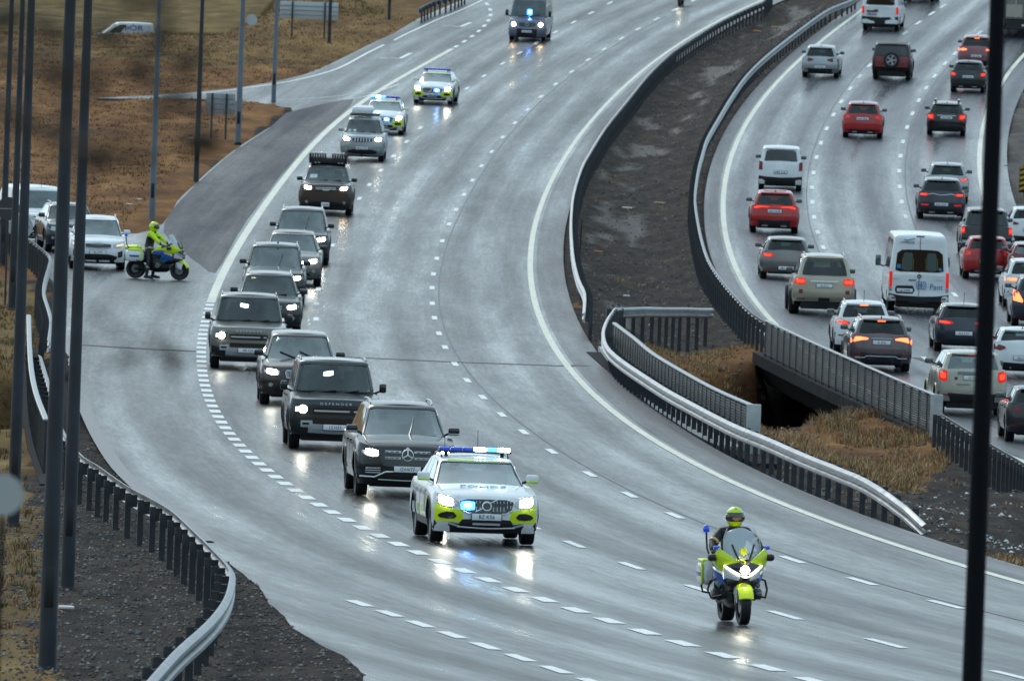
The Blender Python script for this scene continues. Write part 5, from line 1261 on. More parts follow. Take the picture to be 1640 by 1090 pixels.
police('white and yellow police car half hidden behind the silver one with the roof box', 613, 215, True, -1, grille_lit=.18, plate='KX 204')
police('rearmost white and yellow police car, driving alone with blue grille lamps', 694, 167, False, 1, grille_lit=.22, plate='NU 117', dyaw=-.03)

# vans --------------------------------------------------------------------
def bigvan(label, px, py, m, where='f', yaw=None, H=2.62, L=5.9, W=2.0, group=None, cat='van', bumper=TRIM, **kw):
    c = Car(label, cat, L=L, W=W, H=H, hood=kw.get('hood', 1.28), hoodf=kw.get('hoodf', 1.12), cowl=kw.get('cowl', .72), belt=1.28, roof_f=kw.get('roof_f', 1.55), roof_r=L - .12, rear_b=L - .06, wb=kw.get('wb', 3.6), ax=.95, r=.345, cf=.42, cr=.16, pr=5., sill=.32, zf=.28, zr=.42,
            wt=kw.get('wt', .80), wg=.98, group=group, name='van', crown=.03, roofarc=.02, tail=1.30, tailp=[(.42, .0), (.62, .0), (.7, .03), (1.3, .03)], nose=[(.28, .08), (.45, .0), (.75, .02), (1.0, .12), (1.15, .22)])
    c.bm = m; c.solid = True; c.body(m); c.cabin(m, holes=False); c.wheels(SILV); c.doors(); return c
c = bigvan('dark van with a blue lamp behind its windscreen, farthest vehicle of the convoy', 0, 0, P_LAV, W=2.0, H=2.6)
c.glass(GLASS, GLASSD, GLASSD, t0=.04, t1=.68, ws=.95, rear=False, frame=False); c.mirrors(TRIMG, w_=.17, h=.34, z=1.32, l=.85, out=.06); c.wipers(0)
c.F('front_bumper', [(-.98, .29, .72), (-.5, .28, .70), (0, .28, .68), (.5, .28, .70), (.98, .29, .72)], TRIM, off=.014, rows=3); c.F('grille', rect(-.45, .45, .80, 1.02, 6, .03), TRIMG, off=.014)
ringobj(c, 'badge_ring', 'f', 0, .92, .08, .012, SILV); c.F('headlight', [(.56, .80, .98), (.68, .80, 1.06), (.84, .86, 1.1)], HEADC, True, off=.012); c.F('headlight_beam', disc(.72, .92, .10), HEADW, True, off=.03)
c.plate('f', .55, 'MO 312'); f = lambda q, t, off: c.gh('f', q, t, off); c.patch('blue_lamp', f, [(.02, .17, .24), (.12, .17, .24)], BLUEW, off=.03); c.patch('blue_lamp_glow', f, [(-.07, .10, .30), (.07, .07, .33), (.21, .10, .30)], BLUEL, off=.02)
c.root['group'] = GC; c.place(845, 66, 'f', yaw_in(xCon))

def rearcar(label, px, py, m, lane, solid=False, L=4.4, W=1.82, H=1.55, lamp=TAILL, lampc=None, hb=None, plate=None, roofm=None, glass=GLASSD, belt=.98, tail=None, name='car', bumpm=TRIM, bz=.52, third=None, arch=None, rails=None, mirror=TRIMG, wt=.68, rt=None, pz=.72, lm=None, rear_b=None, roof_r=None, cr=.38, cat='car', plm=None, ant=True, group=GQ, dyaw=0., r=.345, rw=.86, rt0=.12, rt1=.80, **kw):
    c = Car(label, cat, L=L, W=W, H=H, hood=.98, hoodf=.80, cowl=1.25, belt=belt, tail=tail or belt + .04, roof_f=2.1, roof_r=roof_r or L - .42, rear_b=rear_b or L - .10, wb=kw.pop('wb', L * .6), ax=.85, r=r, cr=cr, pr=kw.pop('pr', 2.6), sill=.30, zr=kw.pop('zr', .28), wt=wt, group=group, name=name, **kw)
    c.bm = m; c.body(m); c.solid = solid; c.cabin(m, roofm or m, holes=not c.solid); c.glass(GLASS, GLASS, glass, rw=rw, rt0=rt0, rt1=rt1); c.wheels(); c.doors(); c.mirrors(mirror)
    if arch: c.arches(arch, .05)
    if rails: c.rails(rails, .04)
    h = W / 2
    c.B('rear_bumper', [(-h * .97, c.zr, bz), (-h * .6, c.zr, bz - .04), (0, c.zr, bz - .06), (h * .6, c.zr, bz - .04), (h * .97, c.zr, bz)], bumpm, off=.016, rows=3)
    z = belt - .12; lc = lampc or [(h * .55, z - .05, z + .03), (h * .72, z - .07, z + .06), (h * .96, z - .04, z + .09)]
    tl_ = c.B('tail_light', lc, lamp, True, off=.016)
    if lamp in (TAILL, TAILH):
        um = sum(q[0] for q in lc) / len(lc); k_ = .62
        cc = [(um + (u - um) * k_, (a_ + b_) / 2 - (b_ - a_) / 2 * k_ * .8, (a_ + b_) / 2 + (b_ - a_) / 2 * k_ * .8) for u, a_, b_ in lc]
        for sg, par in ((1, tl_[0]), (-1, tl_[1])):
            c.B('lamp_core', cc if sg > 0 else [(-u, a_, b_) for u, a_, b_ in cc][::-1], TAILC if lamp is TAILL else TAILH, off=.024, parent=par)
    if third: 
        fr = lambda q, t, off: c.gh('r', q, t, off); c.patch('brake_light', fr, [(-.18, .87, .93), (.18, .87, .93)], third, off=.02)
    fr = lambda q, t, off: c.gh('r', q, t, off); c.patch('roof_spoiler', fr, [(u, .90, .97) for u in (-.85, -.4, 0, .4, .85)], roofm or m, off=.09, rows=2, thick=.09) if kw.get('sp', 1) else 0
    c.B('reflector', rect(h * .62, h * .85, bz - .10, bz - .07, 2), TAILR, True, off=.024)
    if plate: c.plate('r', pz, plate)
    c.B('skid_plate', [(-h * .5, c.zr - .0, c.zr + .05), (h * .5, c.zr - .0, c.zr + .05)], SILV, off=.024) if lm == 'skid' else 0
    if ant: c.antenna(ant == 'fin' or ant is True)
    c.place(px, py, 'r', (lambda Y: yaw_out(lane)(Y) + dyaw)); return c
lane1 = lambda Y: (xRL(Y) + x1(Y)) / 2; lane2 = lambda Y: (x1(Y) + x2(Y)) / 2; lane3 = lambda Y: x2(Y) + 1.8
def lc4(a, b, c_, d): return [a, b, c_, d]
# inner lane, top to bottom
c = bigvan('white van with a small rear window, topmost in the inner lane of the queue', 0, 0, P_WHITE, L=5.0, W=1.92, H=1.95, wb=3.0, hood=1.15, hoodf=1.0, cowl=.9, roof_f=1.8, wt=.86)
c.root['group'] = GQ
c.glass(GLASS, GLASSD, GLASSD, t0=.05, t1=.8, rw=.80, rt0=.12, rt1=.84); c.mirrors(TRIMG, l=1.2, z=1.2)
c.B('rear_bumper', [(-.93, .38, .78), (0, .38, .74), (.93, .38, .78)], TRIM, off=.03, rows=3); c.B('tail_light', rect(.82, .93, .92, 1.28, 2), TAILL, True, off=.02); c.B('plate_recess', rect(.10, .70, 1.0, 1.08, 3), TRIMG, off=.01)
c.plate('r', .90, 'DV K31', w_=.46, m=mat('plate_pink', (.62, .45, .47), .4), y=.42); c.B('door_handle', rect(.12, .3, 1.10, 1.14, 2), TRIMG, off=.03); c.place(1411, 49, 'r', yaw_out(lane1))
rearcar('silver crossover with dark red lamp clusters, in the inner lane near the top', 1314, 124, P_SILV, lane1, L=4.35, W=1.81, H=1.54, lamp=TAILR, lampc=[(.34, .86, .93), (.55, .80, .98), (.85, .84, .98)], plate='BT 774', pz=.55, mirror=TRIMG, arch=None, roofm=P_SILV)
rearcar('white panelled small van with red wheel-height lamps, in the inner lane', 1249, 305, P_WHITE, lane1, L=4.38, W=1.81, H=1.80, lamp=TAILR, lampc=[(.74, .85, 1.18), (.80, .85, 1.2), (.88, .85, 1.2)], plate='OH U51', pz=.78, belt=1.14, wt=.80, wg=.93, roof_r=4.2, rear_b=4.3, cr=.14, pr=5., bz=.62, rw=.80, rt0=.03, rt1=.86, plm='pink', name='van', cat='van', ant=False, wb=2.73, solid=True)
RC = rearcar('bright red coupe-like crossover with black roof, behind the small white van', 1239, 373, P_RED, lane1, L=4.6, W=1.86, H=1.60, lamp=TAILL, lampc=[(.05, 1.0, 1.03), (.5, .99, 1.05), (.70, .95, 1.07), (.90, .93, 1.02)], plate='NE E19', pz=.86, belt=1.02, wt=.66, bz=.58, arch=TRIM, lm='skid', glass=GLASS)
RC.B('light_bar_strip', [(-.5, 1.0, 1.03), (0, 1.01, 1.04), (.5, 1.0, 1.03)], TAILL, off=.02)
MB().tube([(-.42, .6, 1.58), (-.4, .9, 1.66), (.4, .9, 1.66), (.42, .6, 1.58)], .03, 6).build('roof_bar', TRIMG, RC.root)
rearcar('grey-brown hatchback with round-cornered rear window, behind the red crossover', 1257, 447, P_TITAN, lane1, L=4.26, W=1.80, H=1.46, lamp=TAILL, lampc=[(.45, .80, .90), (.62, .79, .92), (.84, .82, .92)], plate='UX 490', pz=.42, belt=.96, bz=.36, bumpm=P_TITAN, glass=GLASS, roofm=P_TITAN, ant=False, cr=.42)
BG = rearcar('beige off-road car on fat tyres with four red ring lamps', 1316, 503, P_BEIGE, lane1, L=4.95, W=2.02, H=1.97, lamp=TAILL, lampc=[(.62, 1.02, 1.20), (.78, 1.0, 1.22), (.97, 1.02, 1.20)], plate='RJ Z12', pz=.98, belt=1.22, tail=1.26, wt=.67, roof_r=4.6, rear_b=4.83, cr=.30, zr=.46, bz=.62, bumpm=P_BEIGE, rails=TRIMG, glass=GLASS, name='suv_car', r=.44, wb=2.85, ant=False, arch=P_BEIGE, dyaw=.0, track=1.86, tw=.33)
BG.B('tailgate_trim', rect(-.45, .45, 1.10, 1.14, 4), CHROME, off=.03)
for y in (.70, .86): BG.B('lamp_ring', disc(y, 1.11, .06), TAILC, True, off=.03)
BG.B('tow_box', rect(-.18, .18, .42, .58, 2), TRIM, off=.06, thick=.05); BG.B('reflector', rect(.70, .82, .72, .84, 2), TAILR, True, off=.024)
rearcar('white crossover with lit roof brake lamp, half hidden behind the rose-grey one', 1380, 566, P_WHITE, lane1, L=4.3, W=1.80, H=1.60, lamp=TAILL, lampc=[(.42, .92, .98), (.6, .90, 1.03), (.86, .93, 1.05)], belt=1.05, third=TAILH, bz=.66, arch=TRIM, rails=SILV, ant='rod', plate=None, dyaw=-.02)
SK = rearcar('rose-grey crossover with glowing corner lamps and plate IE Z02, lowest in the inner lane', 1407, 594, paint('mauve_grey_paint', (.13, .095, .105), .5), lane1, L=4.4, W=1.84, H=1.60, lamp=TAILH, lampc=[(.40, .96, 1.0), (.6, .93, 1.03), (.74, .90, 1.03), (.90, .84, .98)], plate='IE Z02', pz=.88, belt=1.06, third=TAILH, bz=.60, bumpm=P_DGREY, arch=P_DGREY, rails=SILV, ant=True, name='suv_car')
bar(SK, 'bumper_trim', 'r', [(-.75, .42), (-.5, .42), (-.42, .47), (.42, .47), (.5, .42), (.75, .42)], .015, SILV, .03); SK.B('badge_lettering', rect(-.30, .30, .985, 1.005, 2), SILV, off=.025)
# middle lane
JP = rearcar('dark soft-top off-road car with a spare wheel on its back', 1428, 128, P_BLACK, lane2, L=4.3, W=1.87, H=1.82, lamp=TAILR, lampc=[(.78, .98, 1.15), (.84, .98, 1.15), (.90, .98, 1.15)], belt=1.22, tail=1.22, wt=.84, wg=.96, roof_r=4.15, rear_b=4.27, cr=.12, pr=6., bz=.60, rw=.82, arch=TRIM, ant=False, solid=True, name='suv_car', r=.41, wb=2.5, zr=.5, roofm=TRIM)
JP.B('tailgate', rect(-.78, .78, .68, 1.18, 4), P_DRED, off=.012, label='red tailgate panel')
t, rm = wheel_meshes(.38, .24, ALLOY, 5); o = link(bpy.data.objects.new('spare_wheel', t), JP.root); yy = JP.L / 2 + .16; o.location = (0, yy, 1.02); o.rotation_euler = (0, 0, pi / 2); link(bpy.data.objects.new('rim', rm), o)
rearcar('red crossover with black bumper corners, in the middle lane near the top', 1381, 221, P_RED, lane2, L=4.46, W=1.80, H=1.60, lamp=TAILD, lampc=[(.56, .93, 1.0), (.7, .90, 1.05), (.88, .86, 1.04)], plate='IZ P64', pz=.90, belt=1.04, bz=.46, arch=TRIM, rails=None, lm='skid', glass=GLASS, roofm=P_PINK)
# white minibus with lettering
c = bigvan('tall white minibus with blue lettering and a big dark rear window', 0, 0, P_WHITE, L=6.0, W=2.0, H=2.62, wb=3.67, wt=.84)
c.root['group'] = GQ
c.glass(GLASS, GLASSD, GLASSD, t0=.05, t1=.6, rw=.82, rt0=.07, rt1=.63, rs=.03); c.mirrors(TRIMG, w_=.18, h=.36, l=.8, z=1.35, out=.06)
fr = lambda q, t, off: c.gh('r', q, t, off)
c.patch('door_seam', fr, [(-.008, 0, .93), (.008, 0, .93)], TRIMG, off=.014, rows=6); c.patch('high_brake_light', fr, [(-.16, .955, .985), (.16, .955, .985)], TRIMG, off=.03)
c.patch('roof_seam', fr, [(-.85, .775, .785), (0, .78, .79), (.85, .775, .785)], SILV, off=.006); 
for q in (-.42, .42): c.patch('seat_back', fr, [(q - .17, .14, .5), (q - .12, .1, .55), (q + .12, .1, .55), (q + .17, .14, .5)], mat('seat_glimpse', (.06, .085, .08), .3), off=.010)
for q in (-.62, -.22, .22, .6): c.patch('grab_rail', fr, [(q - .006, .12, .42), (q + .006, .12, .42)], mat('rail_glimpse', (.25, .26, .05), .4), off=.012)
c.patch('window_sticker', fr, [(.64, .15, .25), (.78, .15, .25)], LOGO, off=.014); c.patch('window_sticker', fr, [(-.76, .11, .18), (-.66, .11, .18)], LOGO, off=.014)
c.B('rear_bumper', [(-.98, .42, .66), (-.6, .42, .60), (0, .42, .58), (.6, .42, .60), (.98, .42, .66)], TRIM, off=.03, rows=2)
c.B('tail_light', rect(.885, .975, .86, 1.38, 2, .01), TAILL, True, off=.02); c.B('indicator_lens', rect(.885, .975, .74, .85, 2), HEADC, True, off=.02)
c.B('door_seam', rect(-.008, .008, .6, 1.27, 1), TRIMG, off=.010); c.B('plate_recess', [(.14, .76, .80), (.2, .66, .93), (.74, .66, .92), (.78, .76, .80)], TRIM, off=.008); c.plate('r', .77, 'LK YA48', y=.46, off=.03)
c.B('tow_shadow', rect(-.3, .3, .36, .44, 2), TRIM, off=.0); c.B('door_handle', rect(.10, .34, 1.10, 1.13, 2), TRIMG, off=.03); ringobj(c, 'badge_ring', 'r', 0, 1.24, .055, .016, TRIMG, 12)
for y in (-.80, .62): c.B('model_lettering', rect(y, y + .26, 1.135, 1.15, 2), SILV, off=.012)
c.B('reflector', rect(.7, .88, .50, .54, 2), TAILR, True, off=.04)
yr = c.L / 2 - .03 + .022
text_obj('side_lettering', 'Pant', .27, LOGO, c.root, (-.57, yr, .90), (pi / 2, 0, pi), ext=.002, sx=.9)
lg = MB()
for x in (.0, -.15):
    pts = [(x + .085 * (abs(cos(a)) ** .6) * (1 if cos(a) > 0 else -1), yr, .95 + .12 * (abs(sin(a)) ** .6) * (1 if sin(a) > 0 else -1)) for a in np.linspace(0, 2 * pi, 17)]; lg.tube(pts, .010, 5)
    lg.tube([(x + .035 * cos(a), yr, .95 + .055 * sin(a)) for a in np.linspace(0, 2 * pi, 13)], .008, 5)
lg.build('logo', LOGO, c.root)
p = fr(.5, .82, .02); text_obj('roof_lettering', 'HÓPBÍLAR', .10, PLTXT, c.root, (.42, p[1] + .0, p[2] - .03), (pi / 2 - .05, 0, pi), ext=.002)
MB().tube([fr(.62, .875, .02), fr(.5, .855, .02), fr(.38, .875, .02), fr(.22, .91, .02)], .014, 5).build('logo_swoosh', LOGO, c.root)
c.place(1467, 500, 'r', yaw_out(lane2))
BI = rearcar('dark blue-grey hatchback with long red lamps, just left of the out-of-focus post', 1540, 563, P_NAVY, lane2, L=4.3, W=1.78, H=1.48, lamp=TAILL, lampc=[(.34, .88, .94), (.55, .86, .98), (.84, .88, 1.0)], plate='KU F 23', pz=.60, belt=1.0, bz=.42, bumpm=P_NAVY, ant='rod', roofm=P_GREY)
# outer lane and beyond
rearcar('rose-coloured crossover braking hard, topmost car beside the out-of-focus post', 1564, 111, P_PINK, lane3, L=4.5, W=1.84, H=1.66, lamp=TAILH, lampc=[(.48, .98, 1.04), (.66, .96, 1.06), (.88, .93, 1.06)], plate='AX 301', pz=.70, belt=1.10, third=TAILH, bz=.52)
rearcar('dark grey small hatchback with red corner lamps, below the braking rose car', 1550, 148, P_DGREY, lane3, L=3.95, W=1.70, H=1.50, lamp=TAILL, lampc=[(.58, .82, .93), (.68, .80, .97), (.82, .84, .98)], plate='TB 820', pz=.78, belt=1.0, bz=.55, bumpm=P_DGREY, glass=GLASS, lm='skid')
MW = rearcar('black estate car with roof bars and square red lamps', 1515, 217, P_BLACK, lane3, L=4.58, W=1.77, H=1.50, lamp=TAILL, lampc=[(.56, .76, .98), (.7, .74, 1.0), (.86, .80, 1.0)], plate='PY 667', pz=.84, belt=.98, bz=.60, bumpm=P_DGREY, roofm=P_TITAN, glass=GLASS, plm='dark')
for sg in (-1, 1): MB().box(sg * .52 - .06, sg * .52 + .06, .6, 1.6, 1.52, 1.62, .03).build('roof_bar', TRIMG, MW.root)
MW.B('tailgate_trim', rect(-.42, .42, .93, .95, 3), CHROME, off=.03)
rearcar('silver crossover with thin red lamps, directly behind the dark grey crossover', 1515, 324, P_SILV, lane3, L=4.2, W=1.80, H=1.58, lamp=TAILL, lampc=[(.45, .95, .97), (.62, .91, .98), (.84, .91, 1.01)], belt=1.05, bz=.55, rails=SILV)
KG = rearcar('dark grey crossover with a silver strip joining its red lamps', 1506, 351, P_NAVY, lane3, L=4.45, W=1.87, H=1.61, lamp=TAILL, lampc=[(.50, .97, 1.01), (.62, .93, 1.05), (.9, .93, 1.05)], plate='HY 531', pz=.62, belt=1.06, bz=.46, arch=TRIM, lm='skid', roofm=P_GREY)
bar(KG, 'tailgate_trim', 'r', [(-.5, 1.0), (-.35, 1.03), (-.1, .985), (.1, .985), (.35, 1.03), (.5, 1.0)], .014, CHROME, .02); KG.B('fog_reflector', rect(.5, .78, .56, .62, 2), TAILD, True, off=.024)
PU = rearcar('black pickup with chrome rear step, behind the out-of-focus post', 1577, 412, P_BLACK, lane3, L=5.2, W=1.86, H=1.80, lamp=TAILL, lampc=[(.80, .90, 1.15), (.86, .90, 1.15), (.92, .90, 1.15)], belt=1.16, tail=1.16, roof_r=4.6, rear_b=5.05, cr=.14, pr=5., zr=.5, bz=.56, wt=.72, name='pickup_truck', cat='pickup truck', ant=False, solid=True, r=.39, wb=3.1, arch=TRIM, rw=.8, roofm=P_DGREY)
PU.B('step_bumper', rect(-.85, .85, .56, .66, 4), CHROME, off=.08, thick=.07); PU.B('tailgate_handle', rect(-.12, .12, 1.0, 1.04, 2), CHROME, off=.03)
rearcar('bright red hatchback partly behind the out-of-focus post, ahead of the minibus on its right', 1579, 447, P_RED, lane3, L=4.04, W=1.73, H=1.50, lamp=TAILD, lampc=[(.58, .88, .96), (.7, .85, 1.02), (.84, .88, 1.02)], belt=1.02, bz=.40, glass=GLASS, lm='skid', plate='ZK 95D', pz=.66)
FS = beyond = lambda Y: x2(Y) + 5.2
rearcar('white hatchback at the right edge beside the black pickup', 1648, 397, P_WHITE, FS, L=4.3, W=1.80, H=1.52, lamp=TAILR, lampc=[(.45, .90, .95), (.6, .88, 1.0), (.86, .92, 1.02)], belt=1.04, bz=.52, plate='FD 118')
rearcar('dark red car with a pale rear screen at the right edge', 1652, 455, P_DRED, FS, L=4.4, W=1.80, H=1.46, lamp=TAILR, lampc=[(.5, .88, .94), (.7, .86, .98), (.86, .88, .98)], belt=1.0, bz=.40, glass=GLASSL, roofm=P_SILV)
rearcar('white crossover braking at the right edge below the dark red car', 1648, 492, P_WHITE, FS, L=4.4, W=1.84, H=1.62, lamp=TAILH, lampc=[(.42, .92, .97), (.6, .90, .99), (.88, .90, 1.0)], belt=1.06, third=TAILH, bz=.62, rails=SILV)
rearcar('very dark crossover with angular red lamps cut by the right edge', 1664, 523, P_NAVY, FS, L=4.4, W=1.87, H=1.64, lamp=TAILH, lampc=[(.60, .80, .88), (.74, .82, 1.12), (.9, .86, 1.2)], belt=1.10, bz=.40)
rearcar('white hatchback with plate AG U24 right of the out-of-focus post', 1634, 604, P_WHITE, lane3, L=4.05, W=1.78, H=1.46, lamp=TAILR, lampc=[(.50, .86, .92), (.66, .80, .97), (.84, .84, .98)], plate='AG U24', pz=.60, belt=1.02, bz=.50, glass=GLASS)
FL = rearcar('beige compact off-road car with plate UI T24 beside the end of the far railing', 1551, 664, paint('pale_gold_paint', (.42, .40, .33), .4), lane1, L=4.5, W=1.91, H=1.76, lamp=TAILL, lampc=[(.70, .96, 1.22), (.80, .94, 1.25), (.92, .98, 1.25)], plate='UI T24', pz=1.05, belt=1.24, tail=1.26, wt=.70, roof_r=4.2, rear_b=4.4, cr=.26, zr=.40, bz=.66, glass=GLASSL, name='suv_car', r=.37, third=TAILD, ant=False, rt0=.06, rt1=.86, arch=P_BEIGE)
FL.B('plate_panel', rect(-.42, .42, 1.13, 1.22, 3), P_GREY, off=.02); FL.B('badge', disc(.46, 1.03, .045), TRIMG, off=.02); FL.B('tailgate', rect(-.60, .60, .80, 1.20, 4), FL.bm, off=.010)
y, z = FL.rear(0, .86, .02)[1:]; text_obj('model_lettering', 'FREELANDER 2', .06, TRIM, FL.root, (.25, y, .86), (pi / 2, 0, pi), ext=.002)
rearcar('dark car nose-deep in the bottom right corner of the queue, its wing mirror showing', 1662, 708, P_DGREY, lane2, L=4.3, W=1.80, H=1.46, lamp=TAILR, plate=None, belt=1.0, mirror=P_DGREY)
rearcar('dark car whose lower edge shows at the top of the inner lanes', 1471, 3, P_DGREY, lane1, L=4.4, W=1.8, H=1.5, lamp=TAILR)

# lorry at the top right
def lorry():
    root = empty('lorry', (0, 0, 0), 0, 'grey box lorry with a red and white striped board, top right beyond the post', 'lorry', GQ)
    CURT = mat('lorry_box_grey', (.22, .20, .18), .6, var=.3)
    bx = MB().box(-1.27, 1.27, 0, 8, 1.0, 3.7, .03).build('box_body', CURT, root)
    for x in (-1.25, -.02, 1.2): MB().box(x, x + .06, -.03, 0, 1.05, 3.65).build('door_post', SILV, bx)
    MB().box(-.5, .35, -.05, -.005, 1.1, 1.75).build('panel', mat('lorry_pale_panel', (.42, .38, .32), .6), bx)
    w_ = MB().box(.25, .85, -.06, -.02, 2.3, 3.0, .01).build('warning_board', mat('board_white', (.6, .58, .5), .5), root)
    for k in range(4):
        a = -.1 + k * .2; v = [(.27, -.064, 2.32 + a), (.83, -.064, 2.32 + a + .32), (.83, -.064, min(2.98, 2.42 + a + .32)), (.27, -.064, 2.42 + a)]
        v = [(x, y, min(2.98, max(2.32, z))) for x, y, z in v]; v += [(x, y + .004, z) for x, y, z in v]; mesh_obj('stripe', v, [(0, 1, 2, 3), (7, 6, 5, 4), (0, 4, 5, 1), (1, 5, 6, 2), (2, 6, 7, 3), (3, 7, 4, 0)], P_RED, w_)
    MB().box(-1.2, 1.2, 0, .12, .45, .60, .02).build('rear_underrun_bar', TRIM, root); MB().box(-.45, .45, 0, 10, .6, .98).build('chassis', TRIM, root)
    for x in (-1.15, 1.0): MB().box(x, x + .15, -.03, .05, .66, 1.6 if x < 0 else .86).build('tail_light', TAILD, root)
    for x in (.35, .72): MB().box(x, x + .2, -.04, 0, .64, .74).build('reflector', P_WHITE, root)
    t, rm = wheel_meshes(.5, .3, SILV, 8)
    for y in (1.6, 2.9, 8.6):
        for x in (-1.08, 1.08): o = link(bpy.data.objects.new('wheel', t), root); o.location = (x, y, .5); o.rotation_euler = (0, 0, 0 if x > 0 else pi); link(bpy.data.objects.new('rim', rm), o)
    MB().box(-1.22, 1.22, 8.1, 10, .6, 3.0, .1).build('cab', P_GREY, root)
    q = P(1625, 62); root.location = (q[0], q[1], g0(*q)); root.rotation_euler = (0, 0, -atan(float(x2(q[1] + 2) - x2(q[1] - 2)) / 4))
lorry()

# slip road: waiting vehicles
S = gensuv('white off-road car waiting at the mouth of the slip road behind the motorcycle', 155, 431, P_WHITE, P_WHITE, 'none', W=1.87, H=1.69, L=4.68, yaw=radians(3), lit=None, group='vehicles held on the slip road', rails=SILV, glass=GLASSL, plate='BL Z79', mirror=P_WHITE, wip=None, arch=False)
S.F('amber_lens', poly4(.60, .78, .84, .82, .82, .87), mat('warm_headlamp_lens', (.7, .55, .40), .2, emit=(1, .6, .3), es=.8), True, off=.03); bar(S, 'grille_surround', 'f', [(-.42, .73), (-.4, .86), (0, .84), (.4, .86), (.42, .73), (0, .70), (-.42, .73)], .010, CHROME, .02)
S.F('fog_surround', poly4(.66, .42, .60, .80, .46, .66), TRIMG, True, off=.022); S.F('lower_bumper_wide', [(-.9, .28, .46), (-.5, .27, .42), (.5, .27, .42), (.9, .28, .46)], TRIM, off=.02)
D_ = gensuv('dark car mostly hidden between the white van and the white car on the slip road', 113, 404, P_NAVY, P_GREY, 'bars', W=1.85, H=1.62, L=4.5, yaw=radians(8), lit=None, group='vehicles held on the slip road', rails=SILV, mirror=P_NAVY)
V = bigvan('white van with a wide black lower grille at the left edge', 0, 0, P_WHITE, L=5.3, W=1.92, H=1.94, wb=3.27, hood=1.18, hoodf=1.02, cowl=.95, roof_f=1.85, wt=.80)
V.root['group'] = 'vehicles held on the slip road'
V.glass(GLASSL, GLASSD, GLASSD, t0=.04, t1=.86, frame=False); V.mirrors(P_WHITE, l=1.3, z=1.15); V.F('lower_grille', [(-.78, .30, .34), (-.7, .30, .48), (-.5, .30, .72), (0, .30, .72), (.5, .30, .72), (.7, .30, .48), (.78, .30, .34)], TRIMG, off=.016); V.F('grille', [(-.6, .95, .98), (0, .88, .97), (.6, .95, .98)], TRIMG, off=.016); ringobj(V, 'badge_ring', 'f', 0, .93, .06, .014, SILV, 14)
bar(V, 'bumper_trim', 'f', [(-.6, .36), (0, .35), (.6, .36)], .02, SILV, .03); V.plate('f', .60, 'TA 55R', m=SILV); V.F('headlight', poly4(.55, .86, .95, .88, .92, 1.05), HEADC, True, off=.014); V.antenna(False, 2.0)
V.place(72, 391, 'f', radians(13))
# small white van far behind the ridge
q = pix_ray(192, 66); t_ = 752 / q[1]; vx, vy = q[0] * t_, 752.
T = Car('small white van with dark lettering, half hidden behind the grassy ridge', 'van', L=4.4, W=1.8, H=1.86, hood=1.10, hoodf=.95, cowl=1.0, belt=1.12, roof_f=1.9, roof_r=4.15, rear_b=4.33, wb=2.7, cr=.2, wt=.84, name='van')
T.bm = P_WHITE; T.body(P_WHITE); T.solid = True; T.cabin(P_WHITE, holes=False); T.wheels(); T.glass(GLASS, GLASS, GLASSD, sides=False)
zc = CAMZ + (q[2] / q[1]) * 752 
for sg in (1, -1):
    fs = lambda u, t, off, sg=sg: T.gh('s', sg * u, t, off); T.patch('side_window', fs, [(.02 + .09 * k, .12, .80 if k else .6) for k in range(4)], GLASS, off=.01); T.patch('number_panel', fs, [(.33 + .16 * k, .08, .80) for k in range(5)], mat('van_panel', (.55, .58, .66), .4), off=.008)
T.root.location = (vx, vy, pix_ray(192, 35)[2] / pix_ray(192, 35)[1] * 752 + CAMZ - 1.86); T.root.rotation_euler = (0, 0, radians(-84))
xs_ = T.W / 2 * .88; text_obj('side_lettering', 'ÞÓR', .46, mat('navy_lettering', (.01, .012, .12), .5), T.root, (.885, .75, 1.50), (radians(86), 0, pi / 2), ext=.003, sx=1.3)
# ------------------------------------------------------------------ police motorcycles and their riders
BK = mat('bike_black_metal', (.02, .021, .024), .4, .4); BKP = mat('bike_black_plastic', (.012, .012, .014), .35); STEEL = mat('bike_grey_metal', (.20, .20, .21), .35, .8)
LEATH = mat('black_riding_suit', (.010, .010, .013), .5, bump=.3, bscale=40, var=.3, vscale=6); HIVIZ = mat('hi_viz_cloth', (.60, .85, .01), .6, var=.15, vscale=8)
HELM = mat('helmet_yellow', (.58, .80, .0), .18, coat=.8); VIS = mat('helmet_visor', (.04, .03, .03), .08, coat=1.); SKIN = mat('face_skin', (.36, .17, .12), .5)
REFL = mat('reflective_band', (.42, .42, .40), .3, .3); ORANGE = mat('orange_armband', (.75, .36, .12), .5); CREST = mat('police_crest', (.55, .60, .02), .4)
SCR = mat('windscreen_plastic', (.66, .72, .78), .08, 0, .5, alpha=.66); TEAL = mat('livery_teal', (.02, .22, .28), .35, coat=.4)
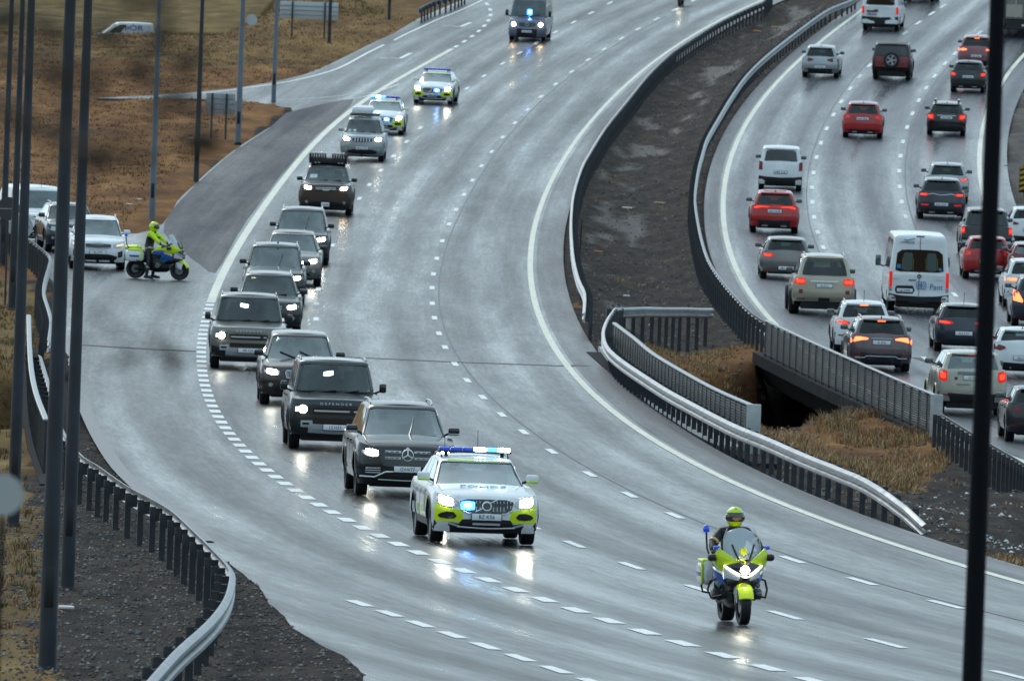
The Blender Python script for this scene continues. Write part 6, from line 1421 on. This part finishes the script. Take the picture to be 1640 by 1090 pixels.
def quadpanel(name, p, m, parent, th=.02, n=4, bulge=.0, mirror=False):
    """curved plate through 4 corner points a,b,c,d (around), bulged outwards"""
    out = []
    for sg in ((1, -1) if mirror else (1,)):
        a, b, c, d = [Vector((q[0] * sg, q[1], q[2])) for q in p]
        nr = ((c - a).cross(d - b)).normalized(); ctr = (a + b + c + d) / 4
        if nr.dot(ctr - Vector((0, .1, .75))) < 0: nr = -nr
        V = []; F_ = []
        for k in (0, 1):
            for i in range(n + 1):
                for j in range(n + 1):
                    u, v = i / n, j / n; q = a * (1 - u) * (1 - v) + b * u * (1 - v) + c * u * v + d * (1 - u) * v
                    V.append(q + nr * (bulge * 16 * u * (1 - u) * v * (1 - v) - th * k))
        N = (n + 1) ** 2; I = lambda k, i, j: k * N + i * (n + 1) + j
        for i in range(n):
            for j in range(n):
                F_.append((I(0, i, j), I(0, i + 1, j), I(0, i + 1, j + 1), I(0, i, j + 1))); F_.append((I(1, i, j), I(1, i, j + 1), I(1, i + 1, j + 1), I(1, i + 1, j)))
        for i in range(n):
            F_.append((I(0, i, 0), I(1, i, 0), I(1, i + 1, 0), I(0, i + 1, 0))); F_.append((I(0, i, n), I(0, i + 1, n), I(1, i + 1, n), I(1, i, n)))
            F_.append((I(0, 0, i), I(0, 0, i + 1), I(1, 0, i + 1), I(1, 0, i))); F_.append((I(0, n, i), I(1, n, i), I(1, n, i + 1), I(0, n, i + 1)))
        o = mesh_obj(name, V, F_, m, parent); bm = bmesh.new(); bm.from_mesh(o.data); bmesh.ops.recalc_face_normals(bm, faces=bm.faces); bm.to_mesh(o.data); bm.free()
        o.data.polygons.foreach_set('use_smooth', [True] * len(o.data.polygons)); o.data.set_sharp_from_angle(angle=radians(50)); out.append(o)
    return out
def loft(name, secs, m, parent, n=16, e=.8):
    """secs: (y, cx, halfw, z0, z1)"""
    rg = []
    for y, cx, hw_, z0, z1 in secs:
        c = []
        for k in range(n):
            a = 2 * pi * k / n; ca, sa = cos(a), sin(a)
            c.append((cx + hw_ * abs(ca) ** e * (1 if ca > 0 else -1), y, (z0 + z1) / 2 + (z1 - z0) / 2 * abs(sa) ** e * (1 if sa > 0 else -1)))
        rg.append(c)
    return MB().rings(rg, True).build(name, m, parent)
def motorcycle(label, lit=True, steer=0.):
    R0 = empty('police_motorcycle', (0, 0, 0), 0, label, 'motorcycle', 'police motorcycles')
    t, rm = wheel_meshes(.305, .15, ALLOY, 5); t2, rm2 = wheel_meshes(.315, .19, ALLOY, 5)
    for me_, rr, y, r in ((t, rm, -.745, .305), (t2, rm2, .745, .315)):
        o = link(bpy.data.objects.new('wheel', me_), R0); o.location = (0, y, r); link(bpy.data.objects.new('rim', rr), o)
        if y < 0: o.rotation_euler = (0, 0, steer)
        for sg in (-1, 1): MB().lathe([(.03, sg * .05), (.125, sg * .05), (.125, sg * .056), (.03, sg * .056)], 20, 'x').build('brake_disc', STEEL, o)
    for sg in (-1, 1):
        MB().tube([(sg * .105, -.745, .30), (sg * .105, -.62, .62), (sg * .105, -.50, .95)], .026, 8).build('fork_leg', STEEL, R0)
        MB().tube([(sg * .1, -.80, .50), (sg * .112, -.745, .31)], .02, 6).build('fender_stay', STEEL, R0)
    # front fender
    rg = []
    for k in range(9):
        a = radians(20 + 125 * k / 8); rr = .345; c = []
        for j in range(7):
            b = -1 + 2 * j / 6; c.append((.115 * b, -.745 - (rr - .05 * b * b) * cos(a) * 1.0, .305 + (rr - .05 * b * b) * sin(a)))
        c += [(p[0] * .9, p[1] + .008 * cos(a), p[2] - .012) for p in c[::-1]]; rg.append(c)
    MB().rings(rg).build('front_fender', NEON, R0)
    quadpanel('fender_side', [(.125, -.90, .55), (.125, -.62, .60), (.118, -.66, .40), (.118, -.84, .34)], P_WHITE, R0, .012, 3, .005, True)
    # engine, boxer cylinders, sump, frame
    loft('engine', [(-.42, 0, .12, .30, .62), (-.3, 0, .19, .24, .72), (.05, 0, .2, .22, .74), (.3, 0, .15, .28, .7)], BK, R0)
    for sg in (-1, 1):
        mb = MB().lathe([(.001, sg * .14), (.075, sg * .14), (.08, sg * .22), (.07, sg * .225), (.08, sg * .24), (.07, sg * .245), (.085, sg * .27), (.09, sg * .37), (.07, sg * .39), (.001, sg * .39)], 14, 'x', (0, -.12, .45)); mb.build('cylinder_head', STEEL, R0)
        MB().tube([(sg * .26, -.40, .44), (sg * .42, -.30, .40), (sg * .46, -.22, .52), (sg * .42, -.26, .66), (sg * .30, -.36, .70)], .017, 8).build('crash_bar', BK, R0)
        MB().tube([(sg * .30, .50, .44), (sg * .42, .44, .46), (sg * .45, .40, .56), (sg * .40, .60, .60)], .016, 8).build('rear_crash_bar', BK, R0)
        MB().box(sg * .22 - .06, sg * .22 + .06, -.02, .06, .36, .39, .01).build('foot_peg', BK, R0)
    MB().tube([(.16, .0, .30), (.2, .3, .33), (.24, .55, .40), (.27, .95, .52)], [.035, .04, .062, .068], 12).build('exhaust', STEEL, R0)
    MB().tube([(-.10, .30, .36), (-.12, .745, .315)], .05, 8).build('swing_arm', BK, R0)
    loft('frame', [(-.5, 0, .08, .62, .95), (-.1, 0, .14, .55, .86), (.4, 0, .15, .50, .80), (.85, 0, .12, .58, .80)], BK, R0)
    loft('radiator_shroud', [(-.80, 0, .10, .62, .74), (-.68, 0, .23, .56, .76), (-.5, 0, .27, .50, .8), (-.3, 0, .22, .46, .8)], BKP, R0)
    # tank, seat, tail
    tk = loft('fuel_tank', [(-.42, 0, .12, .80, 1.02), (-.28, 0, .22, .78, 1.09), (-.05, 0, .245, .76, 1.08), (.1, 0, .2, .78, .98), (.2, 0, .15, .80, .90)], NEON, R0)
    quadpanel('tank_stripe', [(.21, -.34, 1.0), (.245, .05, .98), (.245, .05, .93), (.23, -.34, .94)], NEON, R0, .01, 3, .02, True)
    quadpanel('tank_side', [(.23, -.36, .95), (.25, .08, .92), (.235, .12, .80), (.24, -.25, .78)], BLUEP, R0, .012, 3, .02, True)
    loft('seat', [(.12, 0, .12, .82, .90), (.3, 0, .17, .80, .87), (.52, 0, .19, .82, .93), (.8, 0, .15, .86, .97)], BKP, R0)
    loft('tail_box', [(.60, 0, .12, .88, 1.02), (.68, 0, .2, .86, 1.08), (.95, 0, .2, .88, 1.07), (1.10, 0, .14, .92, 1.03)], NEON, R0)
    MB().box(-.09, .09, 1.09, 1.11, .93, .98, .008).build('tail_light', TAILR, R0); MB().box(-.1, .1, 1.12, 1.13, .60, .75).build('number_plate', PLATE, R0)
    MB().box(-.10, .10, .95, 1.12, .56, .82, .03).build('plate_bracket', BKP, R0)
    for sg in (-1, 1):
        p = loft('pannier', [(.38, sg * .33, .05, .62, .84), (.44, sg * .34, .10, .56, .93), (.85, sg * .35, .10, .54, .93), (.98, sg * .34, .06, .58, .88)], P_WHITE, R0)
        MB().box(sg * .34 - .09, sg * .34 + .10, .44, .90, .90, .955, .025).build('pannier_lid', NEON, p)
        MB().box(sg * .452 - .004, sg * .452 + .006, .50, .82, .70, .76, .002).build('pannier_lettering', BLUEP, p)
        MB().box(sg * .435 - .018, sg * .435 + .018, .40, .45, .60, .90, .01).build('pannier_edge', NEON, p)
    # fairing
    N_ = (0, -.88, .84); A = (.09, -.84, .96); B_ = (.37, -.60, 1.17); C_ = (.43, -.52, 1.04); D_ = (.29, -.68, .90); E_ = (.07, -.88, .75); G_ = (.40, -.30, .92); Fl = (.25, -.66, .70); H_ = (.36, -.22, .66)
    quadpanel('upper_fairing', [A, B_, C_, D_], NEON, R0, .02, 5, .03, True)
    quadpanel('light_cowl', [(.02, -.90, .90), A, D_, E_], TRIMG, R0, .02, 4, .01, True)
    quadpanel('side_fairing', [D_, C_, G_, (.30, -.55, .80)], NEON, R0, .02, 5, .03, True)
    quadpanel('side_fairing', [(.30, -.565, .81), (.405, -.30, .925), (.37, -.20, .66), (.27, -.58, .62)], BLUEP, R0, .02, 5, .025, True)
    quadpanel('fairing_edge', [(.30, -.60, .80), (.40, -.34, .88), (.405, -.32, .85), (.31, -.59, .76)], P_WHITE, R0, .02, 4, .04, True)
    quadpanel('fairing_edge', [(.26, -.60, .70), (.28, -.56, .70), (.36, -.2, .64), (.30, -.28, .54)], TEAL, R0, .02, 4, .02, True)
    quadpanel('chin_fairing', [E_, D_, (.27, -.62, .72), (.10, -.84, .68)], P_WHITE, R0, .02, 4, .01, True)
    quadpanel('inner_cowl', [(.08, -.80, .97), (.35, -.56, 1.12), (.22, -.36, 1.06), (.05, -.50, .98)], BKP, R0, .02, 4, .0, True)
    for sg in (-1, 1): MB().tube([(sg * .29, -.70, .90), (sg * .18, -.80, .82), (sg * .09, -.885, .765)], [.016, .022, .02], 8).build('daylight_strip', DRL if lit else HEADC, R0)
    hl = MB().lathe([(.001, -.93), (.05, -.925), (.066, -.90), (.07, -.84)], 18, 'y', (0, 0, .84)).build('headlight', HEAD if lit else HEADC, R0)
    MB().tube([(.0, -.88, .745), (.0, -.86, .70)], .05, 8).build('lamp_chin', TRIMG, R0)
    # windscreen: tall curved plate
    rg = []; V = []; F_ = []; nu, nv = 10, 8
    for j in range(nv + 1):
        v = j / nv; z = 1.0 + .47 * v; wd = [.23, .27, .285, .28, .27, .25, .225, .20, .15][j]
        for i in range(nu + 1):
            u = -1 + 2 * i / nu; V.append((u * wd, -.76 + .30 * v + .12 * u * u * (1 - .3 * v), z - (.05 * u * u if j == nv else 0)))
    for j in range(nv):
        for i in range(nu): q = j * (nu + 1) + i; F_.append((q, q + 1, q + nu + 2, q + nu + 1))
    ws = mesh_obj('windscreen', V, F_, SCR, R0, True)
    for sg in (-1, 1):
        MB().tube([(sg * .17, -.69, 1.22), (sg * .12, -.76, 1.08), (sg * .08, -.79, 1.0)], .017, 6).build('screen_strut', BKP, ws)
        MB().tube([(sg * .2, -.42, 1.46), (sg * .275, -.55, 1.3), (sg * .285, -.6, 1.15), (sg * .25, -.66, 1.02)], .008, 5).build('screen_edge', REFL, ws)
    cr = MB().lathe([(.036, -.012), (.052, -.012), (.052, .0), (.036, .0)], 16, 'y', (.0, -.745, 1.12)); 
    for k in range(8): a = 2 * pi * k / 8; cr.box(.06 * cos(a) - .008, .06 * cos(a) + .008, -.757, -.745, 1.12 + .06 * sin(a) - .008, 1.12 + .06 * sin(a) + .008)
    cr.box(-.014, .014, -.758, -.745, 1.095, 1.145).build('crest', CREST, ws)
    for sg in (-1, 1):
        mb = MB().box(-.075, .075, -.09, .05, -.055, .055, .045); mr = mb.build('mirror', BKP, R0); mr.location = (sg * .44, -.50, 1.02)
        MB().box(-.06, .06, .048, .055, -.04, .04, .01).build('mirror_glass', GLASSL, mr)
        MB().tube([(sg * .33, -.58, 1.08), (sg * .37, -.56, 1.14)], .012, 6).build('lamp_stalk', BKP, R0)
        MB().box(sg * .385 - .048, sg * .385 + .048, -.60, -.53, 1.14, 1.20, .015).build('blue_lamp', BLUED, R0)
        MB().tube([(sg * .10, -.42, 1.05), (sg * .25, -.40, 1.10), (sg * .33, -.33, 1.08), (sg * .42, -.25, 1.05)], .018, 8).build('handlebar', BK, R0)
        MB().tube([(sg * .30, -.35, 1.075), (sg * .42, -.25, 1.045)], .026, 8).build('grip', BKP, R0)
        MB().tube([(sg * .26, -.43, 1.08), (sg * .42, -.32, 1.05)], .008, 6).build('lever', STEEL, R0)
    MB().box(-.11, .11, -.50, -.42, 1.0, 1.12, .02).build('dashboard', TRIMG, R0)
    MB().tube([(-.22, .92, .95), (-.26, 1.0, 1.1), (-.27, 1.02, 1.34)], .016, 8).build('lamp_pole', BKP, R0)
    MB().lathe([(.001, -.02), (.045, -.015), (.05, .02), (.048, .07), (.035, .09), (.001, .105)], 14, 'z', (-.27, 1.02, 1.36)).build('blue_lamp', BLUED, R0)
    return R0
def skin_body(name, joints, edges, radii, m, parent, sub=2):
    me = bpy.data.meshes.new(name); me.from_pydata(joints, edges, []); o = bpy.data.objects.new(name, me); COL.objects.link(o)
    sk = o.modifiers.new('s', 'SKIN'); sk.use_smooth_shade = True; ss_ = o.modifiers.new('u', 'SUBSURF'); ss_.levels = sub; ss_.render_levels = sub
    for i, r in enumerate(radii): d = me.skin_vertices[0].data[i]; d.radius = r if isinstance(r, tuple) else (r, r)
    me.skin_vertices[0].data[0].use_root = True
    dg = bpy.context.evaluated_depsgraph_get(); ev = o.evaluated_get(dg); nm = bpy.data.meshes.new_from_object(ev); COL.objects.unlink(o); bpy.data.objects.remove(o)
    nm.materials.clear(); nm.materials.append(m); nm.polygons.foreach_set('use_smooth', [True] * len(nm.polygons))
    return link(bpy.data.objects.new(name, nm), parent)
def rider(label, pose, hiviz):
    R0 = empty('person', (0, 0, 0), 0, label, 'person', 'police motorcyclists')
    if pose == 'ride':
        J = [(0, .30, .92), (0, .27, 1.06), (0, .19, 1.22), (0, .12, 1.37), (0, .08, 1.46)]
        sh_ = [(.20, .13, 1.375), (.35, .00, 1.21), (.375, -.20, 1.10)]; lg = [(.11, .27, .90), (.27, -.10, .84), (.25, .10, .46), (.25, .06, .40)]; toe = (.27, -.10, .38); armL = armR = sh_
        legs = (lg, lg)
    elif pose == 'stand':
        J = [(0, .33, 1.00), (0, .32, 1.13), (0, .27, 1.30), (0, .22, 1.45), (0, .20, 1.53)]
        armL = [(.19, .21, 1.46), (.29, .0, 1.30), (.34, -.20, 1.12)]; armR = armL; lg = [(.12, .30, .96), (.27, .22, .55), (.30, .27, .14), (.30, .26, .08)]; legs = (lg, lg); toe = (.31, .10, .05)
    v = list(J); e = [(0, 1), (1, 2), (2, 3), (3, 4)]; r = [(.185, .15), (.18, .14), (.215, .15), (.15, .12), (.06, .06)]
    for sg, arm, lg in ((1, armL, legs[0]), (-1, armR, legs[1])):
        b = len(v); v += [(sg * x, y, z) for x, y, z in arm]; e += [(3, b), (b, b + 1), (b + 1, b + 2)]; r += [.092, .074, .05]
        b = len(v); v += [(sg * x, y, z) for x, y, z in lg] + [(sg * toe[0], toe[1], toe[2])]; e += [(0, b), (b, b + 1), (b + 1, b + 2), (b + 2, b + 3), (b + 3, b + 4)]; r += [.115, .082, .058, .055, .040]
    bd = skin_body('body', v, e, r, LEATH, R0, 2)
    me = bd.data
    if hiviz:
        me.materials.append(HIVIZ); me.materials.append(REFL)
        for p in me.polygons:
            c = p.center; arm = abs(c.x) > .20 and c.z > 1.0
            if (c.z > 1.36 and c.z < 1.56) or (arm and c.y > -.16 and c.z > 1.0 and (abs(c.x) - .2) * .2 + c.z > 1.10): p.material_index = 1
            if .98 < c.z < 1.03 and not arm and c.y > -.02: p.material_index = 2
            if (.36 < c.z < .39 or .42 < c.z < .45) and pose == 'stand': p.material_index = 2
    hx, hy, hz = (0, J[4][1] - .03, J[4][2] + .15)
    # helmet: shell with chin bar, visor opening, face behind
    rg = []; n = 22
    for k in range(13):
        a = pi * k / 12; z = cos(a); rr = sin(a)
        ring = []
        for j in range(n):
            b = 2 * pi * j / n; x = .145 * rr * cos(b) * (1 - .10 * max(0, -z)); y = .165 * rr * sin(b) * (1.02 if sin(b) < 0 else 1) ; zz = .165 * z if z > 0 else .165 * z
            if z < -.2 and sin(b) < 0: y *= 1.05
            ring.append((hx + x, hy + y, hz + max(zz, -.145)))
        rg.append(ring)
    hm = MB().rings(rg, False).build('helmet', HELM, R0); hm.data.polygons.foreach_set('use_smooth', [True] * len(hm.data.polygons))
    def hs(az, el, off): a = radians(az); b = radians(el); return (hx + (.145 + off) * cos(b) * sin(a), hy - (.168 + off) * cos(b) * cos(a), hz + (.165 + off) * sin(b))
    def shellpatch(name, a0, a1, e0, e1, m_, off, par, nu=12, nv=4, taper=.0):
        V = []; F_ = []
        for k in (0, 1):
            for i in range(nu + 1):
                for j in range(nv + 1):
                    u = i / nu; t = 1 - taper * (2 * u - 1) ** 4; ec = (e0 + e1) / 2; V.append(hs(a0 + (a1 - a0) * u, ec + (e0 + (e1 - e0) * j / nv - ec) * t, off - .012 * k))
        N = (nu + 1) * (nv + 1)
        for i in range(nu):
            for j in range(nv): q = i * (nv + 1) + j; F_.append((q, q + nv + 1, q + nv + 2, q + 1)); F_.append((N + q, N + q + 1, N + q + nv + 2, N + q + nv + 1))
            for j in (0, nv): q = i * (nv + 1) + j; F_.append((q, q + nv + 1, N + q + nv + 1, N + q))
        for i in (0, nu):
            for j in range(nv): q = i * (nv + 1) + j; F_.append((q, q + 1, N + q + 1, N + q))
        return mesh_obj(name, V, F_, m_, par, True)
    shellpatch('visor', -78, 78, -22, 22, VIS, .008, hm, taper=.5)
    shellpatch('face', -24, 26, -12, 2, SKIN, .0115, hm, 6, 2, .3)
    shellpatch('visor_rim', -80, 80, 22, 26, TRIMG, .008, hm, taper=.0)
    for z_ in (48, 66): shellpatch('vent', -5, 5, z_, z_ + 6, TRIMG, .006, hm, 2, 1)
    MB().lathe([(.075, -.06), (.085, 0), (.075, .05)], 14, 'z', (hx, hy + .01, hz - .15)).build('collar', LEATH, R0)
    # gloves: palm and five fingers closed on the grip
    for sg, arm in ((1, armL), (-1, armR)):
        x, y, z = arm[2]; x *= sg
        g = MB().box(x - .04, x + .04, y - .09, y + .01, z - .035, z + .02, .018).build('glove', BKP, R0)
        for k in range(4):
            fx = x + sg * (-.034 + .023 * k); ln = (.055, .065, .062, .048)[k]
            MB().tube([(fx, y - .08, z), (fx, y - .08 - ln * .6, z - .005), (fx, y - .08 - ln * .75, z - .035), (fx, y - .07, z - .055)], [.011, .0105, .010, .009], 6).build('finger', BKP, g)
        MB().tube([(x - sg * .038, y - .02, z - .01), (x - sg * .06, y - .06, z - .03), (x - sg * .045, y - .095, z - .045)], [.013, .012, .010], 6).build('thumb', BKP, g)
        if not hiviz:
            a, b = Vector(arm[0]), Vector(arm[1]); a.x *= sg; b.x *= sg; d = (b - a).normalized(); q = a + (b - a) * .80
            MB().tube([q - d * .022, q + d * .022], .080, 14).build('armband', ORANGE, R0); MB().tube([q - d * .006, q + d * .006], .083, 14).build('band_stripe', REFL, R0)
    # boots
    for sg, lg in ((1, legs[0]), (-1, legs[1])):
        an = lg[3]; MB().rings([[(sg * toe[0] + w_ * cos(a), y, zc_ + hgt * sin(a)) for a in np.linspace(0, 2 * pi, 11)[:-1]] for y, w_, zc_, hgt in ((toe[1] - .07, .035, toe[2] - .0, .03), (toe[1] - .03, .05, toe[2] + .005, .042), (toe[1] + .08, .05, toe[2] + .02, .055), (an[1] + .06, .045, an[2] + .0, .055), (an[1] + .09, .03, an[2], .04))]).build('boot', BKP, R0)
    return R0
def place_pair(A, yaw, bike, rd, lean=0., fr=-.745):
    la = fr; ox, oy = A[0] + la * sin(yaw), A[1] - la * cos(yaw); lo = -fr
    Bp = (ox - lo * sin(yaw), oy + lo * cos(yaw)); sl = (g0(*Bp) - g0(*A)) / (lo - la)
    for o in (bike, rd): o.location = (ox, oy, g0(*A) - sl * la + .005); o.rotation_euler = (atan(sl), radians(lean), yaw)
# leading rider
b1 = motorcycle('police motorcycle leading the convoy with its headlight on, nearest vehicle to the camera'); r1 = rider('rider in black with a fluorescent yellow helmet on the leading motorcycle', 'ride', False)
A = P(1190, 1001); place_pair(A, -atan(float(xM(A[1] + 4) - xM(A[1] - 4)) / 8), b1, r1, -1.5)
# officer holding the slip road, astride a standing bike seen from its side
b2 = motorcycle('police motorcycle standing side-on across the mouth of the slip road', False, .15); r2 = rider('motorcyclist in a yellow-shouldered jacket with both feet down at the slip road', 'stand', True)
A = P(287, 449); place_pair(A, radians(72), b2, r2, 0)
# third motorcycle, only its lower part is in the picture
b3 = motorcycle('motorcycle cut off by the top edge in the far lanes'); r3 = rider('rider on the far motorcycle, only the boots in the picture', 'ride', False)
A = P(1088, 10); place_pair(A, -atan(float(xM(A[1] + 4) - xM(A[1] - 4)) / 8), b3, r3, 0)
